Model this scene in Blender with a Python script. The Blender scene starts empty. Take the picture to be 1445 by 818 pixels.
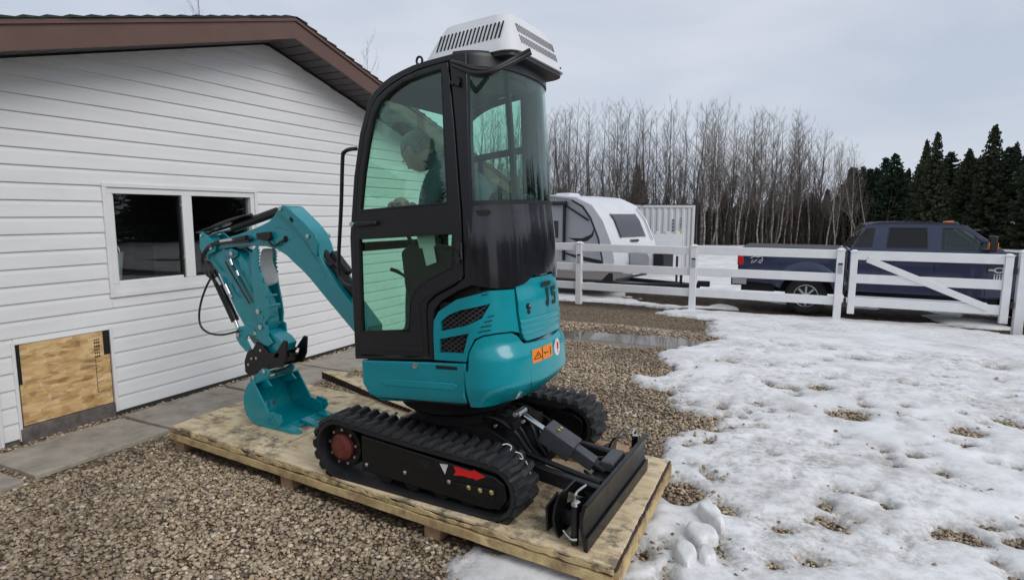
import bpy, bmesh, math, random
import numpy as np
from mathutils import Vector, Matrix
from mathutils.geometry import tessellate_polygon
random.seed(7)
rng = np.random.default_rng(7)
sc = bpy.context.scene
col = sc.collection
rad = math.radians

# ------------------------------------------------------------------ camera
IMG_W, IMG_H, FPX, ROLL, CAM_H = 1445.0, 818.0, 840.0, 0.004, 1.7
PITCH = math.atan((409 - 301) / FPX)
cam_d = bpy.data.cameras.new('camera')
cam_d.sensor_width = 36.0
cam_d.lens = FPX / IMG_W * 36.0
cam_d.clip_start = 0.05
cam_d.clip_end = 2000
cam = bpy.data.objects.new('camera', cam_d)
col.objects.link(cam)
cam.location = (0, 0, CAM_H)
cam.rotation_euler = (Matrix.Rotation(rad(90) - PITCH, 4, 'X') @ Matrix.Rotation(ROLL, 4, 'Z')).to_euler()
sc.camera = cam

# ------------------------------------------------------------------ sky: thin bright overcast
world = bpy.data.worlds.new('World')
sc.world = world
world.use_nodes = True
nt = world.node_tree
nt.nodes.clear()
wo = nt.nodes.new('ShaderNodeOutputWorld')
wb = nt.nodes.new('ShaderNodeBackground')
sky = nt.nodes.new('ShaderNodeTexSky')
sky.sky_type = 'NISHITA'
sky.sun_disc = False
SUN_EL, SUN_AZ = 38.0, 131.0        # azimuth clockwise from +Y
sky.sun_elevation = rad(SUN_EL)
sky.sun_rotation = rad(SUN_AZ)
tc = nt.nodes.new('ShaderNodeTexCoord')
mp = nt.nodes.new('ShaderNodeMapping')
mp.inputs['Scale'].default_value = (1.0, 1.0, 3.2)
ns = nt.nodes.new('ShaderNodeTexNoise')
ns.inputs['Scale'].default_value = 2.2
ns.inputs['Detail'].default_value = 5
ns.inputs['Roughness'].default_value = 0.5
ns.inputs['Distortion'].default_value = 0.4
nt.links.new(tc.outputs['Generated'], mp.inputs['Vector'])
nt.links.new(mp.outputs['Vector'], ns.inputs['Vector'])
cr = nt.nodes.new('ShaderNodeValToRGB')
cr.color_ramp.elements[0].position = 0.33
cr.color_ramp.elements[0].color = (4.9, 5.5, 6.55, 1)
cr.color_ramp.elements[1].position = 0.68
cr.color_ramp.elements[1].color = (6.5, 6.85, 7.55, 1)
nt.links.new(ns.outputs['Fac'], cr.inputs['Fac'])
mx = nt.nodes.new('ShaderNodeMix')
mx.data_type = 'RGBA'
mx.inputs[0].default_value = 0.93
nt.links.new(sky.outputs['Color'], mx.inputs[6])
nt.links.new(cr.outputs['Color'], mx.inputs[7])
nt.links.new(mx.outputs[2], wb.inputs['Color'])
wb.inputs['Strength'].default_value = 0.1
nt.links.new(wb.outputs['Background'], wo.inputs['Surface'])

# ------------------------------------------------------------------ sun behind cloud
sun_d = bpy.data.lights.new('sun', 'SUN')
sun_d.energy = 1.5
sun_d.angle = rad(35)
sun_d.color = (1.0, 0.97, 0.93)
sun = bpy.data.objects.new('sun', sun_d)
col.objects.link(sun)
_s = Vector((math.sin(rad(SUN_AZ)) * math.cos(rad(SUN_EL)), math.cos(rad(SUN_AZ)) * math.cos(rad(SUN_EL)), math.sin(rad(SUN_EL))))
sun.rotation_euler = (-_s).to_track_quat('-Z', 'Y').to_euler()
vs = sc.view_settings
vs.view_transform = 'Standard'
vs.look = 'None'
vs.exposure = 0.12
vs.gamma = 1.0
vs.use_curve_mapping = False
sc.cycles.max_bounces = 6
sc.cycles.diffuse_bounces = 3
sc.cycles.glossy_bounces = 3
sc.cycles.transparent_max_bounces = 16

# ------------------------------------------------------------------ surveying: picture points onto real planes of the place
def ray(x, y):
    u, v = x - IMG_W / 2, y - IMG_H / 2
    c, r = math.cos(ROLL), math.sin(ROLL)
    u, v = c * u + r * v, -r * u + c * v
    ct, st = math.cos(PITCH), math.sin(PITCH)
    d = (u / FPX, 1.0, -v / FPX)
    return np.array([d[0], ct * d[1] + st * d[2], -st * d[1] + ct * d[2]])
EYE = np.array([0, 0, CAM_H])
def on_z(x, y, z=0.0):
    d = ray(x, y)
    return EYE + d * ((z - CAM_H) / d[2])
def on_plane(x, y, p, n):
    d = ray(x, y)
    return EYE + d * (np.dot(p - EYE, n) / np.dot(d, n))
def azv(a):
    return np.array([math.cos(rad(a)), math.sin(rad(a)), 0.0])
# machine frame: u along the tracks towards the blade, v away from the camera, w up
M_AZ = -28.0
EU, EV = azv(M_AZ), azv(M_AZ + 90)
MO = np.array([-0.45635, 3.50728, 0.0])
def m_loc(p):
    d = np.asarray(p) - MO
    return np.array([d @ EU, d @ EV, d[2]])
def m_world(u, v, w):
    return MO + EU * u + EV * v + np.array([0, 0, w])
def MV(x, y, v):
    return m_loc(on_plane(x, y, MO + EV * v, EV))
def MU(x, y, u):
    return m_loc(on_plane(x, y, MO + EU * u, EU))
def MP(pts, v):
    return [(float(q[0]), float(q[2])) for q in (MV(x, y, v) for x, y in pts)]
TILT, PIV = rad(4.2), np.array([0.1, 0, 0.6])
CT, ST = math.cos(TILT), math.sin(TILT)
def untilt(p):
    d = np.asarray(p) - PIV
    return np.array([d[0] * CT + d[2] * ST, d[1], -d[0] * ST + d[2] * CT]) + PIV
def tilt(p):
    x, z = p[0] - PIV[0], p[2] - PIV[2]
    return (x * CT - z * ST + PIV[0], p[1], x * ST + z * CT + PIV[2])
def UV(x, y, v):
    return untilt(MV(x, y, v))
def UP(pts, v):
    return [(float(q[0]), float(q[2])) for q in (UV(x, y, v) for x, y in pts)]
# house wall frame
WD = azv(64.0)
WN = np.array([WD[1], -WD[0], 0])
WO = np.array([-3.31819, 4.83109, 0.02])
def WL(x, y, off=0):
    d = on_plane(x, y, WO + WN * off, WN) - WO
    return float(d @ WD), float(d[2])
def w_world(s, off, z):
    return WO + WD * s + WN * off + np.array([0, 0, z])
# fence frame
FD = azv(-25.5)
FN = azv(64.5)
FO = np.array([1.47, 13.23, 0.0])
def ground_h(x, y):
    s = x * FN[0] + y * FN[1]
    return np.interp(s, [6.3, 9.5, 12.6, 14.0, 24, 40], [0, -0.12, -0.30, -0.42, -0.60, -0.62])

# ------------------------------------------------------------------ helpers
def tag(o, label=None, cat=None, group=None, kind=None):
    if label: o['label'] = label
    if cat: o['category'] = cat
    if group: o['group'] = group
    if kind: o['kind'] = kind
    return o
def empty(name, loc=(0, 0, 0), rz=0.0, label=None, cat=None, group=None, kind=None):
    o = bpy.data.objects.new(name, None)
    o.empty_display_size = 0.1
    col.objects.link(o)
    o.location = [float(c) for c in loc]
    o.rotation_euler = (0, 0, rz)
    return tag(o, label, cat, group, kind)
def link(name, me, mat=None, parent=None, loc=None, rot=None):
    o = bpy.data.objects.new(name, me)
    col.objects.link(o)
    if mat and not me.materials: me.materials.append(mat)
    if parent: o.parent = parent
    if loc is not None: o.location = [float(c) for c in loc]
    if rot is not None: o.rotation_euler = rot
    return o
def copy_tree(o, parent=None):
    c = o.copy()
    col.objects.link(c)
    c.parent = parent
    for ch in list(o.children): copy_tree(ch, c)
    return c

class MB:
    """collects shapes for ONE part"""
    def __init__(s): s.v, s.f = [], []
    def add(s, vs, fs):
        n = len(s.v)
        s.v += [tuple(float(c) for c in p) for p in vs]
        s.f += [tuple(i + n for i in f) for f in fs]
        return s
    def box(s, c, d, rot=None, taper=1.0):
        x, y, z = d[0] / 2, d[1] / 2, d[2] / 2
        vs = [(-x, -y, -z), (x, -y, -z), (x, y, -z), (-x, y, -z)]
        vs += [(-x * taper, -y * taper, z), (x * taper, -y * taper, z), (x * taper, y * taper, z), (-x * taper, y * taper, z)]
        if rot is not None: vs = [tuple(rot @ Vector(p)) for p in vs]
        vs = [(p[0] + c[0], p[1] + c[1], p[2] + c[2]) for p in vs]
        return s.add(vs, [(3, 2, 1, 0), (4, 5, 6, 7), (0, 1, 5, 4), (1, 2, 6, 5), (2, 3, 7, 6), (3, 0, 4, 7)])
    def bar(s, a, b, w, h, up=(0, 0, 1)):
        a, b = Vector([float(c) for c in a]), Vector([float(c) for c in b])
        d = (b - a).normalized()
        r = d.cross(Vector(up))
        if r.length < 1e-4: r = d.cross(Vector((1, 0, 0)))
        r.normalize()
        n = r.cross(d)
        vs = []
        for p in (a, b):
            for i, j in ((-1, -1), (1, -1), (1, 1), (-1, 1)):
                vs.append(p + r * (i * w / 2) + n * (j * h / 2))
        return s.add(vs, [(3, 2, 1, 0), (4, 5, 6, 7), (0, 1, 5, 4), (1, 2, 6, 5), (2, 3, 7, 6), (3, 0, 4, 7)])
    def tube(s, pts, r, seg=10, caps=True, smooth=0):
        P = [Vector([float(c) for c in p]) for p in pts]
        R = list(r) if hasattr(r, '__len__') else [r] * len(P)
        if smooth:
            Q, RR = [], []
            for i in range(len(P) - 1):
                p0, p1, p2, p3 = P[max(i - 1, 0)], P[i], P[i + 1], P[min(i + 2, len(P) - 1)]
                for k in range(smooth):
                    t = k / smooth
                    Q.append(0.5 * ((2 * p1) + (p2 - p0) * t + (2 * p0 - 5 * p1 + 4 * p2 - p3) * t * t + (3 * p1 - p0 - 3 * p2 + p3) * t ** 3))
                    RR.append(R[i] * (1 - t) + R[i + 1] * t)
            Q.append(P[-1]); RR.append(R[-1])
            P, R = Q, RR
        n0 = None
        vs, fs = [], []
        for i, p in enumerate(P):
            d = (P[min(i + 1, len(P) - 1)] - P[max(i - 1, 0)])
            d = d.normalized() if d.length > 1e-9 else Vector((0, 0, 1))
            if n0 is None:
                n0 = d.orthogonal().normalized()
            n0 = (n0 - d * n0.dot(d)).normalized()
            b = d.cross(n0)
            for k in range(seg):
                a = 2 * math.pi * k / seg
                vs.append(p + (n0 * math.cos(a) + b * math.sin(a)) * R[i])
        for i in range(len(P) - 1):
            for k in range(seg):
                k2 = (k + 1) % seg
                fs.append((i * seg + k, i * seg + k2, (i + 1) * seg + k2, (i + 1) * seg + k))
        if caps:
            fs.append(tuple(range(seg))[::-1])
            fs.append(tuple((len(P) - 1) * seg + k for k in range(seg)))
        return s.add(vs, fs)
    def cyl(s, a, b, r, seg=16):
        return s.tube([a, b], r, seg)
    def prism(s, poly, fn, holes=()):
        """poly (and holes) in 2D; fn(a, b, t) -> 3D for t = 0, 1"""
        loops = [list(poly)] + [list(h) for h in holes]
        flat = [p for l in loops for p in l]
        n = len(flat)
        vs = [fn(p[0], p[1], 0) for p in flat] + [fn(p[0], p[1], 1) for p in flat]
        if holes:
            tri = tessellate_polygon([[Vector((p[0], p[1], 0)) for p in l] for l in loops])
            fs = [tuple(t) for t in tri] + [tuple(i + n for i in t)[::-1] for t in tri]
        else:
            fs = [tuple(range(n)), tuple(range(n, 2 * n))[::-1]]
        o = 0
        for l in loops:
            m = len(l)
            for i in range(m):
                j = (i + 1) % m
                fs.append((o + i, o + j, n + o + j, n + o + i))
            o += m
        return s.add(vs, fs)
    def xz(s, poly, y0, y1, holes=()):
        return s.prism(poly, lambda a, b, t: (a, y0 if t == 0 else y1, b), holes)
    def xy(s, poly, z0, z1, holes=()):
        return s.prism(poly, lambda a, b, t: (a, b, z0 if t == 0 else z1), holes)
    def yz(s, poly, x0, x1, holes=()):
        return s.prism(poly, lambda a, b, t: (x0 if t == 0 else x1, a, b), holes)
    def lathe(s, prof, c, axis='Y', seg=24):
        """prof: (radius, along)"""
        vs, fs = [], []
        for r, h in prof:
            for k in range(seg):
                a = 2 * math.pi * k / seg
                p = (r * math.cos(a), r * math.sin(a))
                q = {'Y': (p[0], h, p[1]), 'Z': (p[0], p[1], h), 'X': (h, p[0], p[1])}[axis]
                vs.append((q[0] + c[0], q[1] + c[1], q[2] + c[2]))
        for i in range(len(prof) - 1):
            for k in range(seg):
                k2 = (k + 1) % seg
                fs.append((i * seg + k, i * seg + k2, (i + 1) * seg + k2, (i + 1) * seg + k))
        fs.append(tuple(range(seg))[::-1])
        fs.append(tuple((len(prof) - 1) * seg + k for k in range(seg)))
        return s.add(vs, fs)
    def map(s, fn):
        s.v = [tuple(float(c) for c in fn(p)) for p in s.v]
        return s
    def mesh(s, name, smooth=True, angle=38, recalc=True):
        me = bpy.data.meshes.new(name)
        me.from_pydata(s.v, [], s.f)
        if recalc:
            bm = bmesh.new()
            bm.from_mesh(me)
            bmesh.ops.recalc_face_normals(bm, faces=bm.faces)
            bm.to_mesh(me)
            bm.free()
        me.update()
        if smooth:
            me.shade_smooth()
            me.set_sharp_from_angle(angle=rad(angle))
        return me
    def build(s, name, mat, parent=None, bevel=0.0, xf=None, smooth=True, seg=2, loc=None, rot=None):
        if xf: s.map(xf)
        o = link(name, s.mesh(name, smooth), mat, parent, loc, rot)
        if bevel:
            m = o.modifiers.new('bevel', 'BEVEL')
            m.width = bevel
            m.segments = seg
            m.limit_method = 'ANGLE'
            m.angle_limit = rad(35)
            m.use_clamp_overlap = True
            m.harden_normals = False
        return o

def smoothstep(a, b, x):
    t = np.clip((np.asarray(x, float) - a) / (b - a), 0, 1)
    return t * t * (3 - 2 * t)
def vnoise(x, y, seed=0):
    xi, yi = np.floor(x).astype(np.int64), np.floor(y).astype(np.int64)
    xf, yf = x - xi, y - yi
    def h(i, j):
        n = (i * 374761393 + j * 668265263 + seed * 1442695041) & 0x7fffffff
        n = ((n ^ (n >> 13)) * 1274126177) & 0x7fffffff
        return ((n ^ (n >> 16)) & 0xffff) / 65535.0
    u, v = xf * xf * (3 - 2 * xf), yf * yf * (3 - 2 * yf)
    return (h(xi, yi) * (1 - u) + h(xi + 1, yi) * u) * (1 - v) + (h(xi, yi + 1) * (1 - u) + h(xi + 1, yi + 1) * u) * v
def fbm(x, y, octs=4, seed=0):
    r, a, t = 0.0, 0.5, 0.0
    for o in range(octs):
        r = r + a * vnoise(x * 2 ** o, y * 2 ** o, seed + o * 17)
        t += a
        a *= 0.5
    return r / t

# ------------------------------------------------------------------ materials
MATS = {}
def mat(name, color, rough=0.5, metal=0.0, coat=0.0, var=0.0, vscale=6.0, bump=0.0, bscale=40.0, color2=None, spec=0.5, rvar=0.0, emit=None, dirt=None):
    m = bpy.data.materials.new(name)
    m.use_nodes = True
    t = m.node_tree
    b = t.nodes['Principled BSDF']
    b.inputs['Base Color'].default_value = (*color, 1)
    b.inputs['Roughness'].default_value = rough
    b.inputs['Metallic'].default_value = metal
    b.inputs['Coat Weight'].default_value = coat
    b.inputs['Coat Roughness'].default_value = 0.06
    b.inputs['Specular IOR Level'].default_value = spec
    if var or color2 or rvar or bump or dirt:
        tco = t.nodes.new('ShaderNodeTexCoord')
    out_col = None
    if var or color2 or rvar:
        n = t.nodes.new('ShaderNodeTexNoise')
        n.inputs['Scale'].default_value = vscale
        n.inputs['Detail'].default_value = 6
        n.inputs['Roughness'].default_value = 0.65
        t.links.new(tco.outputs['Object'], n.inputs['Vector'])
        if var or color2:
            r = t.nodes.new('ShaderNodeValToRGB')
            c2 = color2 or tuple(c * (1 - var) for c in color)
            c1 = color if color2 else tuple(min(1, c * (1 + var * 0.6)) for c in color)
            r.color_ramp.elements[0].position = 0.35
            r.color_ramp.elements[1].position = 0.68
            r.color_ramp.elements[0].color = (*c2, 1)
            r.color_ramp.elements[1].color = (*c1, 1)
            t.links.new(n.outputs['Fac'], r.inputs['Fac'])
            out_col = r.outputs['Color']
        if rvar:
            mr = t.nodes.new('ShaderNodeMapRange')
            mr.inputs['From Min'].default_value = 0.3
            mr.inputs['From Max'].default_value = 0.7
            mr.inputs['To Min'].default_value = max(0.02, rough - rvar)
            mr.inputs['To Max'].default_value = min(1, rough + rvar)
            t.links.new(n.outputs['Fac'], mr.inputs['Value'])
            t.links.new(mr.outputs['Result'], b.inputs['Roughness'])
    if dirt:                                   # (colour, scale, threshold, strength): dust and splashes with a shape of their own
        dn = t.nodes.new('ShaderNodeTexNoise')
        dn.inputs['Scale'].default_value = dirt[1]
        dn.inputs['Detail'].default_value = 9
        dn.inputs['Roughness'].default_value = 0.72
        t.links.new(tco.outputs['Object'], dn.inputs['Vector'])
        dm = t.nodes.new('ShaderNodeMapRange')
        dm.inputs['From Min'].default_value = dirt[2]
        dm.inputs['From Max'].default_value = dirt[2] + 0.16
        dm.inputs['To Max'].default_value = dirt[3]
        t.links.new(dn.outputs['Fac'], dm.inputs['Value'])
        mxn = t.nodes.new('ShaderNodeMix')
        mxn.data_type = 'RGBA'
        t.links.new(dm.outputs['Result'], mxn.inputs[0])
        if out_col: t.links.new(out_col, mxn.inputs[6])
        else: mxn.inputs[6].default_value = (*color, 1)
        mxn.inputs[7].default_value = (*dirt[0], 1)
        out_col = mxn.outputs[2]
    if out_col: t.links.new(out_col, b.inputs['Base Color'])
    if bump:
        n2 = t.nodes.new('ShaderNodeTexNoise')
        n2.inputs['Scale'].default_value = bscale
        n2.inputs['Detail'].default_value = 4
        t.links.new(tco.outputs['Object'], n2.inputs['Vector'])
        bp = t.nodes.new('ShaderNodeBump')
        bp.inputs['Strength'].default_value = bump
        bp.inputs['Distance'].default_value = 0.01
        t.links.new(n2.outputs['Fac'], bp.inputs['Height'])
        t.links.new(bp.outputs['Normal'], b.inputs['Normal'])
    if emit:
        b.inputs['Emission Color'].default_value = (*emit, 1)
        b.inputs['Emission Strength'].default_value = 1.0
    MATS[name] = m
    return m
def glass(name, tint, ior=1.5, refl=1.0, rough=0.0):
    m = bpy.data.materials.new(name)
    m.use_nodes = True
    t = m.node_tree
    t.nodes.clear()
    o = t.nodes.new('ShaderNodeOutputMaterial')
    tr = t.nodes.new('ShaderNodeBsdfTransparent')
    tr.inputs['Color'].default_value = (*tint, 1)
    gl = t.nodes.new('ShaderNodeBsdfGlossy')
    gl.inputs['Roughness'].default_value = rough
    gl.inputs['Color'].default_value = (refl, refl, refl, 1)
    lw = t.nodes.new('ShaderNodeLayerWeight')
    lw.inputs['Blend'].default_value = 0.5
    pw = t.nodes.new('ShaderNodeMath')
    pw.operation = 'POWER'
    pw.inputs[1].default_value = 5.0
    t.links.new(lw.outputs['Facing'], pw.inputs[0])
    fr = t.nodes.new('ShaderNodeMapRange')
    r0 = ((ior - 1) / (ior + 1)) ** 2
    fr.inputs['To Min'].default_value = r0
    fr.inputs['To Max'].default_value = 0.75
    t.links.new(pw.outputs['Value'], fr.inputs['Value'])
    mxs = t.nodes.new('ShaderNodeMixShader')
    t.links.new(fr.outputs['Result'], mxs.inputs['Fac'])
    t.links.new(tr.outputs['BSDF'], mxs.inputs[1])
    t.links.new(gl.outputs['BSDF'], mxs.inputs[2])
    t.links.new(mxs.outputs['Shader'], o.inputs['Surface'])
    MATS[name] = m
    return m
TEAL = mat('teal_paint', (0.0, 0.275, 0.325), 0.25, coat=0.25, var=0.08, vscale=3, rvar=0.08, bump=0.02, bscale=25, dirt=((0.15, 0.19, 0.185), 6.0, 0.63, 0.20))
BLACK_PAINT = mat('black_paint', (0.0055, 0.0055, 0.0065), 0.42, coat=0.12, spec=0.35, var=0.2, rvar=0.1, bump=0.03, bscale=60, dirt=((0.055, 0.05, 0.045), 7.0, 0.60, 0.4))
BLACK_GLOSS = mat('black_gloss_panel', (0.009, 0.009, 0.012), 0.20, coat=0.55, bump=0.10, bscale=7.0, rvar=0.06, dirt=((0.10, 0.095, 0.09), 6.0, 0.60, 0.25))
CABF = mat('cab_frame_black', (0.009, 0.009, 0.012), 0.38, bump=0.03, bscale=90, var=0.15, dirt=((0.09, 0.085, 0.08), 9.0, 0.64, 0.35))
RUBBER = mat('track_rubber', (0.012, 0.0125, 0.0145), 0.62, var=0.35, vscale=14, bump=0.12, bscale=80, dirt=((0.10, 0.09, 0.075), 8.0, 0.60, 0.40))
SEALR = mat('seal_rubber', (0.006, 0.006, 0.007), 0.6)
HOSE = mat('hose_rubber', (0.010, 0.010, 0.011), 0.42)
STEEL = mat('bright_steel', (0.62, 0.62, 0.62), 0.22, metal=1.0)
ZINC = mat('zinc_bolt', (0.55, 0.55, 0.55), 0.35, metal=1.0)
BRASS = mat('brass_plated', (0.72, 0.55, 0.22), 0.3, metal=1.0)
RUST = mat('red_primer_hub', (0.16, 0.030, 0.018), 0.6, var=0.35, vscale=20, bump=0.1)
RED = mat('red_decal', (0.72, 0.012, 0.015), 0.45)
WHITE_DECAL = mat('white_decal', (0.72, 0.70, 0.70), 0.5, var=0.2, vscale=30)
BLACK_DECAL = mat('black_decal', (0.006, 0.006, 0.006), 0.45)
ORANGE_DECAL = mat('orange_decal', (0.85, 0.24, 0.02), 0.45)
AC_WHITE = mat('ac_white_plastic', (0.74, 0.75, 0.77), 0.42, var=0.06, vscale=3, dirt=((0.4, 0.39, 0.37), 4, 0.62, 0.3))
DARK = mat('dark_void', (0.006, 0.006, 0.006), 0.8)
SEAT = mat('seat_vinyl', (0.012, 0.012, 0.013), 0.55, bump=0.1, bscale=120)
HEADLINER = mat('headliner_grey', (0.13, 0.13, 0.13), 0.9, bump=0.1, bscale=120)
FLOORMAT = mat('floor_mat', (0.05, 0.045, 0.035), 0.8, var=0.4, vscale=12)
CAB_GLASS = glass('green_tinted_glass', (0.785, 0.945, 0.875), ior=1.55)
GREYMETAL = mat('grey_cover', (0.055, 0.055, 0.062), 0.45, var=0.2, vscale=15)
PAPER = mat('paper', (0.75, 0.76, 0.72), 0.8, var=0.05)
# ================================================================== THE GROUND
def on_ground(x, y):
    z = 0.0
    for _ in range(12):
        p = on_z(x, y, z)
        z = float(ground_h(p[0], p[1]))
    return on_z(x, y, z)
def nodes_of(name):
    m = bpy.data.materials.new(name)
    m.use_nodes = True
    t = m.node_tree
    MATS[name] = m
    return m, t, t.nodes['Principled BSDF']
def N(t, kind, **kw):
    n = t.nodes.new(kind)
    for k, v in kw.items():
        if k in n.inputs: n.inputs[k].default_value = v
        else: setattr(n, k, v)
    return n
def ramp(t, src, stops):
    r = t.nodes.new('ShaderNodeValToRGB')
    e = r.color_ramp.elements
    while len(e) < len(stops): e.new(0.5)
    for i, (p, c) in enumerate(stops):
        e[i].position = p
        e[i].color = (*c, 1)
    t.links.new(src, r.inputs['Fac'])
    return r.outputs['Color']
def mixc(t, fac, a, b):
    m = t.nodes.new('ShaderNodeMix')
    m.data_type = 'RGBA'
    for i, s in ((0, fac), (6, a), (7, b)):
        if isinstance(s, (int, float)): m.inputs[i].default_value = s
        elif isinstance(s, tuple): m.inputs[i].default_value = (*s, 1)
        else: t.links.new(s, m.inputs[i])
    return m.outputs[2]

GM, t, b = nodes_of('gravel_ground')
g = N(t, 'ShaderNodeNewGeometry')
v1 = N(t, 'ShaderNodeTexVoronoi', Scale=38.0)
t.links.new(g.outputs['Position'], v1.inputs['Vector'])
big = N(t, 'ShaderNodeTexNoise', Scale=0.55, Detail=6.0, Roughness=0.6)
t.links.new(g.outputs['Position'], big.inputs['Vector'])
sep = N(t, 'ShaderNodeSeparateColor')
t.links.new(v1.outputs['Color'], sep.inputs['Color'])
stone = ramp(t, sep.outputs['Red'], [(0.0, (0.11, 0.08, 0.054)), (0.35, (0.23, 0.172, 0.115)), (0.7, (0.33, 0.255, 0.17)), (1.0, (0.48, 0.40, 0.30))])
gap = ramp(t, v1.outputs['Distance'], [(0.25, (1, 1, 1)), (0.62, (0.30, 0.27, 0.24))])
mul = N(t, 'ShaderNodeMix', data_type='RGBA', blend_type='MULTIPLY')
mul.inputs[0].default_value = 1
t.links.new(stone, mul.inputs[6]); t.links.new(gap, mul.inputs[7])
mud = ramp(t, big.outputs['Fac'], [(0.42, (0, 0, 0)), (0.60, (1, 1, 1))])
# beyond the fence: wet earth and dead grass
sp = N(t, 'ShaderNodeVectorMath', operation='DOT_PRODUCT')
sp.inputs[1].default_value = tuple(FN)
t.links.new(g.outputs['Position'], sp.inputs[0])
far = N(t, 'ShaderNodeMapRange')
far.inputs['From Min'].default_value = 11.6; far.inputs['From Max'].default_value = 12.5
t.links.new(sp.outputs['Value'], far.inputs['Value'])
fine = N(t, 'ShaderNodeTexNoise', Scale=5.0, Detail=8.0, Roughness=0.75)
t.links.new(g.outputs['Position'], fine.inputs['Vector'])
earth = ramp(t, fine.outputs['Fac'], [(0.35, (0.014, 0.011, 0.008)), (0.52, (0.050, 0.035, 0.022)), (0.70, (0.20, 0.14, 0.075))])
c1 = mixc(t, mud, mul.outputs[2], mixc(t, 0.55, mul.outputs[2], (0.16, 0.118, 0.078)))
t.links.new(mixc(t, far.outputs['Result'], c1, earth), b.inputs['Base Color'])
b.inputs['Roughness'].default_value = 0.85
b.inputs['Specular IOR Level'].default_value = 0.15
bp = N(t, 'ShaderNodeBump', Strength=0.8, Distance=0.012)
bp.invert = True
t.links.new(v1.outputs['Distance'], bp.inputs['Height'])
t.links.new(bp.outputs['Normal'], b.inputs['Normal'])

def axis(a0, a1, step, far0, far1, n):
    core = np.arange(a0, a1 + 1e-6, step)
    lo = a0 - np.geomspace(step, a0 - far0, n)[::-1]
    hi = a1 + np.geomspace(step, far1 - a1, n)
    return np.concatenate([lo, core, hi])
def grid_mesh(name, X, Y, Z, keep=None):
    ny, nx = Z.shape
    co = np.stack([np.broadcast_to(X, Z.shape), np.broadcast_to(Y[:, None], Z.shape), Z], -1).reshape(-1, 3)
    i = np.arange(ny * nx).reshape(ny, nx)
    q = np.stack([i[:-1, :-1], i[:-1, 1:], i[1:, 1:], i[1:, :-1]], -1).reshape(-1, 4)
    if keep is not None:
        kq = keep[:-1, :-1] | keep[:-1, 1:] | keep[1:, 1:] | keep[1:, :-1]
        q = q[kq.reshape(-1)]
        used, inv = np.unique(q, return_inverse=True)
        co, q = co[used], inv.reshape(-1, 4)
    me = bpy.data.meshes.new(name)
    me.vertices.add(len(co)); me.vertices.foreach_set('co', co.astype(np.float32).ravel())
    me.loops.add(q.size); me.loops.foreach_set('vertex_index', q.astype(np.int32).ravel())
    me.polygons.add(len(q)); me.polygons.foreach_set('loop_start', np.arange(0, q.size, 4, dtype=np.int32))
    me.update(calc_edges=True)
    me.validate()
    me.shade_smooth()
    return me
def micro(X, Y):
    r = 0.022 * (fbm(X * 1.3, Y * 1.3, 4, 3) - 0.5)
    # wheel ruts in the soft gravel before the fence
    s = X * FN[0] + Y * FN[1]
    tt = X * FD[0] + Y * FD[1]
    z = 0.5 * (fbm(tt * 0.6, s * 0.3, 2, 9) - 0.5)
    for c0, wd in ((9.7, 0.22), (10.6, 0.18), (8.45, 0.3)):
        r = r - 0.05 * np.exp(-((s - c0 + z) / wd) ** 2) * smoothstep(9.5, 8.0, X)
    pc = on_z(862, 477, -.08)
    e = np.hypot(((X - pc[0]) * FD[0] + (Y - pc[1]) * FD[1]) / 1.75, ((X - pc[0]) * FN[0] + (Y - pc[1]) * FN[1]) / 0.62) + 0.9 * (fbm(X * 1.8, Y * 1.8, 4, 13) - 0.5)
    r = r - 0.085 * smoothstep(1.15, 0.25, e)
    return r
gx = axis(-4.5, 10, 0.07, -420, 420, 30)
gy = axis(0.5, 16, 0.07, -420, 700, 30)
XX, YY = np.meshgrid(gx, gy)
GZ = ground_h(XX, YY) + micro(XX, YY) * ((np.abs(XX) < 14) & (YY < 20) & (YY > 0))
ground = link('ground', grid_mesh('ground', gx, gy, GZ), GM)
tag(ground, 'brown gravel yard sloping gently down to the fence', None, None, 'structure')

# ------------------------------------------------------------------ old snow
SNOW_PX = [(600, 880), (655, 800), (672, 782), (760, 770), (850, 700), (930, 655), (945, 620), (975, 612), (1003, 603), (1033, 594), (989, 588), (938, 571), (944, 553),
           (902, 545), (882, 535), (900, 529), (928, 534), (965, 521), (931, 508), (928, 500), (975, 489), (1021, 482), (994, 471), (1013, 460), (998, 452), (960, 447), (931, 442),
           (972, 437), (999, 440), (1072, 445), (1169, 450), (1266, 457), (1400, 471), (1500, 482), (1800, 505), (2600, 600), (3200, 1100), (1400, 1500)]
SNOW_POLY = np.array([on_ground(x, y)[:2] for x, y in SNOW_PX])
HOLES_PX = [(955, 700, 30, 17), (1154, 549, 13, 4), (1164, 510, 9, 2), (1203, 508, 13, 3), (1201, 588, 26, 6), (1222, 576, 8, 3), (1359, 614, 18, 5), (1427, 602, 15, 5), (1407, 522, 14, 2.5),
            (1023, 722, 13, 8), (1101, 751, 12, 5), (1179, 747, 11, 5), (1352, 761, 40, 12), (1393, 748, 20, 7), (1437, 769, 22, 8), (1140, 797, 22, 7), (1091, 800, 12, 6), (999, 627, 7, 3),
            (1015, 778, 9, 13), (1120, 560, 7, 2), (1247, 640, 6, 2), (1010, 610, 12, 3), (908, 783, 10, 10), (1330, 671, 9, 4)]
DENT_PX = [(1150, 660, 30, 10), (1240, 655, 26, 9), (1330, 671, 24, 10), (1250, 735, 24, 9), (1065, 706, 22, 8), (1090, 770, 30, 14), (1300, 720, 20, 8), (1180, 600, 22, 8), (1050, 640, 22, 7),
           (1100, 690, 25, 9), (1210, 780, 28, 10), (1290, 800, 26, 9), (1360, 690, 26, 9), (1130, 620, 18, 6), (1280, 610, 20, 6), (1000, 690, 16, 7), (1390, 640, 22, 7), (1170, 700, 22, 9)]
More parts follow.
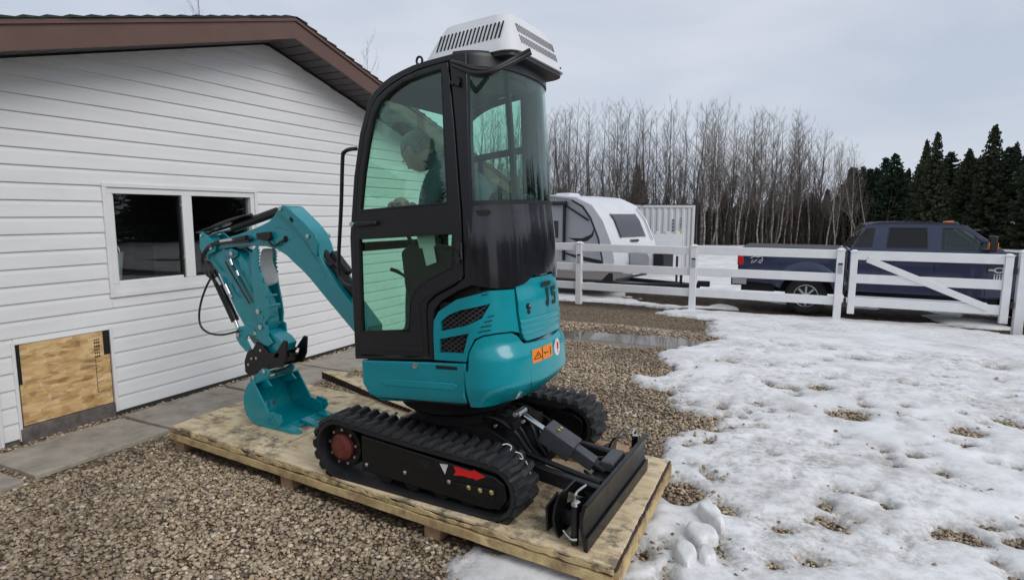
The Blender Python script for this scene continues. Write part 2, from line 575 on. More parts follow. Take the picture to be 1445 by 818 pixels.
def ell(x, y, rx, ry):
    c = on_ground(x, y)
    return c[0], c[1], np.linalg.norm(on_ground(x + rx, y) - c), np.linalg.norm(on_ground(x, y - ry) - on_ground(x, y + ry)) / 2
HOLES = [ell(*h) for h in HOLES_PX]
DENTS = [ell(*h) for h in DENT_PX]
def poly_sd(X, Y, P):
    d = np.full(X.shape, 1e9)
    inside = np.zeros(X.shape, bool)
    for i in range(len(P)):
        a, bb = P[i], P[(i + 1) % len(P)]
        e = bb - a
        tt = np.clip(((X - a[0]) * e[0] + (Y - a[1]) * e[1]) / (e @ e), 0, 1)
        d = np.minimum(d, np.hypot(X - a[0] - tt * e[0], Y - a[1] - tt * e[1]))
        cnd = (a[1] > Y) != (bb[1] > Y)
        with np.errstate(divide='ignore', invalid='ignore'):
            xi = a[0] + (Y - a[1]) / (bb[1] - a[1] if bb[1] != a[1] else 1e-9) * e[0]
        inside ^= cnd & (X < xi)
    return np.where(inside, d, -d)
def snow_mask(X, Y):
    dist = np.hypot(X, Y)
    m = poly_sd(X, Y, SNOW_POLY)
    n = fbm(X * 3.2, Y * 3.2, 5, 21) - 0.5
    n2_ = fbm(X * 13, Y * 13, 4, 23) - 0.5
    m = m + n * np.clip(0.12 + 0.030 * dist, 0, 0.5) + n2_ * 0.16 * smoothstep(0.5, 0.0, np.abs(m))
    spk = fbm(X * 5.5, Y * 5.5, 4, 27)                      # pebbles thawing through
    m = np.minimum(m, np.where(dist < 9, (0.755 - spk) * 0.8, 1))
    wob = 0.95 * (fbm(X * 7, Y * 7, 4, 31) - 0.5)
    for cx, cy, rx, ry in HOLES:
        e = np.hypot((X - cx) / rx, (Y - cy) / ry) - 1 + wob * 1.6
        m = np.minimum(m, e * min(rx, ry) * 1.2)
    s = X * FN[0] + Y * FN[1]
    f = (fbm(X * 0.45, Y * 0.45, 4, 41) - 0.43) * 3.0 + np.interp(s, [12.9, 14.2, 16.5, 22], [-0.75, -0.55, 0.1, 0.9])
    f = np.where(s > 12.85, f, -1)
    return np.maximum(m, f)
def snow_z(X, Y, m):
    th = 0.036 * (1 - np.exp(-np.maximum(m, 0) / 0.13)) + 0.012 * (1 - np.exp(-np.maximum(m, 0) / 0.02))
    th = th + np.minimum(m, 0) * 0.9
    ins = smoothstep(0.0, 0.25, m)
    bumpy = 0.024 * (fbm(X * 0.9, Y * 0.9, 3, 51) - 0.5) + 0.0045 * (fbm(X * 6.5, Y * 6.5, 3, 61) - 0.5) + 0.005 * (fbm(X * 22, Y * 22, 2, 71) - 0.5)
    for cx, cy, rx, ry in DENTS:
        e = np.hypot((X - cx) / rx, (Y - cy) / ry) + 0.5 * (fbm(X * 9, Y * 9, 2, 81) - 0.5)
        bumpy = bumpy - 0.015 * np.exp(-(e ** 4))
    return ground_h(X, Y) + 0.012 + th + ins * bumpy + smoothstep(0.02, 0.1, m) * 0.006 * (fbm(X * 30, Y * 30, 2, 91) - 0.5)
snx = np.concatenate([np.arange(-0.6, 5.2, 0.026), 5.2 + np.cumsum(np.linspace(0.03, 0.22, 90)), ])
snx = np.concatenate([snx, snx[-1] + np.cumsum(np.linspace(0.3, 1.2, 50))])
snx = np.concatenate([-0.6 - np.cumsum(np.linspace(0.05, 1.6, 45))[::-1], snx])
sny = np.concatenate([np.arange(0.7, 6.6, 0.026), 6.6 + np.cumsum(np.linspace(0.03, 0.09, 110)), ])
sny = np.concatenate([sny, sny[-1] + np.cumsum(np.linspace(0.12, 0.9, 60))])
SX, SY = np.meshgrid(snx, sny)
SMK = snow_mask(SX, SY)
SZ = snow_z(SX, SY, SMK)
SM, t, b = nodes_of('old_snow')
g = N(t, 'ShaderNodeNewGeometry')
n1 = N(t, 'ShaderNodeTexNoise', Scale=1.7, Detail=8.0, Roughness=0.68)
n2 = N(t, 'ShaderNodeTexNoise', Scale=14.0, Detail=6.0, Roughness=0.7)
n3 = N(t, 'ShaderNodeTexNoise', Scale=0.8, Detail=5.0, Roughness=0.6)
for n in (n1, n2, n3): t.links.new(g.outputs['Position'], n.inputs['Vector'])
base = ramp(t, n1.outputs['Fac'], [(0.34, (0.56, 0.55, 0.54)), (0.45, (0.72, 0.715, 0.71)), (0.56, (0.82, 0.82, 0.82)), (0.75, (0.86, 0.86, 0.865))])
dirtf = N(t, 'ShaderNodeMath', operation='MULTIPLY')
da = ramp(t, n2.outputs['Fac'], [(0.44, (0, 0, 0)), (0.70, (1, 1, 1))])
db = ramp(t, n3.outputs['Fac'], [(0.40, (0.06, 0.06, 0.06)), (0.64, (1, 1, 1))])
t.links.new(da, dirtf.inputs[0]); t.links.new(db, dirtf.inputs[1])
at_ = N(t, 'ShaderNodeAttribute', attribute_name='thin')
thn = N(t, 'ShaderNodeMath', operation='MULTIPLY')
n6 = N(t, 'ShaderNodeTexNoise', Scale=28.0, Detail=5.0, Roughness=0.7)
t.links.new(g.outputs['Position'], n6.inputs['Vector'])
t.links.new(at_.outputs['Fac'], thn.inputs[0])
t.links.new(ramp(t, n6.outputs['Fac'], [(0.36, (0.25, 0.25, 0.25)), (0.60, (1, 1, 1))]), thn.inputs[1])
c_d = mixc(t, dirtf.outputs[0], base, (0.34, 0.30, 0.25))
t.links.new(mixc(t, thn.outputs[0], c_d, (0.20, 0.17, 0.135)), b.inputs['Base Color'])
b.inputs['Roughness'].default_value = 0.55
b.inputs['Specular IOR Level'].default_value = 0.35
b.inputs['Subsurface Weight'].default_value = 0.0
bp = N(t, 'ShaderNodeBump', Strength=0.3, Distance=0.010)
n4 = N(t, 'ShaderNodeTexNoise', Scale=45.0, Detail=5.0, Roughness=0.6)
t.links.new(g.outputs['Position'], n4.inputs['Vector'])
t.links.new(n4.outputs['Fac'], bp.inputs['Height'])
t.links.new(bp.outputs['Normal'], b.inputs['Normal'])
snow_me = grid_mesh('snow', snx, sny, SZ, SMK > -0.10)
co_ = np.empty(len(snow_me.vertices) * 3, np.float32); snow_me.vertices.foreach_get('co', co_); co_ = co_.reshape(-1, 3)
thin = np.exp(-np.maximum(snow_mask(co_[:, 0].astype(float), co_[:, 1].astype(float)), 0) / 0.055) * 0.85
for cx, cy, rx, ry in DENTS:                              # trodden prints stay grey and gritty
    e_ = np.hypot((co_[:, 0] - cx) / rx, (co_[:, 1] - cy) / ry) + 0.9 * (fbm(co_[:, 0] * 8.0, co_[:, 1] * 8.0, 3, 85) - 0.5)
    thin = np.maximum(thin, 0.42 * np.exp(-e_ ** 4))
snow_me.attributes.new('thin', 'FLOAT', 'POINT').data.foreach_set('value', thin.astype(np.float32))
snow = link('snow', snow_me, SM)
tag(snow, 'old trampled melting snow lying over the gravel yard', None, None, 'structure')

# broken slabs of icy snow by the end of the pallet
def lump(px, py, rx, ry, h, seed, squash=1.0):
    c = on_ground(px, py)
    wx = np.linalg.norm(on_ground(px + rx, py) - c)
    wy = np.linalg.norm(on_ground(px, py - ry) - on_ground(px, py + ry)) / 2
    r = np.random.default_rng(seed)
    mb = MB()
    nr, na = 7, 26
    ph = r.uniform(0, 6.28, 4)
    vs, fs = [], []
    for i in range(nr + 1):
        q = i / nr
        for k in range(na):
            a = 2 * math.pi * k / na
            w = 1 + 0.13 * math.sin(2 * a + ph[0]) + 0.10 * math.sin(3 * a + ph[1]) + 0.05 * math.sin(5 * a + ph[2])
            rr = math.sin(q * math.pi / 2) ** 0.55 * w
            z = (1 - q ** 3.0) * h + 0.006 * math.sin(3 * a + ph[3]) * q * (1 - q)
            vs.append((rr * wx * math.cos(a), rr * wy * math.sin(a), z))
    for i in range(nr):
        for k in range(na):
            k2 = (k + 1) % na
            fs.append((i * na + k, i * na + k2, (i + 1) * na + k2, (i + 1) * na + k))
    fs.append(tuple(range(na)))
    mb.add(vs, fs)
    zz = float(ground_h(c[0], c[1])) + 0.03
    return mb.build('snow_chunk', SM, None, loc=(c[0], c[1], zz))
for px, py, rx, ry, h, sd, lab in ((1003, 742, 14, 15, .075, 1, 'topmost of the four snow chunks broken loose beside the pallet corner'),
                                   (988, 768, 20, 15, .065, 2, 'widest snow chunk, in the middle of the broken heap by the pallet corner'),
                                   (966, 795, 15, 17, .06, 3, 'leftmost snow chunk of the broken heap, nearest the pallet corner'),
                                   (997, 799, 13, 11, .06, 4, 'small round snow chunk right of the leftmost one beside the pallet')):
    tag(lump(px, py, rx, ry, h, sd), lab, 'snow chunk', 'snow chunks by the pallet corner')

# ------------------------------------------------------------------ puddle of meltwater
WM, t, b = nodes_of('meltwater')
b.inputs['Base Color'].default_value = (0.14, 0.115, 0.09, 1)
b.inputs['Roughness'].default_value = 0.03
b.inputs['IOR'].default_value = 1.33
b.inputs['Specular IOR Level'].default_value = 0.6
pc_ = on_z(862, 477, -.08)
WZ = float(ground_h(pc_[0], pc_[1])) - 0.040
mb = MB()
ring_ = [pc_ + FD * (2.6 * math.cos(a)) + FN * (1.25 * math.sin(a)) for a in np.linspace(0, 2 * math.pi, 40, endpoint=False)]
mb.add([(p[0], p[1], WZ) for p in ring_], [tuple(range(40))])
tag(mb.build('puddle', WM, None, smooth=False), 'shallow meltwater puddle on the gravel behind the machine', None, None, 'structure')

# ------------------------------------------------------------------ concrete slabs along the house wall
CM, t, b = nodes_of('paving_concrete')
tco = N(t, 'ShaderNodeNewGeometry')
n1 = N(t, 'ShaderNodeTexNoise', Scale=5.0, Detail=9.0, Roughness=0.7)
n2 = N(t, 'ShaderNodeTexNoise', Scale=90.0, Detail=3.0)
for n in (n1, n2): t.links.new(tco.outputs['Position'], n.inputs['Vector'])
t.links.new(ramp(t, n1.outputs['Fac'], [(0.28, (0.17, 0.148, 0.12)), (0.5, (0.31, 0.275, 0.23)), (0.72, (0.40, 0.36, 0.305))]), b.inputs['Base Color'])
b.inputs['Roughness'].default_value = 0.8
bp = N(t, 'ShaderNodeBump', Strength=0.25, Distance=0.006)
t.links.new(n2.outputs['Fac'], bp.inputs['Height']); t.links.new(bp.outputs['Normal'], b.inputs['Normal'])
mb = MB()
mb.add([w_world(s, o, z - 0.02) for s, o, z in ((-3, .05, .006), (4.6, .05, .006), (4.6, .92, .006), (-3, .92, .006))], [(0, 1, 2, 3)])
path = mb.build('path', GM, None, smooth=False)
tag(path, 'row of grey concrete paving slabs along the white wall', None, None, 'structure')
for k in range(-2, 5):
    s0 = -0.98 + 0.955 * (k + 1) + random.uniform(-.01, .01)
    o0, o1 = 0.17 + random.uniform(-.02, .02), 0.81 + random.uniform(-.015, .015)
    dz = random.uniform(-.004, .006)
    j = [random.uniform(-.012, .012) for _ in range(8)]
    mb = MB()
    poly = [(s0 + j[0], o0 + j[1]), (s0 + .905 + j[2], o0 + j[3]), (s0 + .905 + j[4], o1 + j[5]), (s0 + j[6], o1 + j[7])]
    mb.prism(poly, lambda a, c, q: w_world(a, c, (-0.05 if q == 0 else 0.018) + dz))
    mb.build('paving_slab', CM, path, bevel=0.007)

# ------------------------------------------------------------------ gravel stones
PAL = [(-2.035, -0.40), (1.315, -0.550), (1.250, 0.72), (-2.12, 0.84)]          # pallet outline, machine frame
PAL_W = np.array([m_world(u, v, 0)[:2] for u, v in PAL])
def scatter(n, d0, d1, r0, r1, zlift):
    a = rng.uniform(rad(-62), rad(46), n)
    d = np.sqrt(rng.uniform(d0 ** 2, d1 ** 2, n))
    x, y = d * np.sin(a), d * np.cos(a)
    ok = poly_sd(x, y, PAL_W) < 0.02
    m = snow_mask(x, y)
    ok &= m < np.where(rng.random(n) < 0.16, rng.uniform(0, 0.10, n), rng.uniform(-0.04, 0.02, n))
    p = np.stack([x - WO[0], y - WO[1]], -1)
    off, s = p @ WN[:2], p @ WD[:2]
    ok &= off > 0.02
    joint = np.abs(((s + 0.98 - 0.905 - 0.025) / 0.955) - np.round((s + 0.98 - 0.905 - 0.025) / 0.955)) * 0.955 < 0.032
    onslab = (off > 0.19) & (off < 0.80) & (s < 4.5) & ~joint
    ok &= ~onslab
    sF = x * FN[0] + y * FN[1]
    ok &= sF < 12.0
    ok &= (ground_h(x, y) + micro(x, y) > WZ - 0.012) | (rng.random(n) < 0.0)
    x, y = x[ok], y[ok]
    r = r0 + (r1 - r0) * rng.random(len(x)) ** 2.2
    mm_ = snow_mask(x, y)
    z = ground_h(x, y) + micro(x, y) + r * 0.25 + zlift * rng.random(len(x)) + np.where(mm_ > 0, np.minimum(mm_, 0.1) * 0.42, 0)
    return x, y, z, r
bm = bmesh.new()
bmesh.ops.create_icosphere(bm, subdivisions=1, radius=1.0)
ico_v = np.array([v.co[:] for v in bm.verts]); ico_f = np.array([[v.index for v in f.verts] for f in bm.faces])
bm.free()
def stones(name, groups, mtl):
    V, F, o = [], [], 0
    for x, y, z, r in groups:
        n = len(x)
        sc3 = np.stack([rng.uniform(0.75, 1.5, n), rng.uniform(0.65, 1.05, n), rng.uniform(0.45, 0.8, n)], -1) * r[:, None]
        jit = 1 + rng.uniform(-0.22, 0.22, (n, len(ico_v), 1))
        v = ico_v[None] * jit * sc3[:, None, :]
        a = rng.uniform(0, 6.283, n); tl = rng.normal(0, 0.35, n)
        ca, sa, ct, st = np.cos(a), np.sin(a), np.cos(tl), np.sin(tl)
        vx, vy, vz = v[..., 0], v[..., 1], v[..., 2]
        vy, vz = vy * ct[:, None] - vz * st[:, None], vy * st[:, None] + vz * ct[:, None]
        v = np.stack([vx * ca[:, None] - vy * sa[:, None] + x[:, None], vx * sa[:, None] + vy * ca[:, None] + y[:, None], vz + z[:, None]], -1)
        V.append(v.reshape(-1, 3))
        F.append((ico_f[None] + (np.arange(n) * len(ico_v))[:, None, None] + o).reshape(-1, 3))
        o += n * len(ico_v)
    V, F = np.concatenate(V), np.concatenate(F)
    me = bpy.data.meshes.new(name)
    me.vertices.add(len(V)); me.vertices.foreach_set('co', V.astype(np.float32).ravel())
    me.loops.add(F.size); me.loops.foreach_set('vertex_index', F.astype(np.int32).ravel())
    me.polygons.add(len(F)); me.polygons.foreach_set('loop_start', np.arange(0, F.size, 3, dtype=np.int32))
    me.update(calc_edges=True)
    me.shade_smooth()
    return link(name, me, mtl)
ST_M, t, b = nodes_of('river_gravel')
g = N(t, 'ShaderNodeNewGeometry')
c0 = ramp(t, g.outputs['Random Per Island'], [(0.0, (0.08, 0.064, 0.05)), (0.16, (0.25, 0.185, 0.12)), (0.32, (0.42, 0.315, 0.205)), (0.46, (0.29, 0.25, 0.205)), (0.60, (0.46, 0.36, 0.245)), (0.75, (0.35, 0.305, 0.245)), (0.88, (0.54, 0.43, 0.30)), (1.0, (0.70, 0.62, 0.51))])
n1 = N(t, 'ShaderNodeTexNoise', Scale=120.0, Detail=3.0)
n5 = N(t, 'ShaderNodeTexNoise', Scale=0.9, Detail=3.0)
t.links.new(g.outputs['Position'], n1.inputs['Vector']); t.links.new(g.outputs['Position'], n5.inputs['Vector'])
mm = N(t, 'ShaderNodeMix', data_type='RGBA', blend_type='MULTIPLY'); mm.inputs[0].default_value = 0.5
t.links.new(c0, mm.inputs[6]); t.links.new(ramp(t, n1.outputs['Fac'], [(0.3, (0.6, 0.6, 0.6)), (0.7, (1.2, 1.2, 1.2))]), mm.inputs[7])
m2 = N(t, 'ShaderNodeMix', data_type='RGBA', blend_type='MULTIPLY'); m2.inputs[0].default_value = 1.0
t.links.new(mm.outputs[2], m2.inputs[6]); t.links.new(ramp(t, n5.outputs['Fac'], [(0.38, (0.66, 0.62, 0.58)), (0.58, (1.08, 1.05, 1.0))]), m2.inputs[7])
t.links.new(m2.outputs[2], b.inputs['Base Color'])
b.inputs['Roughness'].default_value = 0.62
gs = stones('gravel', [scatter(104000, 1.2, 4.7, 0.0050, 0.0165, 0.010), scatter(78000, 4.7, 7.5, 0.007, 0.018, 0.008), scatter(92000, 7.5, 13.0, 0.010, 0.022, 0.006)], ST_M)
tag(gs, 'loose rounded river gravel covering the yard round the pallet', 'gravel', None, 'stuff')

# ================================================================== THE HOUSE
SIDING, t, b = nodes_of('white_vinyl_siding')
g = N(t, 'ShaderNodeNewGeometry')
n1 = N(t, 'ShaderNodeTexNoise', Scale=1.2, Detail=6.0, Roughness=0.6)
mpn = N(t, 'ShaderNodeMapping'); mpn.inputs['Scale'].default_value = (1.5, 1.5, 9.0)
t.links.new(g.outputs['Position'], mpn.inputs['Vector']); t.links.new(mpn.outputs['Vector'], n1.inputs['Vector'])
t.links.new(ramp(t, n1.outputs['Fac'], [(0.30, (0.685, 0.685, 0.68)), (0.5, (0.73, 0.73, 0.73)), (0.75, (0.75, 0.75, 0.755))]), b.inputs['Base Color'])
b.inputs['Roughness'].default_value = 0.42
TRIM = mat('white_trim', (0.72, 0.72, 0.72), 0.4, var=0.05)
BROWN = mat('brown_fascia', (0.125, 0.066, 0.050), 0.45, var=0.12, vscale=4)
SOFFIT = mat('dark_soffit', (0.050, 0.043, 0.042), 0.5, var=0.1)
SHINGLE = mat('asphalt_shingle', (0.045, 0.05, 0.05), 0.9, var=0.4, vscale=30, bump=0.4)
SHEATH = mat('weathered_wood', (0.16, 0.145, 0.135), 0.85, color2=(0.085, 0.07, 0.062), vscale=14, bump=0.3, bscale=50)
PLASTER = mat('dark_room_wall', (0.30, 0.29, 0.28), 0.9, var=0.4, vscale=2)
FOUND = mat('foundation', (0.03, 0.028, 0.026), 0.9)
house = empty('house', w_world(1.75, 0, 0), rad(64), 'white sided house with brown gable fascia and a two pane window', 'house')
hx = Matrix.Rotation(-rad(64), 3, 'Z')
h0 = np.array(w_world(1.75, 0, 0))
def hw(s, off, z):                    # house-local position from wall coordinates
    p = np.array(w_world(s, off, z)) - h0
    q = hx @ Vector(p)
    return (q.x, q.y, q.z)
PK_S, PK_Z, SL = 1.755, 3.405, 0.283
def gable(s): return PK_Z - SL * abs(s - PK_S)
S_L, S_R = -3.2, 6.7
WIN = (0.035, 1.515, 1.00, 1.89)
OSB = (-0.66, -0.02, -0.05, 0.735)
# sheathing behind the siding, with openings
mb = MB()
outer = [(S_L, -0.02), (S_R, -0.02), (S_R, gable(S_R)), (PK_S, PK_Z), (S_L, gable(S_L))]
hole = [(WIN[0] + .05, WIN[2] + .05), (WIN[1] - .05, WIN[2] + .05), (WIN[1] - .05, WIN[3] - .05), (WIN[0] + .05, WIN[3] - .05)]
mb.prism(outer, lambda a, c, q: hw(a, -0.12 if q == 0 else -0.004, c), [hole])
mb.build('wall', SHEATH, house, smooth=False)
# other three walls of the body
mb = MB()
for s0, s1, a0, a1 in ((S_L, S_L + .12, -7, -.125), (S_R - .12, S_R, -7, -.125)):
    z1 = gable(s0)
    mb.prism([(s0, -.02), (s1, -.02), (s1, z1 - .05), (s0, z1 - .05)], lambda a, c, q: hw(a, a0 if q == 0 else a1, c))
mb.build('side_wall', SIDING, house, smooth=False)
# siding boards
COURSE, Z0 = 0.1245, 0.025
def board(s0, s1, z0, z1, g0=False, g1=False):
    def ends(z):
        a = PK_S - (PK_Z - z) / SL if g0 else s0
        bq = PK_S + (PK_Z - z) / SL if g1 else s1
        return max(a, s0), min(bq, s1)
    prof = [(0.0, z0 - 0.004), (0.013, z0 - 0.003), (0.0135, z0 + 0.003), (0.0075, z0 + (z1 - z0) * 0.70), (0.0045, z0 + (z1 - z0) * 0.80), (0.0015, z1 - 0.0045), (0.0, z1 - 0.0045)]
    vs, fs = [], []
    n = len(prof)
    for e in (0, 1):
        for o, z in prof:
            vs.append(hw(ends(min(z, PK_Z - .002))[e], o, z))
    for i in range(n):
        j = (i + 1) % n
        fs.append((i, j, n + j, n + i))
    fs += [tuple(range(n))[::-1], tuple(range(n, 2 * n))]
    MB().add(vs, fs).build('siding_board', SIDING, house, smooth=False)
k = 0
while Z0 + k * COURSE < PK_Z - 0.03:
    z0, z1 = Z0 + k * COURSE, min(Z0 + (k + 1) * COURSE, PK_Z - .004)
    gb = z1 > gable(S_L)
    segs = [(S_L, S_R)]
    cut = []
    if z0 < OSB[3] - 0.03: cut.append((OSB[0] - 0.02, OSB[1] + 0.012))
    if z1 > WIN[2] + 0.02 and z0 < WIN[3] - 0.03: cut.append((WIN[0] - 0.005, WIN[1] + 0.005))
    if z0 < WIN[2] < z1 and z1 > WIN[2] + 0.02: board(WIN[0] - .003, WIN[1] + .003, z0, WIN[2] - .010)
    if z0 < WIN[3] < z1 and z0 < WIN[3] - 0.03: board(WIN[0] - .003, WIN[1] + .003, WIN[3] + .012, z1)
    if z0 < OSB[3] < z1 and z0 < OSB[3] - 0.03: board(OSB[0] - .018, OSB[1] + .010, OSB[3] - .012, z1)
    for c0_, c1_ in cut:
        new = []
        for a, bq in segs:
            if c0_ > a and c1_ < bq: new += [(a, c0_), (c1_, bq)]
            else: new.append((a, bq))
        segs = new
    if z0 < OSB[3] - 0.03:      # the left piece stops at the flat corner board
        segs = [q for a, c in segs for q in ([(S_L, -1.602), (-0.80, c)] if a == S_L else [(a, c)])]
    for a, bq in segs:
        board(a, bq, z0, z1, a == S_L and gb, bq == S_R and gb)
    k += 1
# flat trim boards
def wbox(name, m, s0, s1, o0, o1, z0, z1, bevel=0.003, parent=house):
    mb = MB()
    mb.prism([(s0, z0), (s1, z0), (s1, z1), (s0, z1)], lambda a, c, q: hw(a, o0 if q == 0 else o1, c))
    return mb.build(name, m, parent, bevel=bevel)
wbox('corner_board', TRIM, -1.6, -0.803, 0.0, 0.030, -0.05, 0.765)
wbox('edge_channel', TRIM, -0.825, -0.80, 0.031, 0.038, 0.0, 0.75)
wbox('edge_channel', TRIM, OSB[1] + .006, OSB[1] + .030, 0.0, 0.022, 0.02, 0.742)
wbox('edge_channel', TRIM, OSB[0] - .036, OSB[0] - .014, 0.0, 0.022, 0.0, 0.742)
# boarded opening
OSBM, t, b = nodes_of('oriented_strand_board')
tco = N(t, 'ShaderNodeTexCoord')
cols = []
acc = None
for i, (rz, sc_) in enumerate(((0.25, (8, 1, 40)), (-0.5, (10, 1, 34)), (0.9, (14, 1, 28)))):
    m1 = N(t, 'ShaderNodeMapping'); m1.inputs['Rotation'].default_value = (0, rz, 0); m1.inputs['Scale'].default_value = sc_
    m1.inputs['Location'].default_value = (i * 3.1, 0, i * 1.7)
    t.links.new(tco.outputs['Object'], m1.inputs['Vector'])
    vv = N(t, 'ShaderNodeTexVoronoi', Scale=1.0)
    t.links.new(m1.outputs['Vector'], vv.inputs['Vector'])
    s3 = N(t, 'ShaderNodeSeparateColor'); t.links.new(vv.outputs['Color'], s3.inputs['Color'])
    c_ = ramp(t, s3.outputs['Red'], [(0.0, (0.20, 0.095, 0.030)), (0.28, (0.50, 0.30, 0.115)), (0.65, (0.66, 0.44, 0.20)), (1.0, (0.80, 0.60, 0.34))])
    acc = c_ if acc is None else mixc(t, (0, .45, .4)[i], acc, c_)
t.links.new(acc, b.inputs['Base Color'])
b.inputs['Roughness'].default_value = 0.75
wbox('boarding', OSBM, OSB[0], OSB[1], -0.004, 0.006, 0.105, OSB[3] - .012)
wbox('sill_plank', SHEATH, OSB[0] - .01, OSB[1] + .004, -0.002, 0.026, -0.03, 0.10, 0.004)
wbox('sill_plank', SHEATH, OSB[0] - .03, OSB[0] + .05, 0.005, 0.029, -0.03, 0.092, 0.004)
wbox('torn_felt', DARK, OSB[1] - .045, OSB[1] + .004, 0.007, 0.010, 0.52, OSB[3] - .014, 0)
wbox('torn_felt', DARK, OSB[0] - .006, OSB[0] + .016, 0.007, 0.010, 0.42, OSB[3] - .014, 0)
wbox('foundation', FOUND, S_L, S_R, -0.11, -0.004, -0.12, -0.021, 0)
wbox('foundation_strip', FOUND, -0.01, S_R, 0.001, 0.012, -0.045, 0.018, 0)
# mill stamp on the strand board (flat print: blurred bars of lettering set on edge)
mb = MB()
sx = OSB[1] - .115
for i, (dz, w_, h_) in enumerate(((.0, .042, .012), (.022, .05, .016), (.05, .046, .02), (.082, .03, .01), (.11, .044, .012), (.135, .04, .016))):
    for q in range(3):
        mb.prism([(sx + q * .015, .66 - dz - h_), (sx + q * .015 + .010 + .003 * (i % 2), .66 - dz - h_), (sx + q * .015 + .010, .66 - dz), (sx + q * .015, .66 - dz)], lambda a, c, p: hw(a, .0062 if p == 0 else .0066, c))
for z0 in (.22, .30, .385, .47):
    mb.prism([(sx, z0), (sx + .055, z0 + .006), (sx + .055, z0 + .010), (sx, z0 + .004)], lambda a, c, p: hw(a, .0062 if p == 0 else .0066, c))
mb.prism([(sx, .22), (sx + .004, .22), (sx + .004, .50), (sx, .50)], lambda a, c, p: hw(a, .0062 if p == 0 else .0066, c))
mb.build('mill_stamp', BLACK_DECAL, house, smooth=False)
# window
win = empty('window', hw(0.775, 0, 1.44)); win.parent = house
def winbox(name, m, s0, s1, o0, o1, z0, z1, bevel=0.003):
    o = wbox(name, m, s0, s1, o0, o1, z0, z1, bevel, None)
    o.parent = win
    o.location = -Vector(win.location)
    return o
a0, a1, b0, b1 = WIN
for nm, s0, s1, z0, z1 in (('window_trim', a0 - .02, a1 + .02, b1 - .012, b1 + .022), ('window_trim', a0 - .02, a1 + .02, b0 - .022, b0 + .012)):
    winbox(nm, TRIM, s0, s1, 0.0, 0.026, z0, z1)
for s0, s1 in ((a0 - .02, a0 + .014), (a1 - .014, a1 + .02)):
    winbox('window_trim', TRIM, s0, s1, 0.0, 0.026, b0 + .0125, b1 - .0125)
for nm, s0, s1, z0, z1 in (('frame_rail', a0 + .015, a1 - .015, b1 - .062, b1 - .0125), ('frame_rail', a0 + .015, a1 - .015, b0 + .0125, b0 + .085)):
    winbox(nm, TRIM, s0, s1, -0.06, 0.012, z0, z1)
for s0, s1 in ((a0 + .015, a0 + .060), (0.705, 0.80), (a1 - .06, a1 - .015)):
    winbox('frame_stile', TRIM, s0, s1, -0.06, 0.014, b0 + .0855, b1 - .0625)
winbox('sash', TRIM, a0 + .0605, a0 + .078, -.05, -.004, b0 + .086, b1 - .063)
winbox('sash', TRIM, a0 + .0785, .688, -.05, -.004, b0 + .086, b0 + .108)
winbox('sash', mat('dark_gasket', (.02, .02, .02), .5), .689, .7045, -.05, -.004, b0 + .086, b1 - .063)
WGLASS = glass('window_glass', (0.80, 0.84, 0.83), ior=1.5)
winbox('pane', WGLASS, a0 + .0785, .688, -.030, -.026, b0 + .1085, b1 - .063, 0)
winbox('pane', WGLASS, .801, a1 - .061, -.030, -.026, b0 + .086, b1 - .063, 0)
for z in (1.72, 1.25): winbox('sash_lock', ZINC, .690, .703, -.003, .012, z, z + .03, .002)
# dark room behind the glass
room = MB()
for (s0, s1, o0, o1, z0, z1) in ((-.6, 2.2, -2.2, -2.1, .4, 2.4), (-.7, -.6, -2.2, -.121, .4, 2.4), (2.2, 2.3, -2.2, -.121, .4, 2.4), (-.7, 2.3, -2.2, -.121, .3, .4), (-.7, 2.3, -2.2, -.121, 2.4, 2.5)):
    room.prism([(s0, z0), (s1, z0), (s1, z1), (s0, z1)], lambda a, c, q: hw(a, o0 if q == 0 else o1, c))
room.build('room', PLASTER, house, smooth=False)
pail = empty('pail', w_world(.36, -.62, 1.0), 0, 'pale pail standing dimly inside behind the left window pane', 'pail')
mb = MB(); mb.lathe([(.11, 0), (.145, .30), (.15, .31), (.13, .31), (.10, .02)], (0, 0, 0), 'Z', 20); mb.build('body', TRIM, pail)
mb = MB(); mb.tube([(.14 * math.cos(a), 0, .31 + .12 * math.sin(a)) for a in np.linspace(0, math.pi, 9)], .004, 6); mb.build('handle', ZINC, pail)
bench = empty('work_bench', w_world(.8, -.7, .40), rad(64), 'dim work bench inside the house behind the window', 'bench')
mb = MB(); mb.box((0, 0, .575), (2.2, .6, .05)); mb.build('top', SHEATH, bench)
for x in (-1.0, 1.0):
    mb = MB(); mb.box((x, 0, .275), (.08, .5, .55)); mb.build('leg', SHEATH, bench)
mb = MB(); mb.box((.25, .05, .78), (.5, .3, .35)); mb.build('box', SOFFIT, bench)
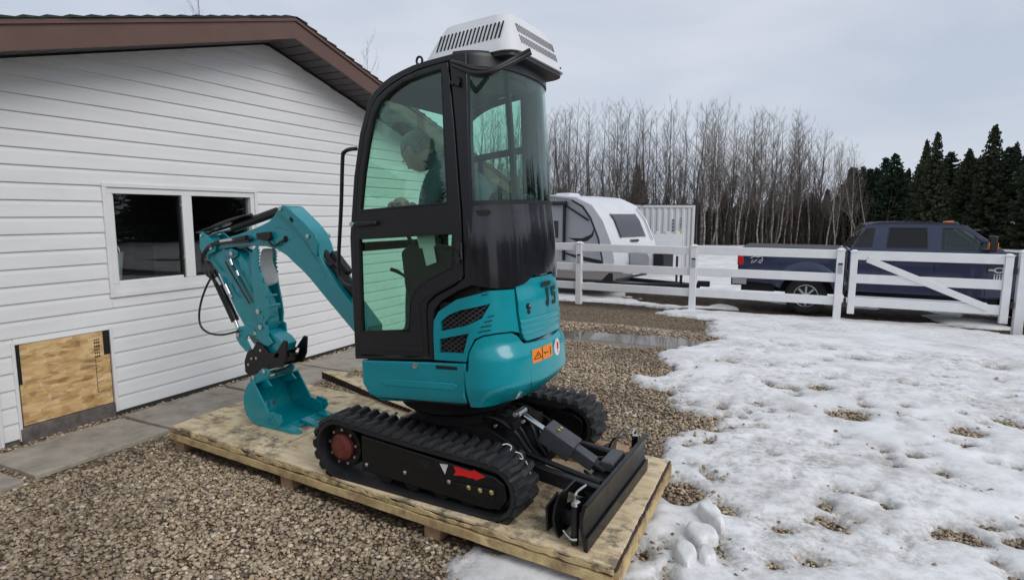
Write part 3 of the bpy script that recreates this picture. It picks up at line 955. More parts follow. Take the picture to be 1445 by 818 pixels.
# roof: soffit planks, fascia, drip edge, shingles
OV = 0.39
def roofpt(s, off, dz):
    return hw(s, off, PK_Z - SL * abs(s - PK_S) + dz)
for sgn, s_end in ((-1, S_L - .5), (1, S_R + .5)):
    L = abs(s_end - PK_S)
    n = int(L / 0.13)
    for i in range(n):
        if i > 34: break
        s0, s1 = PK_S + sgn * (i * L / n + (0.002 if i else 0)), PK_S + sgn * ((i + 1) * L / n - 0.012)
        MB().add([roofpt(s0, .001, .004), roofpt(s1, .001, .004), roofpt(s1, OV - .001, .004), roofpt(s0, OV - .001, .004),
                  roofpt(s0, .001, .016), roofpt(s1, .001, .016), roofpt(s1, OV - .001, .016), roofpt(s0, OV - .001, .016)],
                 [(0, 1, 2, 3), (4, 5, 6, 7), (0, 1, 5, 4), (1, 2, 6, 5), (2, 3, 7, 6), (3, 0, 4, 7)]).build('soffit_plank', SOFFIT, house, smooth=False)
    def strip(name, m, o0, o1, d0, d1, e=0.0):
        mb = MB()
        mb.add([roofpt(PK_S, o, d) for o, d in ((o0, d0), (o1, d0), (o1, d1), (o0, d1))] + [roofpt(s_end, o, d) for o, d in ((o0, d0), (o1, d0), (o1, d1), (o0, d1))],
               [(0, 1, 2, 3), (4, 5, 6, 7), (0, 1, 5, 4), (1, 2, 6, 5), (2, 3, 7, 6), (3, 0, 4, 7)])
        return mb.build(name, m, house, smooth=False)
    strip('soffit_backing', DARK, .001, OV - .001, .018, .022)
    strip('fascia', BROWN, OV, OV + .025, 0.0, 0.165)
    strip('drip_edge', BROWN, OV - .3, OV + .042, 0.1655, 0.198)
    strip('rake_molding', DARK, -.02, .028, -.012, .0035)
    # shingle courses, butt edges showing at the rake
    cs = 0.14
    n = int((L + .1) / cs)
    for i in range(min(n, 46)):
        s0, s1 = PK_S + sgn * i * cs, PK_S + sgn * (i + 1) * cs * 1.0
        jt = random.uniform(0, .012)
        MB().add([roofpt(s0, OV + .05 + jt, .200), roofpt(s1, OV + .05 + jt, .203), roofpt(s1, -7.2, .203), roofpt(s0, -7.2, .200),
                  roofpt(s0, OV + .05 + jt, .204), roofpt(s1, OV + .05 + jt, .222), roofpt(s1, -7.2, .222), roofpt(s0, -7.2, .204)],
                 [(0, 1, 2, 3), (4, 5, 6, 7), (0, 1, 5, 4), (1, 2, 6, 5), (2, 3, 7, 6), (3, 0, 4, 7)]).build('shingle_course', SHINGLE, house, smooth=False)
# ================================================================== THE PALLET
PZ = 0.18
PLY, t, b = nodes_of('plywood')
tco = N(t, 'ShaderNodeTexCoord')
m1 = N(t, 'ShaderNodeMapping'); m1.inputs['Scale'].default_value = (2.2, 9.0, 9.0)
t.links.new(tco.outputs['Object'], m1.inputs['Vector'])
n1 = N(t, 'ShaderNodeTexNoise', Scale=1.6, Detail=8.0, Roughness=0.62, Distortion=1.2)
t.links.new(m1.outputs['Vector'], n1.inputs['Vector'])
cply = ramp(t, n1.outputs['Fac'], [(0.25, (0.42, 0.265, 0.125)), (0.42, (0.64, 0.49, 0.295)), (0.58, (0.73, 0.60, 0.39)), (0.8, (0.80, 0.69, 0.49))])
n2 = N(t, 'ShaderNodeTexNoise', Scale=3.2, Detail=9.0, Roughness=0.72)
t.links.new(tco.outputs['Object'], n2.inputs['Vector'])
sm = ramp(t, n2.outputs['Fac'], [(0.53, (0, 0, 0)), (0.66, (0.9, 0.9, 0.9))])
cply = mixc(t, sm, cply, (0.12, 0.088, 0.06))
n7 = N(t, 'ShaderNodeTexNoise', Scale=11.0, Detail=6.0, Roughness=0.65)
t.links.new(tco.outputs['Object'], n7.inputs['Vector'])
n8 = N(t, 'ShaderNodeTexNoise', Scale=1.9, Detail=3.0)
t.links.new(tco.outputs['Object'], n8.inputs['Vector'])
pr2 = N(t, 'ShaderNodeMath', operation='MULTIPLY')
t.links.new(ramp(t, n7.outputs['Fac'], [(0.48, (0, 0, 0)), (0.60, (1, 1, 1))]), pr2.inputs[0])
t.links.new(ramp(t, n8.outputs['Fac'], [(0.46, (0, 0, 0)), (0.58, (0.85, 0.85, 0.85))]), pr2.inputs[1])
cply = mixc(t, pr2.outputs[0], cply, (0.16, 0.125, 0.09))
t.links.new(cply, b.inputs['Base Color'])
b.inputs['Roughness'].default_value = 0.72
bp = N(t, 'ShaderNodeBump', Strength=0.25, Distance=0.004)
t.links.new(n1.outputs['Fac'], bp.inputs['Height']); t.links.new(bp.outputs['Normal'], b.inputs['Normal'])
PLYEDGE = mat('torn_ply_edge', (0.58, 0.44, 0.22), 0.85, var=0.2, vscale=9, bump=0.5, bscale=30, dirt=((0.03, 0.022, 0.02), 6.5, 0.47, 0.95))
LUMBER = mat('lumber_yellow', (0.70, 0.53, 0.25), 0.75, color2=(0.30, 0.20, 0.10), vscale=7, bump=0.25, bscale=60, dirt=((0.045, 0.036, 0.032), 5.0, 0.55, 0.9))
LUMBER2 = mat('lumber_block', (0.42, 0.28, 0.16), 0.8, color2=(0.25, 0.15, 0.085), vscale=10, bump=0.25)
DARKWOOD = mat('dark_wet_wood', (0.05, 0.033, 0.027), 0.8, var=0.5, vscale=18, bump=0.4)
pal = empty('shipping_pallet', (MO[0], MO[1], 0.0), rad(M_AZ), 'worn plywood topped shipping pallet under the excavator', 'pallet')
def pal_edge(t_, side):
    a, c = {'near': (PAL[0], PAL[1]), 'far': (PAL[3], PAL[2])}[side]
    return (a[0] + (c[0] - a[0]) * t_, a[1] + (c[1] - a[1]) * t_)
def pal_sheet(t0, t1, z0, z1, jag, name='plywood_sheet', v0=0.0, v1=1.0):
    P = []
    nn = 26
    for i in range(nn + 1):
        tt = t0 + (t1 - t0) * i / nn
        n_, f_ = pal_edge(tt, 'near'), pal_edge(tt, 'far')
        q = v0 + random.uniform(0, jag)
        P.append((n_[0] + (f_[0] - n_[0]) * q, n_[1] + (f_[1] - n_[1]) * q))
    for i in range(nn, -1, -1):
        tt = t0 + (t1 - t0) * i / nn
        n_, f_ = pal_edge(tt, 'near'), pal_edge(tt, 'far')
        q = v1 - random.uniform(0, jag)
        P.append((n_[0] + (f_[0] - n_[0]) * q, n_[1] + (f_[1] - n_[1]) * q))
    mb = MB()
    mb.xy(P, z0, z1)
    return mb.build(name, PLY, pal, bevel=0.003, smooth=False)
SEAM = 0.30
pal_sheet(0.0, SEAM - 0.003, PZ - .018, PZ + .002, .012)
pal_sheet(SEAM, 1.0, PZ - .018, PZ, .010)
# side boards: laminated edge, splintered paint and dark wood
def pal_board(name, m, a, c, z0, z1, th, jag=0.0, n=40):
    a, c = np.array(a), np.array(c)
    d = (c - a) / np.linalg.norm(c - a)
    nrm = np.array([d[1], -d[0]])
    mb = MB()
    top = [z1 - random.uniform(0, jag) for _ in range(n + 1)]
    bot = [z0 + random.uniform(0, jag * .5) for _ in range(n + 1)]
    vs, fs = [], []
    for i in range(n + 1):
        p = a + (c - a) * i / n
        o = nrm * (th + random.uniform(-.003, .003) * (jag > 0))
        vs += [(p[0], p[1], bot[i]), (p[0] + o[0], p[1] + o[1], bot[i]), (p[0] + o[0], p[1] + o[1], top[i]), (p[0], p[1], top[i])]
    for i in range(n):
        k = i * 4
        for q in range(4):
            fs.append((k + q, k + (q + 1) % 4, k + 4 + (q + 1) % 4, k + 4 + q))
    fs += [(0, 1, 2, 3), (n * 4, n * 4 + 1, n * 4 + 2, n * 4 + 3)]
    mb.add(vs, fs)
    return mb.build(name, m, pal, smooth=False)
pal_board('side_board', LUMBER, PAL[0], PAL[1], PZ - .088, PZ - .040, .018, .006)
pal_board('edge_strip', PLYEDGE, PAL[0], PAL[1], PZ - .039, PZ - .003, .008, .020, 90)
pal_board('end_board', LUMBER, PAL[1], PAL[2], PZ - .095, PZ - .022, .020, .008)
pal_board('edge_strip', DARKWOOD, PAL[1], PAL[2], PZ - .021, PZ - .0005, .012, .012, 60)
pal_board('end_board', LUMBER2, PAL[3], PAL[0], PZ - .09, PZ - .02, .018, .006)
pal_board('side_board', DARKWOOD, PAL[2], PAL[3], PZ - .09, PZ - .02, .018, .01)
for v_ in (.06, .5, .94):                          # runners along the length
    mb = MB()
    n0, f0, n1_, f1_ = np.array(PAL[0]), np.array(PAL[3]), np.array(PAL[1]), np.array(PAL[2])
    a, c = n0 + (f0 - n0) * v_, n1_ + (f1_ - n1_) * v_
    d = (c - a) / np.linalg.norm(c - a)
    mb.bar((*(a + d * .02), .127), (*(c - d * .02), .127), .09, .066)
    mb.build('runner', LUMBER2, pal, bevel=.003)
for t_ in (.008, .36, .70, .975):                  # blocks it stands on
    for v_ in (.055, .5, .945):
        n_, f_ = pal_edge(t_, 'near'), pal_edge(t_, 'far')
        p = (n_[0] + (f_[0] - n_[0]) * v_, n_[1] + (f_[1] - n_[1]) * v_)
        MB().box((p[0] + (.035 if t_ < .1 else (-.03 if t_ > .9 else 0)), p[1], .047), (.10, .105, .092)).build('block', LUMBER2, pal, bevel=.004)
MB().box((.20, .535, PZ + .0325), (1.62, .27, .062)).build('packing_plank', LUMBER2, pal, bevel=.004)
# raised second sheet at the far side with its dark layered edge
mb = MB()
A = [(-2.02, 1.02), (-1.62, 0.90), (-1.30, 0.80), (-0.95, 0.69), (-0.55, 0.60), (0.2, 0.55), (0.2, 0.80), (-0.3, 0.84), (-0.75, 0.87), (-1.2, 0.93), (-1.55, 1.0), (-1.78, 1.08)]
zz = [.250, .244, .236, .226, .214, .205, .205, .212, .228, .250, .268, .262]
n = len(A)
mb.add([(a[0], a[1], z - .004) for a, z in zip(A, zz)] + [(a[0], a[1], z) for a, z in zip(A, zz)], [tuple(range(n))[::-1]] + [(i, (i + 1) % n, n + (i + 1) % n, n + i) for i in range(n)] + [tuple(range(n, 2 * n))])
mb.build('raised_sheet', PLY, pal, smooth=False)
for i in range(44):
    q = i / 43
    k = min(int(q * 4.999), 4)
    f = q * 5 - k
    x = A[k][0] + (A[k + 1][0] - A[k][0]) * f
    y = A[k][1] + (A[k + 1][1] - A[k][1]) * f
    z = zz[k] + (zz[k + 1] - zz[k]) * f - .005
    MB().box((x + .012, y + .014, (z + PZ) / 2 - .002), (.030 + random.uniform(-.006, .006), .014, z - PZ + .006), Matrix.Rotation(-.25, 3, 'Z')).build('edge_lath', DARKWOOD, pal, smooth=False)

# ================================================================== THE EXCAVATOR
EX = empty('mini_excavator', (MO[0], MO[1], PZ), rad(M_AZ), 'teal and black mini excavator with enclosed cab standing on the pallet', 'excavator')
def E(mb, name, m, bevel=0.0, up=False, parent=None, smooth=True, seg=2):
    o = mb.build(name, m, parent or EX, bevel=bevel, xf=tilt if up else None, smooth=smooth, seg=seg)
    if parent is None: o.location = (0, 0, -PZ)
    return o
# ---------------- plan outline of cab and body: straight side, then round the back
HV, UC, NE = 0.42, 0.50, 2.35
def plan_curve(a):
    P = []
    for k in range(61):
        q = -math.pi / 2 + math.pi * k / 60
        c_, s_ = math.cos(q), math.sin(q)
        P.append((UC + a * abs(c_) ** (2 / NE), HV * math.copysign(abs(s_) ** (2 / NE), s_)))
    return P
lo, hi = 0.1, 0.5
for _ in range(30):
    mid = (lo + hi) / 2
    if max(p[0] * .912 + p[1] * .41 for p in plan_curve(mid)) > .757: hi = mid
    else: lo = mid
CURVE = plan_curve(mid)
PLAN = np.array([(-0.6, -HV)] + CURVE + [(-0.6, HV)])
seg_l = np.linalg.norm(np.diff(PLAN, axis=0), axis=1)
PS = np.concatenate([[0], np.cumsum(seg_l)]) - 0.6          # s equals u on the near flat side
S_TOT = 2 * UC + (PS[-2] - PS[1])                            # s and S_TOT - s are mirror images
nrm = np.stack([np.diff(PLAN[:, 1]), -np.diff(PLAN[:, 0])], -1) / seg_l[:, None]
PN = np.vstack([nrm[:1], (nrm[:-1] + nrm[1:]), nrm[-1:]])
PN /= np.linalg.norm(PN, axis=1)[:, None]
def shell(s, w, off=0.0):
    u, v = np.interp(s, PS, PLAN[:, 0]), np.interp(s, PS, PLAN[:, 1])
    nu, nv = np.interp(s, PS, PN[:, 0]), np.interp(s, PS, PN[:, 1])
    return (float(u + nu * off), float(v + nv * off), float(w))
def SH(x, y, off=0.0):
    """picture point -> (s, w) on the body's outline"""
    o = untilt(m_loc(EYE)); d = untilt(m_loc(EYE + ray(x, y))) - o
    best = None
    Q = PLAN + PN * off
    for i in range(len(Q) - 1):
        a, e = Q[i], Q[i + 1] - Q[i]
        det = d[0] * -e[1] + d[1] * e[0]
        if abs(det) < 1e-9: continue
        r = a - o[:2]
        tt = (r[0] * -e[1] + r[1] * e[0]) / det
        k = (d[0] * r[1] - d[1] * r[0]) / det
        if tt > 0 and -1e-6 <= k <= 1 + 1e-6 and (best is None or tt < best[0]):
            best = (tt, PS[i] + k * (PS[i + 1] - PS[i]), o[2] + tt * d[2])
    if best is None:                                        # just past the outline: take the farthest visible point
        j = int(np.argmax([(q[0] * .912 + q[1] * .41) for q in Q]))
        tt = np.linalg.norm(Q[j] - o[:2]) / np.linalg.norm(d[:2])
        best = (tt, PS[j], o[2] + tt * d[2])
    return best[1], best[2]
def panel(name, poly, m, off=0.0, th=0.02, prof=None, bevel=0.0, holes=(), parent=None, wcuts=()):
    bm = bmesh.new()
    loops = [list(poly)] + [list(h) for h in holes]
    if holes:
        vs = [bm.verts.new((p[0], p[1], 0)) for l in loops for p in l]
        for tri in tessellate_polygon([[Vector((p[0], p[1], 0)) for p in l] for l in loops]):
            try: bm.faces.new([vs[i] for i in tri])
            except ValueError: pass
    else:
        bm.faces.new([bm.verts.new((p[0], p[1], 0)) for p in poly])
    smin, smax = min(p[0] for p in poly), max(p[0] for p in poly)
    for sv in PS:
        if smin + .004 < sv < smax - .004 and sv > 0.45:
            bmesh.ops.bisect_plane(bm, geom=bm.verts[:] + bm.edges[:] + bm.faces[:], plane_co=(sv, 0, 0), plane_no=(1, 0, 0), dist=1e-5)
    for wv in wcuts:
        bmesh.ops.bisect_plane(bm, geom=bm.verts[:] + bm.edges[:] + bm.faces[:], plane_co=(0, wv, 0), plane_no=(0, 1, 0), dist=1e-5)
    bm.verts.index_update()
    base = [v.co.copy() for v in bm.verts]
    faces = [[v.index for v in f.verts] for f in bm.faces]
    edges = [[v.index for v in e.verts] for e in bm.edges if len(e.link_faces) == 1]
    bm.free()
    n = len(base)
    pf = prof or (lambda s, w: 0.0)
    mb = MB()
    mb.add([shell(p.x, p.y, off + pf(p.x, p.y)) for p in base] + [shell(p.x, p.y, off - th + pf(p.x, p.y)) for p in base],
           [tuple(f) for f in faces] + [tuple(i + n for i in f)[::-1] for f in faces] + [(a, c, c + n, a + n) for a, c in edges])
    return E(mb, name, m, bevel, up=True, parent=parent)
def grid_panel(name, rows, m, off=0.0, th=0.02, prof=None, parent=None):
    """rows: list of rows of (s, w), all the same length"""
    pf = prof or (lambda s, w: 0.0)
    nr, nc = len(rows), len(rows[0])
    mb = MB()
    vs = [shell(s, w, off + pf(s, w)) for r in rows for s, w in r] + [shell(s, w, off - th + pf(s, w)) for r in rows for s, w in r]
    k = nr * nc
    fs = []
    for i in range(nr - 1):
        for j in range(nc - 1):
            a = i * nc + j
            fs += [(a, a + 1, a + nc + 1, a + nc), (k + a, k + a + nc, k + a + nc + 1, k + a + 1)]
    rim = [j for j in range(nc)] + [i * nc + nc - 1 for i in range(1, nr)] + [(nr - 1) * nc + j for j in range(nc - 2, -1, -1)] + [i * nc for i in range(nr - 2, 0, -1)]
    for i in range(len(rim)):
        a, c = rim[i], rim[(i + 1) % len(rim)]
        fs.append((a, c, k + c, k + a))
    mb.add(vs, fs)
    return E(mb, name, m, 0.0, up=True, parent=parent)
def col_panel(name, bot, top, ss, nrow, m, off=0.0, th=0.02, prof=None, parent=None):
    """bot(s), top(s) heights over the run ss"""
    return grid_panel(name, [[(s, bot(s) + (top(s) - bot(s)) * i / nrow) for s in ss] for i in range(nrow + 1)], m, off, th, prof, parent)
def run(s0, s1, step=0.012):
    n = max(2, int((s1 - s0) / step))
    return list(np.linspace(s0, s1, n + 1))
def sym(pts):
    """height profile given on the near half, mirrored on the far half"""
    S_ = np.array([p[0] for p in pts]); W_ = np.array([p[1] for p in pts])
    return lambda s: float(np.interp(min(s, S_TOT - s), S_, W_))
def spx(pts, off=0.0): return [SH(x, y, off) for x, y in pts]
def mirror_s(p): return (S_TOT - p[0], p[1])

# ---------------- tracks
IDL = 0.640
def track_path(n_arc=14):
    cl, rl, crr, rr = (-0.365, 0.352), 0.150, (IDL, 0.325), 0.122
    P = []
    for k in range(n_arc + 1):
        a = rad(90) + math.pi * k / n_arc
        P.append((cl[0] + rl * math.cos(a), cl[1] + rl * math.sin(a), math.cos(a), math.sin(a)))
    m = 16
    for k in range(1, m): 
        q = k / m
        P.append((cl[0] + (crr[0] - cl[0]) * q, cl[1] - rl + (crr[1] - rr - cl[1] + rl) * q, 0, -1))
    for k in range(n_arc + 1):
        a = rad(270) + math.pi * k / n_arc
        P.append((crr[0] + rr * math.cos(a), crr[1] + rr * math.sin(a), math.cos(a), math.sin(a)))
    for k in range(1, m):
        q = k / m
        P.append((crr[0] + (cl[0] - crr[0]) * q, crr[1] + rr + (cl[1] + rl - crr[1] - rr) * q - .008 * math.sin(q * math.pi), 0, 1))
    return P
TPATH = track_path()
TW = 0.225
lug_me = None
def make_track(vc, outer):
    """vc: centre of the belt; outer: -1 near side, +1 far side"""
    mb = MB()
    n = len(TPATH)
    secs = [(-TW / 2, 0.0), (-TW / 2, 0.022), (-TW / 2 + .012, 0.030), (TW / 2 - .012, 0.030), (TW / 2, 0.022), (TW / 2, 0.0)]
    m = len(secs)
    vs = [(p[0] + p[2] * h, vc + y, p[1] + p[3] * h) for p in TPATH for y, h in secs]
    fs = [(i * m + k, i * m + (k + 1) % m, ((i + 1) % n) * m + (k + 1) % m, ((i + 1) % n) * m + k) for i in range(n) for k in range(m)]
    mb.add(vs, fs)
    belt = E(mb, 'rubber_track', RUBBER)
    global lug_me
    if lug_me is None:
        l = MB()
        l.add([(-.027, -TW / 2 - .002, -.003), (.027, -TW / 2 - .002, -.003), (.034, .006, -.001), (-.012, .006, -.001), (-.013, -TW / 2 + .008, .024), (.013, -TW / 2 + .008, .024), (.024, -.018, .022), (.002, -.018, .022)], [(3, 2, 1, 0), (4, 5, 6, 7), (0, 1, 5, 4), (1, 2, 6, 5), (2, 3, 7, 6), (3, 0, 4, 7)])
        lug_me = l.mesh('tread_lug')
        lug_me.materials.append(RUBBER)
    # walk the path
    per = [0.0]
    for i in range(n):
        a, c = TPATH[i], TPATH[(i + 1) % n]
        per.append(per[-1] + math.hypot((c[0] + c[2] * .03) - (a[0] + a[2] * .03), (c[1] + c[3] * .03) - (a[1] + a[3] * .03)))
    cnt = 44
    for half in (0, 1):
        for k in range(cnt):
            d = (k + .5 * half) / cnt * per[-1]
            i = max(j for j in range(n) if per[j] <= d + 1e-9)
            f = (d - per[i]) / max(per[i + 1] - per[i], 1e-6)
            a, c = TPATH[i], TPATH[(i + 1) % n]
            nx, nz = a[2] + (c[2] - a[2]) * f, a[3] + (c[3] - a[3]) * f
            L = math.hypot(nx, nz); nx, nz = nx / L, nz / L
            x, z = a[0] + (c[0] - a[0]) * f + nx * .030, a[1] + (c[1] - a[1]) * f + nz * .030
            o = link('tread_lug', lug_me, None, belt)
            ang = math.atan2(nx, nz)
            o.location = (x, vc, z)
            o.rotation_euler = (0, ang, 0) if half == 0 else (0, ang, 0)
            if half: o.scale = (1, -1, 1)
    # side frame plate
    yo = vc + outer * (TW / 2 - .022)
    yi = vc - outer * (TW / 2 - .022)
    mb = MB()
    prof = [(-.205, .255), (.60, .222), (.69, .235), (.728, .30), (.715, .375), (.66, .405), (-.205, .462)]
    mb.xz(prof, min(yo, yi), max(yo, yi))
    fr = E(mb, 'track_frame', BLACK_PAINT, bevel=.008)
    # sprocket / travel motor end
    mb = MB()
    mb.lathe([(.118, -.05), (.122, -.035), (.122, .035), (.118, .05)], (-0.365, vc, .352), 'Y', 28)
    E(mb, 'drive_sprocket', BLACK_PAINT)
    for side in ((outer,) if outer < 0 else (outer, -outer)):
        yb = vc + side * .045
        mb = MB()
        mb.lathe([(.078, 0), (.078, side * .028), (.072, side * .034), (.060, side * .036), (.056, side * .040), (0.02, side * .042)], (-.375, yb, .352), 'Y', 28)
        if side == outer: E(mb, 'travel_motor_cover', RUST)
    for k in range(9):
        a = 2 * math.pi * k / 9 + .2
        y = vc + outer * .05
        E(MB().cyl((-.375 + .10 * math.cos(a), y, .352 + .10 * math.sin(a)), (-.375 + .10 * math.cos(a), y + outer * .012, .352 + .10 * math.sin(a)), .009, 8), 'sprocket_bolt', ZINC)
    mb = MB()
    mb.lathe([(.085, -.06), (.115, -.055), (.115, .055), (.085, .06)], (IDL, vc, .325), 'Y', 28)
    E(mb, 'idler_wheel', BLACK_PAINT)
    for x in (-.05, .14, .33, .50):
        E(MB().cyl((x, vc - .08, .262 - x * .012), (x, vc + .08, .262 - x * .012), .055, 16), 'track_roller', BLACK_PAINT)
    return fr, yo
nf, ny = make_track(-0.352, -1)
n_before = set(o.name for o in EX.children)
ff, fy = make_track(0.530, 1)
for o in EX.children:
    if o.name not in n_before: o.location.x += 0.06; o.location.z += 0.065
def disc_at(px, py, v, r, name, m, h=.010, dirv=-1):
    p = MV(px, py, v)
    E(MB().lathe([(r, 0), (r, dirv * h * .6), (r * .55, dirv * h)], (p[0], v, p[2]), 'Y', 12), name, m)
for q in ((518, 655), (572, 666), (634, 679)): disc_at(*q, ny - .001, .0115, 'frame_bolt', ZINC)
for q in ((662, 687), (678, 691), (694, 694)): disc_at(*q, ny - .010, .0125, 'frame_bolt', BRASS)
mb = MB()
mb.xz(MP([(640, 679), (700, 690), (699, 704), (652, 696)], ny), ny - .0095, ny + .001)
E(mb, 'bolt_plate', BLACK_PAINT, bevel=.003)
mb = MB()
mb.xz(MP([(591, 645), (607, 648), (606, 662), (598, 660), (597, 656), (590, 655)], ny), ny - .0015, ny + .001)
E(mb, 'grease_port', DARK)
mb = MB()
mb.xz(MP([(620.5, 653.5), (632.5, 655), (628, 668.5)], ny), ny - .0016, ny - .0004)
E(mb, 'triangle_decal', WHITE_DECAL, smooth=False)
mb = MB()
mb.xz(MP([(640, 657), (645, 658), (651, 660), (660, 663), (667.5, 664.5), (668, 661.5), (685.5, 672.5), (671.5, 677), (669, 674.5), (661, 673.5), (655, 671), (650, 670.5), (640, 670), (643.5, 664.5)], ny), ny - .0016, ny - .0004)
E(mb, 'arrow_decal', RED, smooth=False)
# paint-chalk marks on the tread at the idler end
mb = MB()
for pts_ in ([(709, 627), (716, 626), (722, 630), (720, 635)], [(727, 637), (735, 640), (738, 647), (733, 646)], [(742, 650), (747, 662), (749, 675), (746, 688)]):
    P3 = []
    for x, y in pts_:
        best = None
        for i in range(len(TPATH)):
            p = TPATH[i]
        P3.append(MV(x, y, -.40 + (x - 709) / 40 * .12))
    mb.tube(P3, .0028, 6, True, 3)
E(mb, 'chalk_mark', WHITE_DECAL)

# ---------------- lower carriage
UNDER = mat('undercarriage_black', (0.006, 0.006, 0.0065), 0.7, spec=0.2, var=0.3, bump=0.1, bscale=30, dirt=((0.04, 0.036, 0.03), 8.0, 0.58, 0.5))
for y0 in (-.235, .222):
    mb = MB(); mb.xz([(.38, .30), (.72, .28), (.74, .40), (.64, .50), (.50, .555), (.40, .545)], y0, y0 + .013, [[(.52, .36), (.62, .36), (.60, .43), (.53, .45)]])
    E(mb, 'frame_rib', UNDER, bevel=.004)
for k, (y0, r_) in enumerate(((-.12, .011), (-.06, .009), (.05, .011), (.12, .009))):
    E(MB().tube([(.36, y0, .57), (.50, y0 * 1.2, .585), (.60, y0 * 1.1, .53), (.66, y0 * .8, .43), (.72, y0 * .6, .36)], r_, 8, True, 4), 'travel_hose', HOSE)
mb = MB(); mb.box((.56, -.10, .555), (.10, .09, .05)).box((.60, .10, .53), (.09, .10, .06)); E(mb, 'hose_bracket', UNDER, bevel=.006)
mb = MB()
mb.xz([(-.30, .30), (.70, .27), (.72, .36), (.55, .47), (.42, .545), (-.02, .545), (-.15, .46), (-.30, .40)], -.22, .22)
E(mb, 'carriage', UNDER, bevel=.015)
for x in (-.08, .45):
    for sgn in (-1, 1):
        mb = MB()
        mb.bar((x, sgn * .15, .43), (x + (.05 if x > 0 else -.06), sgn * .33 + (.17 if sgn > 0 else 0), .36), .16, .10)
        E(mb, 'carriage_leg', UNDER, bevel=.012)
E(MB().lathe([(.27, .54), (.27, .60), (.24, .60), (.24, .68)], (.18, 0, 0), 'Z', 40), 'slew_ring', UNDER)
mb = MB()
mb.lathe([(.30, .60), (.33, .62), (.33, .70)], (.16, 0, 0), 'Z', 36)
E(mb, 'revolving_deck', UNDER)
for q, rr_ in (((728, 584), .012), ((739, 594), .010), ((700, 600), .009), ((668, 606), .008), ((578, 604), .008), ((560, 582), .008)):
    p = MV(*q, -.2)
    E(MB().lathe([(rr_, 0), (rr_, -.012)], (p[0], -.2, p[2]), 'Y', 10), 'carriage_bolt', ZINC)

# ---------------- dozer blade
bx = 1.15
blade = empty('dozer_blade'); blade.parent = EX; blade.location = (0, 0, -PZ)
def BL(mb, name, m, bevel=0.0, smooth=True):
    return E(mb, name, m, bevel, parent=blade, smooth=smooth)
mb = MB()
prof = [(bx + .005, .182), (bx + .016, .181), (bx + .020, .225), (bx + .004, .275), (bx - .002, .33), (bx + .012, .392), (bx + .024, .400), (bx + .018, .408), (bx - .004, .402), (bx - .020, .33), (bx - .014, .27), (bx - .002, .225)]
mb.xz(prof, -.50, .50)
BL(mb, 'moldboard', BLACK_PAINT, bevel=.003)
mb = MB(); mb.xz([(bx + .0165, .1805), (bx + .024, .1805), (bx + .026, .250), (bx + .015, .250)], -.502, .502)
BL(mb, 'cutting_edge', BLACK_PAINT, bevel=.002)
for sgn in (-1, 1):
    mb = MB()
    mb.xz([(bx - .022, .20), (bx - .022, .36), (bx - .07, .34), (bx - .19, .27), (bx - .20, .21)], sgn * .30 - .008, sgn * .30 + .008)
    BL(mb, 'rib_plate', BLACK_PAINT, bevel=.003)
    mb = MB()                                      # folded-back extension wing: curved sheet with an end flange
    arc_ = [(1.005, .188), (.984, .23), (.976, .28), (.984, .34), (1.004, .395), (1.03, .425)]
    mb.xz(arc_ + [(a + .012, c) for a, c in arc_[::-1]], sgn * .455, sgn * .300)
    w_ = BL(mb, 'extension_wing', BLACK_PAINT, bevel=.002)
    mb = MB()
    mb.yz([(sgn * .305, .188), (sgn * .44, .195), (sgn * .455, .325), (sgn * .32, .345)], .940, .952)
    BL(mb, 'wing_flange', BLACK_PAINT, bevel=.003)
    mb = MB(); mb.bar((.952, sgn * .38, .26), (bx - .02, sgn * .40, .27), .018, .07); BL(mb, 'wing_bracket', BLACK_PAINT, bevel=.004)
    mb = MB(); mb.tube([(1.10, sgn * .47, .19), (1.10, sgn * .47, .38)], .018, 12); BL(mb, 'wing_hinge', BLACK_PAINT)
    BL(MB().tube([(bx - .05, sgn * .47, .375), (bx - .05, sgn * .47, .43), (bx - .045, sgn * .44, .440), (bx - .04, sgn * .37, .435)], .006, 8, True, 4), 'lock_pin', STEEL)
    BL(MB().lathe([(.022, .380), (.022, .396), (.012, .402)], (bx - .05, sgn * .47, 0), 'Z', 14), 'pin_washer', STEEL)
    BL(MB().tube([(bx - .11, sgn * .46, .235), (bx - .06, sgn * .49, .222), (bx - .03, sgn * .49, .228)], .007, 8, True, 4), 'hook', STEEL)
    mb = MB()                                      # push arm
    mb.bar((.50, sgn * .20, .40), (bx - .02, sgn * .225, .335), .045, .075)
    BL(mb, 'push_arm', BLACK_PAINT, bevel=.006)
    mb = MB()
    mb.tube([(.62, sgn * .155, .44), (bx - .03, sgn * .185, .37)], .016, 10)
    BL(mb, 'arm_pipe', BLACK_PAINT)
mb = MB(); mb.xy([(bx - .021, -.30), (bx - .021, .30), (bx - .13, .22), (bx - .13, -.22)], .33, .345)
BL(mb, 'stiffener', BLACK_PAINT, bevel=.003)
mb = MB(); mb.box((bx - .065, .10, .375), (.075, .20, .055)); BL(mb, 'pin_boss', GREYMETAL, bevel=.008)
p0, p1 = np.array([.60, 0, .575]), np.array([1.07, .02, .34])
dd = (p1 - p0) / np.linalg.norm(p1 - p0)
mb = MB(); mb.tube([p0, p0 + dd * .20], .017, 12); BL(mb, 'cylinder_rod', STEEL)
mb = MB(); mb.bar(p0 + dd * .14, p0 + dd * .335, .135, .10, (0, 0, 1)); BL(mb, 'cylinder_guard', GREYMETAL, bevel=.006)
mb = MB(); mb.bar(p0 + dd * .33, p0 + dd * .46, .075, .065); BL(mb, 'cylinder_cover', GREYMETAL, bevel=.006)
mb = MB(); mb.tube([p0 + dd * .45, p1], .030, 14); BL(mb, 'cylinder_barrel', BLACK_PAINT)
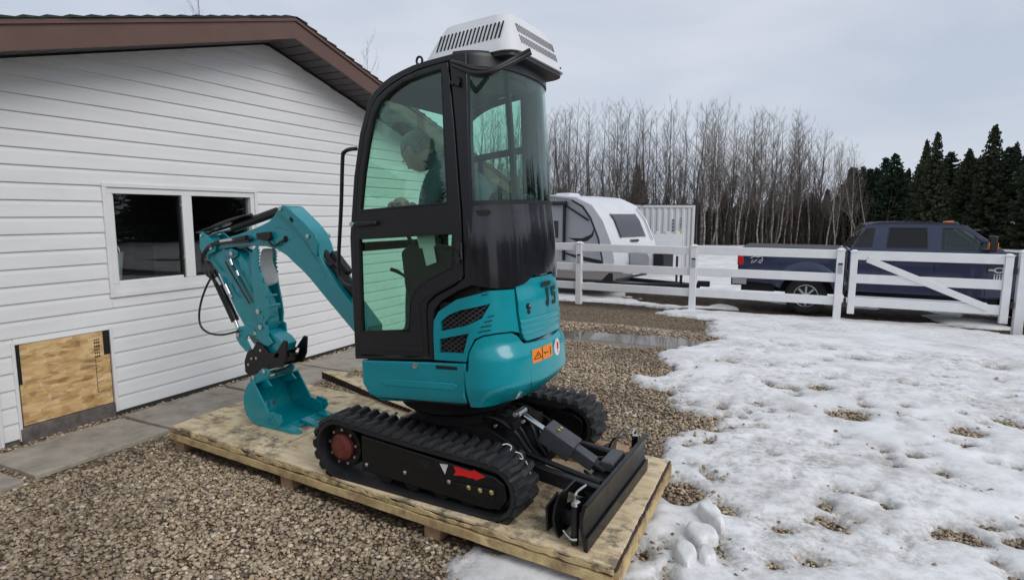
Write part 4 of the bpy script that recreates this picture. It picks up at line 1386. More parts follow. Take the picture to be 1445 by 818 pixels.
mb = MB(); mb.tube([p0 - dd * .03 + np.array([0, -.05, 0]), p0 - dd * .03 + np.array([0, .05, 0])], .022, 14); BL(mb, 'pivot_pin', ZINC)
up_ = np.cross(np.array([0, 1, 0]), dd); up_ = up_ if up_[2] > 0 else -up_
for off in (-.014, .018):
    c_ = p0 + dd * .21 + up_ * .05 + np.array([0, off, 0])
    BL(MB().tube([c_, c_ + up_ * .010], .009, 12), 'guard_screw', BRASS)
for sgn in (-1, 1):
    BL(MB().tube([(1.04, sgn * .06, .33), (1.0, sgn * .09, .37), (1.04, sgn * .12, .37), (1.09, sgn * .12, .34)], .009, 8, True, 4), 'blade_hose', HOSE)
# ---------------- body panels
mb = MB()
mb.xz([(-.17, .69), (.45, .69), (.60, .74), (.62, .92), (-.17, .92)], -.395, .395)
E(mb, 'engine_deck', BLACK_PAINT, bevel=.01, up=True)
SK = UP([(510, 508), (512, 541), (531, 568), (656, 573.5), (657, 513)], -HV)
for sgn in (-1, 1):
    mb = MB()
    n = len(SK)
    ins = [0, 0, .05, .03, 0]
    # face outward with the bottom edge tucked in
    pts3 = [(SK[0], 0), (SK[1], 0), ((SK[1][0] + .035, SK[1][1] - .055), .006), (SK[2], .045), ((SK[3][0], SK[3][1]), .030), ((SK[3][0], SK[3][1] + .055), .0), (SK[4], 0)]
    o_ = [(p[0], sgn * (HV - i_), p[1]) for p, i_ in pts3]
    i__ = [(p[0], sgn * (HV - i_ - .03), p[1]) for p, i_ in pts3]
    m = len(o_)
    mb.add(o_ + i__, [(0, 1, 2, 5, 6), (2, 3, 4, 5)] + [tuple(m + k for k in (0, 1, 2, 5, 6)), tuple(m + k for k in (2, 3, 4, 5))] + [(k, (k + 1) % m, m + (k + 1) % m, m + k) for k in range(m)])
    E(mb, 'side_skirt', TEAL, bevel=.007, up=True)
    r_ = UP([(540, 534), (641, 541), (646, 545), (640, 550), (545, 543), (538, 538)], -HV)
    mb = MB(); mb.xz(r_, sgn * (HV - .001), sgn * (HV + .0035))
    E(mb, 'skirt_rib', TEAL, bevel=.003, up=True)
p = UP([(586, 516)], -HV)[0]
E(MB().lathe([(.017, -.42), (.017, -.423), (.012, -.4235), (.012, -.419)], (p[0], 0, p[1]), 'Y', 16), 'latch', ZINC, up=True)
mb = MB(); mb.xz(UP([(615, 515), (645, 517.5), (645.5, 522), (615, 520)], -HV), -HV - .002, -HV + .004); E(mb, 'slot', DARK, bevel=.002, up=True)
# front cross panel under the cab
mb = MB(); mb.box((-.168, 0, .80), (.03, .77, .22)); E(mb, 'front_panel', TEAL, bevel=.01, up=True)

cw = spx([(657.5, 573), (657.5, 540), (660.5, 508), (664, 495), (672, 480), (682, 475), (700, 472), (721, 469.5), (730, 474), (737, 484.5)])
cw_bot = 0.692
def cw_prof(s, w):
    f = float(smoothstep(.50, .74, s) * smoothstep(.50, .74, S_TOT - s))
    return f * (.034 * float(smoothstep(1.02, .93, w))) - (0.035 + .075 * f) * float(np.clip((.80 - w) / .108, 0, 1)) ** 1.4
cw_top = sym([(cw[2][0] - .001, cw[1][1] + .06)] + cw[2:] + [(S_TOT / 2, cw[-1][1] - .012)])
col_panel('counterweight', lambda s: cw_bot, cw_top, run(cw[1][0], S_TOT - cw[1][0], .010), 26, TEAL, .004, .04, cw_prof)
# rear hood
hd = spx([(738.5, 481.5), (733.5, 470), (729, 440), (727, 408)])
top_l = SH(742, 401)
hd_w, hd_s = [p[1] for p in hd], [p[0] for p in hd]
def hood_prof(s, w):
    r = 0.012 * float(smoothstep(1.30, 1.20, w))
    for w0 in (1.045, 1.075, 1.105):
        r += .006 * math.exp(-((w - w0) / .008) ** 2)
    return r
rows = []
for w in np.linspace(hd[0][1] + .003, 1.322, 64):
    sl = float(np.interp(w, hd_w, hd_s)) + .012 * float(np.clip((.02 - (w - hd[0][1])) / .02, 0, 1))
    rows.append([(q, w) for q in np.linspace(sl, S_TOT - sl, 60)])
grid_panel('rear_hood', rows, TEAL, .004, .03, hood_prof)
# vent cover between door and counterweight
vc = spx([(614, 507), (612.5, 470), (613, 452), (620, 439), (645, 422.5), (690, 410), (724.5, 408), (727.5, 440), (732, 469), (721, 467), (700, 469.5), (682, 472.5), (670, 478), (661.5, 495), (658.5, 510)])
g1 = spx([(622, 467), (622, 454), (634, 444), (650, 437.5), (692, 428), (680, 449), (660, 459)])
g2 = spx([(620, 497), (621, 478), (662, 470), (655, 498)])
panel('vent_cover', vc, TEAL, .006, .03, holes=(g1, g2))
for g_, nm in ((g1, 'upper'), (g2, 'lower')):
    s0, s1 = min(p[0] for p in g_), max(p[0] for p in g_)
    w0, w1 = min(p[1] for p in g_), max(p[1] for p in g_)
    panel('grille_backing', [(s0 - .01, w0 - .01), (s1 + .01, w0 - .01), (s1 + .01, w1 + .01), (s0 - .01, w1 + .01)], DARK, -.022, .004)
    mb = MB()
    def inside(s, w):
        c_ = False
        for i in range(len(g_)):
            a, c = g_[i], g_[(i + 1) % len(g_)]
            if (a[1] > w) != (c[1] > w) and s < a[0] + (w - a[1]) / (c[1] - a[1]) * (c[0] - a[0]): c_ = not c_
        return c_
    for dirn in (1, -1):
        c0_ = -1.5
        while c0_ < 2.5:
            run_ = []
            for k in range(140):
                s = s0 + (s1 - s0) * k / 139
                w = c0_ + dirn * .62 * (s - s0)
                if inside(s, w): run_.append(shell(s, w, -.010 + .003 * dirn))
                else:
                    if len(run_) > 2: mb.tube(run_[::6] + [run_[-1]] if len(run_) > 7 else [run_[0], run_[-1]], .0030, 4, False)
                    run_ = []
            if len(run_) > 2: mb.tube([run_[0], run_[-1]], .0030, 4, False)
            c0_ += .024
    E(mb, 'grille_mesh', GREYMETAL, up=True, smooth=False)
mb = MB()
for a, c in (((676, 412), (690, 409.5)), ((680, 416), (688, 414.5)), ((688, 447), (697, 444.5)), ((684, 454), (694, 451.5)), ((679, 461), (693, 458.5)), ((676, 468), (692, 465)), ((673, 412.5), (678, 411.5))):
    A_, B_ = SH(*a), SH(*c)
    E(MB().bar(shell(*A_, .0065), shell(*B_, .0065), .004, .009, (0, -1, 0)), 'vent_slot', DARK, up=True, smooth=False)
# hood lock, counterweight plug
s, w = SH(742, 434)
E(MB().tube([shell(s, w + .008, .015), shell(s, w + .008, .024)], .016, 14).tube([shell(s, w - .022, .015), shell(s, w - .018, .022)], .010, 12), 'hood_lock', BLACK_PAINT, up=True)
E(MB().tube([shell(s + .002, w + .012, .024), shell(s + .002, w + .012, .027)], .008, 12), 'lock_cylinder', STEEL, up=True)
s, w = SH(739, 516, .03)
E(MB().tube([shell(s, w, .030), shell(s, w, .0385)], .017, 16), 'hole_plug', TEAL, up=True)
mb = MB()
s0 = SH(748, 530, .03)[0]
mb.tube([shell(s0, .90 - k * .03, .0365) for k in range(6)], .0018, 5); E(mb, 'cast_seam', DARK, up=True)
# stickers
def sticker(name, px, m, off, d=.0008):
    q = spx(px, off)
    return panel(name, q, m, off + d, d)
sticker('warning_label', [(750.5, 494), (778.5, 483), (779.5, 501), (752, 513)], ORANGE_DECAL, .0385)
mb = MB()
def dec_line(pts_, r, off): mb.tube([shell(*SH(x, y, off), off + .001) for x, y in pts_], r, 4, False)
for a, c in (((754, 507), (759.5, 496)), ((759.5, 496), (764, 503.5)), ((764, 503.5), (754, 507)), ((764.8, 488.5), (766, 507)), ((768, 497.5), (774, 495.5)), ((776, 488), (777, 499)), ((758.5, 502.5), (760, 500)), ((768, 496), (770, 498.6))):
    dec_line([a, c], .0022, .0395)
E(mb, 'label_print', BLACK_DECAL, up=True, smooth=False)
c_ = SH(785, 489, .034)
ring = [(c_[0] + .040 * math.cos(a), c_[1] + .047 * math.sin(a)) for a in np.linspace(0, 2 * math.pi, 24, endpoint=False)]
panel('round_label', ring, WHITE_DECAL, .0392, .0008)
mb = MB(); mb.tube([shell(c_[0], c_[1] + .028, .0402), shell(c_[0], c_[1] - .012, .0402)], .006, 5); mb.tube([shell(c_[0], c_[1] - .020, .0402), shell(c_[0], c_[1] - .027, .0402)], .005, 5)
E(mb, 'label_mark', RED, up=True, smooth=False)
# maker's letters on the hood (dark initials running round the back)
def letter(name, polys, s_at, w_at, sw, sh):
    for pl in polys:
        panel(name, [(s_at + a * sw, w_at + c * sh) for a, c in pl], BLACK_DECAL, .0185, .0012)
sJ = SH(767, 425)[0]
letter('letter_j', [[(-.25, .86), (1.0, .86), (1.0, 1.06), (-.25, 1.06)], [(.30, .80), (.62, .80), (.62, .10), (.50, -.02), (.30, -.02), (.15, .08), (.15, .25), (.30, .18)]], sJ - .02, 1.16, .085, .125)
letter('letter_s', [[(.0, .80), (.7, .80), (.7, .62), (.25, .62), (.25, .55), (.7, .5), (.7, 0), (0, 0), (0, .18), (.48, .18), (.48, .32), (0, .36)]], sJ + .075, 1.16, .085, .125)

# ---------------- black quarter panel and glass round the back of the cab
ql = spx([(664.5, 401), (690, 406), (708, 406.5), (724, 404.5), (738, 399.5)])
s_l = SH(659, 290)[0]
q_bot = sym([(s_l, ql[0][1] + .004)] + [(p[0], p[1]) for p in ql] + [(ql[-1][0] + .08, 1.338), (S_TOT / 2, 1.335)])
col_panel('quarter_panel', q_bot, lambda s: 1.712, run(s_l, S_TOT - s_l), 12, BLACK_GLOSS, .004, .025, lambda s, w: .010 * float(smoothstep(1.71, 1.50, w)))
s_g = s_l
col_panel('rear_glass', lambda s: 1.716, lambda s: 2.372, run(s_g + .004, S_TOT - s_g - .004), 2, CAB_GLASS, .0, .005)
col_panel('glass_seal', lambda s: 1.704, lambda s: 1.725, run(s_g, S_TOT - s_g), 1, SEALR, .007, .016)
col_panel('roof_rail', lambda s: 2.355, lambda s: 2.432, run(s_g - .02, S_TOT - s_g + .02), 8, CABF, .0, .03, lambda s, w: .008 - .010 * max(0, (w - 2.41) / .022) ** 2)
pr_ = spx([(671, 297), (690, 296), (692, 301), (688, 304.5), (675, 304)])
panel('door_catch', pr_, DARK, .0125, .006)
pr_ = spx([(697, 396), (712, 394.5), (713, 399), (707, 402), (698, 401.5)])
panel('marker_light', pr_, GREYMETAL, .0135, .006)

# ---------------- cab side frames, door, far side
FRAME_PX = [(501, 506), (497, 420), (493.5, 335), (499, 250), (507, 190), (518, 146), (526, 131), (540, 116), (552, 107), (565, 100), (582, 92), (600, 86), (637, 76), (657, 73.5), (660, 200), (664.5, 300), (667, 402), (645, 411), (622, 425), (612, 438), (611, 455), (612, 508)]
DOOR_PX = [(509, 500), (504.5, 420), (502, 335), (506.5, 252), (514.5, 192), (525, 152), (533, 138), (546, 125), (558, 117), (571, 109), (588, 101), (606, 95), (632.5, 87.5), (641, 180), (650, 300), (654, 390), (640, 402), (614, 416), (603, 427), (601.5, 440), (605, 503)]
GU_PX = [(508, 298), (513, 245), (519, 205), (527.5, 163), (537, 144), (549, 131), (560, 122), (575, 113), (600, 104), (624.5, 97), (629, 200), (632.5, 287)]
GL_PX = [(506.5, 337), (573, 332), (640.5, 328), (638, 378), (617, 388), (598, 399), (586, 410), (580.5, 425), (578.5, 467), (510.5, 468)]
FR_, DO_, GU_, GL_ = (UP(q, -HV) for q in (FRAME_PX, DOOR_PX, GU_PX, GL_PX))
def grow(poly, d):
    c0_ = np.mean(poly, axis=0)
    return [tuple(np.array(p) + (np.array(p) - c0_) / np.linalg.norm(np.array(p) - c0_) * d) for p in poly]
for sgn in (-1, 1):
    y0, y1 = sgn * HV, sgn * (HV - .055)
    mb = MB(); mb.xz(FR_, y0 - sgn * .002, y1, [grow(DO_, .007)])
    E(mb, 'cab_side_frame', CABF, bevel=.012, up=True)
    mb = MB(); mb.xz(DO_, y0 + sgn * .006, y0 - sgn * .030, [GU_, GL_])
    dr = E(mb, 'door' if sgn < 0 else 'far_side_panel', CABF, bevel=.006, up=True)
    for g_ in (GU_, GL_):
        mb = MB(); mb.xz(grow(g_, .008), y0 - sgn * .012, y0 - sgn * .0165)
        E(mb, 'door_glass' if sgn < 0 else 'side_glass', CAB_GLASS, up=True, parent=dr, smooth=False)
        mb = MB(); mb.xz(grow(g_, .007), y0 + sgn * .008, y0 - sgn * .010, [grow(g_, -.009)])
        E(mb, 'glass_seal', SEALR, up=True, parent=dr, bevel=.003)
    if sgn > 0:
        mb = MB(); mb.xz([(-.12, 2.005), (.5, 2.035), (.5, 2.075), (-.12, 2.045)], y0 - .04, y0 - .018); E(mb, 'window_bar', CABF, up=True, parent=dr, bevel=.004)
        mb = MB(); mb.xz([(.17, 1.73), (.205, 1.73), (.205, 2.02), (.17, 2.02)], y0 - .04, y0 - .018); E(mb, 'window_bar', CABF, up=True, parent=dr, bevel=.004)
    else:
        DOOR = dr
        # raised edge of the lower frame step
        mb = MB(); mb.xz(UP([(587, 424), (598, 412), (650, 389), (653, 394), (604, 418), (594, 428), (599, 498), (512, 492), (511, 486), (593, 491), (590, 440)], -HV), y0 - .0085, y0 - .0055)
        E(mb, 'door_molding', CABF, up=True, parent=dr, bevel=.003)
        mb = MB(); mb.xz(UP([(505, 313), (535, 311.5), (535.5, 317.5), (505, 320)], -HV), y0 - .030, y0 - .006); E(mb, 'handle', CABF, up=True, parent=dr, bevel=.006)
        p = UP([(501.5, 316.5)], -HV)[0]
        E(MB().lathe([(.012, y0 - .034), (.014, y0 - .028), (.014, y0 - .004)], (p[0], 0, p[1]), 'Y', 14), 'handle_button', ZINC, up=True, parent=dr)
        for q in ((647, 116), (649, 347), (648, 365)):
            p = UP([q], -HV)[0]
            mb = MB().cyl((p[0], y0 - .014, p[1] - .022), (p[0], y0 - .014, p[1] + .022), .011, 12)
            mb.box((p[0] - .012, y0 - .006, p[1]), (.05, .014, .02))
            E(mb, 'hinge', CABF, up=True, parent=dr, bevel=.002)
        mb = MB(); mb.tube([(q[0], y0 - .016, q[1]) for q in UP([(647, 343), (653, 343), (653.5, 365), (648, 366)], -HV)], .004, 8); E(mb, 'hinge_stay', GREYMETAL, up=True, parent=dr)
# front screen between the two side frames
FRONT = UP([(499, 505), (497, 420), (494, 335), (499.5, 250), (507.5, 190), (518.5, 146), (527, 131), (540, 116)], -HV)
mb = MB()
def strip_u(P, off_in, y0, y1, th):
    vs, fs = [], []
    for i, p in enumerate(P):
        a, c = P[max(i - 1, 0)], P[min(i + 1, len(P) - 1)]
        d = np.array([c[0] - a[0], c[1] - a[1]]); d = d / np.linalg.norm(d)
        n_ = np.array([d[1], -d[0]])
        q0, q1 = np.array(p) + n_ * off_in, np.array(p) + n_ * (off_in + th)
        vs += [(q0[0], y0, q0[1]), (q0[0], y1, q0[1]), (q1[0], y1, q1[1]), (q1[0], y0, q1[1])]
    for i in range(len(P) - 1):
        k = i * 4
        for q in range(4): fs.append((k + q, k + (q + 1) % 4, k + 4 + (q + 1) % 4, k + 4 + q))
    fs += [(0, 1, 2, 3), tuple(len(vs) - 4 + q for q in range(4))]
    return vs, fs
MB_ = MB().add(*strip_u(FRONT, .012, -HV + .056, HV - .056, .005)); E(MB_, 'windscreen', CAB_GLASS, up=True)
mb = MB(); mb.box((-.155, 0, 1.535), (.035, 2 * HV - .115, .05)); E(mb, 'front_bar', CABF, up=True, bevel=.005)
mb = MB(); mb.box((-.185, 0, .955), (.05, 2 * HV - .115, .06)); E(mb, 'front_sill', CABF, up=True, bevel=.005)
# roof
roofu = [p for p in UP([(526, 131), (540, 116), (552, 107), (565, 100), (582, 92), (600, 86), (622, 80)], -HV)]
mb = MB().add(*strip_u(roofu, .004, -HV + .056, HV - .056, .03)); E(mb, 'roof_front', CABF, up=True)
rp = [(roofu[-1][0] - .02, -HV + .056)] + [(p[0] - .012, p[1] * .97) for p in CURVE if abs(p[1]) < HV * .985] + [(roofu[-1][0] - .02, HV - .056)]
mb = MB(); mb.xy(rp, 2.388, 2.428); E(mb, 'roof_panel', CABF, up=True, bevel=.012)
mb = MB(); mb.xy([(q[0] * .985, q[1] * .97) for q in rp], 2.372, 2.3865); E(mb, 'headliner', HEADLINER, up=True)
mb = MB(); mb.box((.55, -.02, 2.356), (.22, .34, .03)); E(mb, 'ceiling_duct', HEADLINER, up=True, bevel=.01)
mb = MB(); mb.xy([(-.18, -HV + .06), (.56, -HV + .06), (.70, -.2), (.70, .2), (.56, HV - .06), (-.18, HV - .06)], .925, .945); E(mb, 'cab_floor', FLOORMAT, up=True)
for y in (-.18, .20):       # rear inside posts seen through the glass
    mb = MB(); mb.bar((.715, y, 1.70), (.705, y, 2.37), .022, .030); E(mb, 'rear_post', SEALR, up=True, bevel=.004)
# seat, consoles, levers
mb = MB(); mb.box((.34, .02, 1.27), (.42, .42, .12)); E(mb, 'seat_cushion', SEAT, up=True, bevel=.04, seg=4)
mb = MB(); mb.box((.565, .02, 1.53), (.11, .40, .50), Matrix.Rotation(.16, 3, 'Y')); E(mb, 'seat_back', SEAT, up=True, bevel=.04, seg=4)
mb = MB(); mb.xz([(.20, .947), (.60, .947), (.60, 1.20), (.20, 1.20)], -.20, .24); E(mb, 'seat_box', CABF, up=True, bevel=.01)
for sgn in (-1, 1):
    mb = MB(); mb.xz([(.10, 1.30), (.14, 1.20), (.55, 1.10), (.60, 1.38), (.42, 1.50), (.18, 1.55), (.09, 1.50)], sgn * .245, sgn * .355); E(mb, 'console', SEAT, up=True, bevel=.02)
    mb = MB().tube([(.15, sgn * .30, 1.52), (.10, sgn * .30, 1.60), (.085, sgn * .30, 1.68)], [.012, .010, .022], 10, True, 4).tube([(.085, sgn * .30, 1.67), (.07, sgn * .30, 1.76)], [.024, .021], 12); E(mb, 'joystick', SEAT, up=True)
    mb = MB().tube([(-.08, sgn * .07, .95), (-.07, sgn * .07, 1.25), (-.03, sgn * .075, 1.42)], .012, 8, True, 4).tube([(-.03, sgn * .075, 1.40), (-.01, sgn * .075, 1.50)], .019, 10); E(mb, 'travel_lever', SEAT, up=True)
lv = [(p[0], -.27, p[1]) for p in UP([(552, 380), (561, 383), (572, 390), (585, 397), (600, 404)], -.27)]
mb = MB().tube(lv, [.011, .011, .007, .006, .006], 10, True, 3); E(mb, 'safety_lever', SEAT, up=True)
mb = MB(); mb.xz(UP([(588, 333), (613, 331), (614.5, 347), (612, 347.5), (616, 370), (602, 375), (596, 350), (592, 350)], -.375), -.376, -.3745); E(mb, 'paper_notice', PAPER, up=True, smooth=False)
# grab rail in front of the door
gr = [UV(x, y, -.37) for x, y in ((503, 210), (493, 211), (486, 215), (483.5, 224), (481.5, 290), (478.5, 350), (478, 380), (480.5, 394), (488, 402), (498, 405))]
mb = MB().tube(gr, .011, 12, True, 5); E(mb, 'grab_rail', CABF, up=True)
# lifting eye
for px_ in ((591, 74),):
    p = UV(*px_, -.33)
    ang = np.linspace(0, 2 * math.pi, 13)
    mb = MB().tube([(p[0] + .018 * math.cos(a), p[1], p[2] - .042 + .020 * math.sin(a)) for a in ang], .006, 8, False)
    mb.tube([(p[0], p[1], p[2] - .11), (p[0], p[1], p[2] - .062)], .010, 10)
    E(mb, 'lifting_eye', BLACK_PAINT, up=True)

# ---------------- roof air conditioner
ac = empty('air_conditioner'); ac.parent = EX; ac.location = (0, 0, -PZ)
AC_L, AC_R, AC_N, AC_F, AC_B, AC_T = .235, .825, -.315, .345, 2.425, 2.625
def ac_ring(w):
    q = (w - AC_B) / (AC_T - AC_B)
    i0 = .004 + .075 * q ** 1.1
    l = AC_L + .02 + .115 * q ** 1.2
    r = AC_R - .004 - .055 * q
    n0, f0 = AC_N + i0, AC_F - i0
    R = .085
    P = []
    for cx, cy, a0 in ((r - R, n0 + R, -90), (r - R, f0 - R, 0), (l + R, f0 - R, 90), (l + R, n0 + R, 180)):
        for k in range(9):
            a = rad(a0 + 90 * k / 8)
            P.append((cx + R * math.cos(a), cy + R * math.sin(a), w))
    return P
mb = MB()
levels = [AC_B, AC_B + .02, AC_B + .05, AC_B + .10, AC_B + .15, AC_B + .18, AC_T - .006]
rings = [ac_ring(w) for w in levels]
last = [(p[0] + (.53 - p[0]) * .10, p[1] + (.015 - p[1]) * .10, AC_T + .006) for p in rings[-1]]
last2 = [(p[0] + (.53 - p[0]) * .4, p[1] + (.015 - p[1]) * .4, AC_T + .012) for p in rings[-1]]
rings += [last, last2]
n = len(rings[0])
vs = [p for r in rings for p in r]
fs = [(i * n + k, i * n + (k + 1) % n, (i + 1) * n + (k + 1) % n, (i + 1) * n + k) for i in range(len(rings) - 1) for k in range(n)]
fs += [tuple(range(n))[::-1], tuple((len(rings) - 1) * n + k for k in range(n))]
mb.add(vs, fs)
E(mb, 'housing', AC_WHITE, up=True, parent=ac)
mb = MB(); mb.xy([(p[0] * 1.0, p[1]) for p in [(q[0] + (.53 - q[0]) * .04, q[1] + (.015 - q[1]) * .04) for q in rings[0]]], 2.405, AC_B - .001); E(mb, 'base_tray', CABF, up=True, parent=ac)
def ac_face(s, w, side):
    q = (w - AC_B) / (AC_T - AC_B)
    if side == 'near': return (s, AC_N + .004 + .075 * q ** 1.1 - .0012, w)
    return (AC_R - .004 - .055 * q + .0012, s, w)
SLOTG = mat('slot_grey', (0.16, 0.16, 0.17), 0.7)
for i in range(17):
    s = .375 + i * .0225
    mb = MB(); mb.bar(ac_face(s, 2.490, 'near'), ac_face(s + .014, 2.572, 'near'), .0075, .004, (0, -1, .4)); E(mb, 'vent_slot', DARK, up=True, parent=ac, smooth=False)
for i in range(24):
    y = -.195 + i * .0185
    for w0, w1 in ((2.475, 2.515), (2.530, 2.572)):
        mb = MB(); mb.bar(ac_face(y, w0, 'end'), ac_face(y, w1, 'end'), .0042, .004, (1, 0, .3)); E(mb, 'vent_slot', SLOTG, up=True, parent=ac, smooth=False)
for q in ((.54, 'near', 2.452), (.25, 'end', 2.445)):
    p = ac_face(q[0], q[2], q[1]); E(MB().box(p, (.008, .008, .008)), 'screw', DARK, up=True, parent=ac)
# refrigerant hoses and cable drooping behind the door post
for k, (pts_, r_) in enumerate((
        ([(638, 87, -.43), (650, 90, -.455), (668, 97, -.47), (690, 99, -.47), (712, 90, -.42), (730, 80, -.37), (748, 70.5, -.335)], .0095),
        ([(640, 92, -.43), (652, 97, -.455), (670, 103, -.475), (692, 102, -.475), (714, 93, -.425), (732, 84, -.375), (749, 75, -.335)], .0105),
        ([(652, 96, -.445), (662, 104, -.465), (676, 108, -.47), (690, 106, -.47), (704, 99, -.45), (716, 93, -.42)], .007))):
    mb = MB().tube([UV(x, y, v) for x, y, v in pts_], r_, 10, True, 4); E(mb, 'refrigerant_hose', HOSE, up=True)

# ================================================================== boom, arm and bucket (machine frame, plane v = 0.10)
VB = 0.10
def plate(name, px, v0, v1, m=TEAL, bevel=.004, vtrace=None, parent=None):
    mb = MB(); mb.xz(MP(px, vtrace if vtrace is not None else v0), v0, v1)
    return E(mb, name, m, bevel, parent=parent)
BOOM_PX = [(296, 343), (310, 338), (335, 331), (352, 325), (366, 319), (379, 312.5), (388, 303), (393, 294), (399, 290), (406, 292), (414, 300), (430, 316), (441, 330), (447, 345), (452, 363), (462, 380), (476, 403), (497, 431), (520, 462), (520, 496), (500, 469), (480, 445), (460, 421), (438, 394), (427, 382), (416, 372), (405, 361), (391, 352), (375, 347.5), (354, 347), (330, 349), (303, 352), (295, 350)]
plate('boom', BOOM_PX, VB - .07, VB + .07, bevel=.006)
# raised flange line along the boom side
fl = [(390, 319), (404, 322), (418, 330), (432, 345), (444, 363), (452, 378), (459, 392)]
mb = MB().tube([MV(x, y, VB - .071) for x, y in fl], .005, 6, True, 4); E(mb, 'boom_flange', TEAL)
EAR = [(397, 290), (402, 290), (428, 313), (445, 332), (449, 345), (447, 362), (440, 356), (436, 345), (420, 325), (400, 306), (391, 301)]
for v0 in (VB - .088, VB + .072): plate('boom_ear', EAR, v0, v0 + .016)
for q in ((396, 294.5), (435, 333)):
    p = MV(*q, VB - .09); E(MB().cyl((p[0], VB - .10, p[2]), (p[0], VB + .10, p[2]), .014, 14), 'ear_pin', ZINC)
p = MV(411, 310, VB - .09); E(MB().box((p[0], VB - .089, p[2]), (.035, .004, .022), Matrix.Rotation(.7, 3, 'Y')), 'boom_slot', DARK)
for q in ((403, 337),): p = MV(*q, VB - .071); E(MB().tube([(p[0], VB - .072, p[2]), (p[0], VB - .068, p[2])], .022, 16), 'hose_port', DARK)
def cyl2(name, a, c, v, r, m, seg=16, rod=None):
    A_, B_ = MV(*a, v), MV(*c, v)
    return E(MB().tube([A_, B_], r, seg), name, m)
# boom lift cylinder towards the cab
cyl2('boom_cylinder', (447, 347), (505, 415), VB, .040, BLACK_PAINT)
cyl2('boom_cylinder_rod', (441, 340), (449, 349), VB, .020, STEEL)
mb = MB().tube([MV(x, y, VB - .05) for x, y in ((458, 369), (467, 374), (474, 372), (480, 380))], .009, 8, True, 4); E(mb, 'cylinder_hose', HOSE)
mb = MB(); mb.bar(MV(470, 357, VB + .02), MV(492, 386, VB + .02), .06, .05); E(mb, 'cylinder_shield', BLACK_PAINT, bevel=.006)
# arm cylinder along the top of the boom
cyl2('arm_cylinder', (330, 321), (391, 299), VB, .033, BLACK_PAINT)
cyl2('arm_cylinder_rod', (288, 333.5), (331, 320.5), VB, .016, STEEL)
mb = MB(); mb.bar(MV(284, 328, VB - .02), MV(354, 304, VB - .02), .10, .010); E(mb, 'rod_guard', BLACK_PAINT, bevel=.003)
mb = MB().tube([MV(x, y, VB + .05) for x, y in ((284, 329), (305, 318), (330, 309), (355, 303))], .012, 8, True, 3); E(mb, 'arm_hose', HOSE)
# arm
ARM_PX = [(281, 334), (284, 328), (289, 331), (297, 342), (304, 346), (318, 351), (330, 352), (339, 358), (345, 368), (356, 392), (366, 413), (374, 432), (377, 452), (377, 466), (371, 478), (362, 479), (352, 468), (344, 458), (334, 440), (320, 410), (309, 386), (299, 371), (288, 364), (281, 350)]
plate('arm', ARM_PX, VB - .055, VB + .055, bevel=.005)
for v0 in (VB - .088, VB + .072): plate('arm_ear', [(281, 335), (284, 327), (291, 332), (305, 345), (303, 355), (292, 360), (282, 350)], v0, v0 + .016, vtrace=VB - .088)
for q, r_ in (((298, 349), .018), ((284.5, 332), .012), ((364.5, 439), .019), ((368, 461), .019), ((327, 357.5), .016)):
    p = MV(*q, VB - .09); E(MB().lathe([(r_, VB - .098), (r_, VB + .098)], (p[0], 0, p[2]), 'Y', 16), 'arm_pin', ZINC)
for v0 in (VB - .075, VB + .060): plate('cylinder_ear', [(318, 353), (326, 350), (334, 354), (334, 362), (326, 366), (316, 360)], v0, v0 + .015, vtrace=VB - .075)
# bucket cylinder in front of the arm
cyl2('bucket_cylinder', (300, 383), (332, 452), VB - .03, .031, BLACK_PAINT)
cyl2('bucket_cylinder_rod', (331, 450), (338, 467), VB - .03, .016, STEEL)
cyl2('thumb_cylinder', (330, 362), (366, 420), VB + .02, .026, BLACK_PAINT)
cyl2('thumb_cylinder_rod', (365, 418), (383, 440), VB + .04, .013, STEEL)
# hoses looping off the arm
for pts_, r_, v_ in (([(356, 337), (330, 339), (312, 340), (296, 346), (287, 358), (286, 372), (291, 386), (299, 393), (306, 400)], .010, VB - .085),
                     ([(352, 340), (325, 342), (305, 344), (291, 353), (289, 366), (297, 377), (302, 384)], .009, VB - .095),
                     ([(300, 388), (291, 405), (284, 425), (281, 445), (284, 461), (296, 470), (314, 472), (336, 467)], .008, VB - .08),
                     ([(324, 366), (332, 380), (345, 402), (356, 424)], .006, VB - .075),
                     ([(318, 369), (326, 384), (338, 404), (352, 428)], .006, VB - .072)):
    mb = MB().tube([MV(x, y, v_) for x, y in pts_], r_, 8, True, 5); E(mb, 'hydraulic_hose', HOSE)
for a, c, r_ in (((312, 340.5), (329, 338), .014), ((325, 366), (328, 374), .012), ((334, 382), (337, 389), .011), ((318, 402), (324, 415), .017), ((322, 412), (328, 420), .013), ((306, 392), (312, 402), .013)):
    cyl2('hose_fitting', a, c, VB - .088, r_, STEEL, 10)
cyl2('swivel_block', (334, 339), (349, 336), VB - .085, .022, BLACK_PAINT)
plate('valve_block', [(361, 329), (378, 327), (381, 336), (377, 340), (362, 338)], VB - .105, VB - .073, BLACK_PAINT)
mb = MB().tube([MV(x, y, VB - .09) for x, y in ((378, 337), (382, 344), (388, 347), (395, 342), (402, 338))], .008, 8, True, 4); E(mb, 'hydraulic_hose', HOSE)
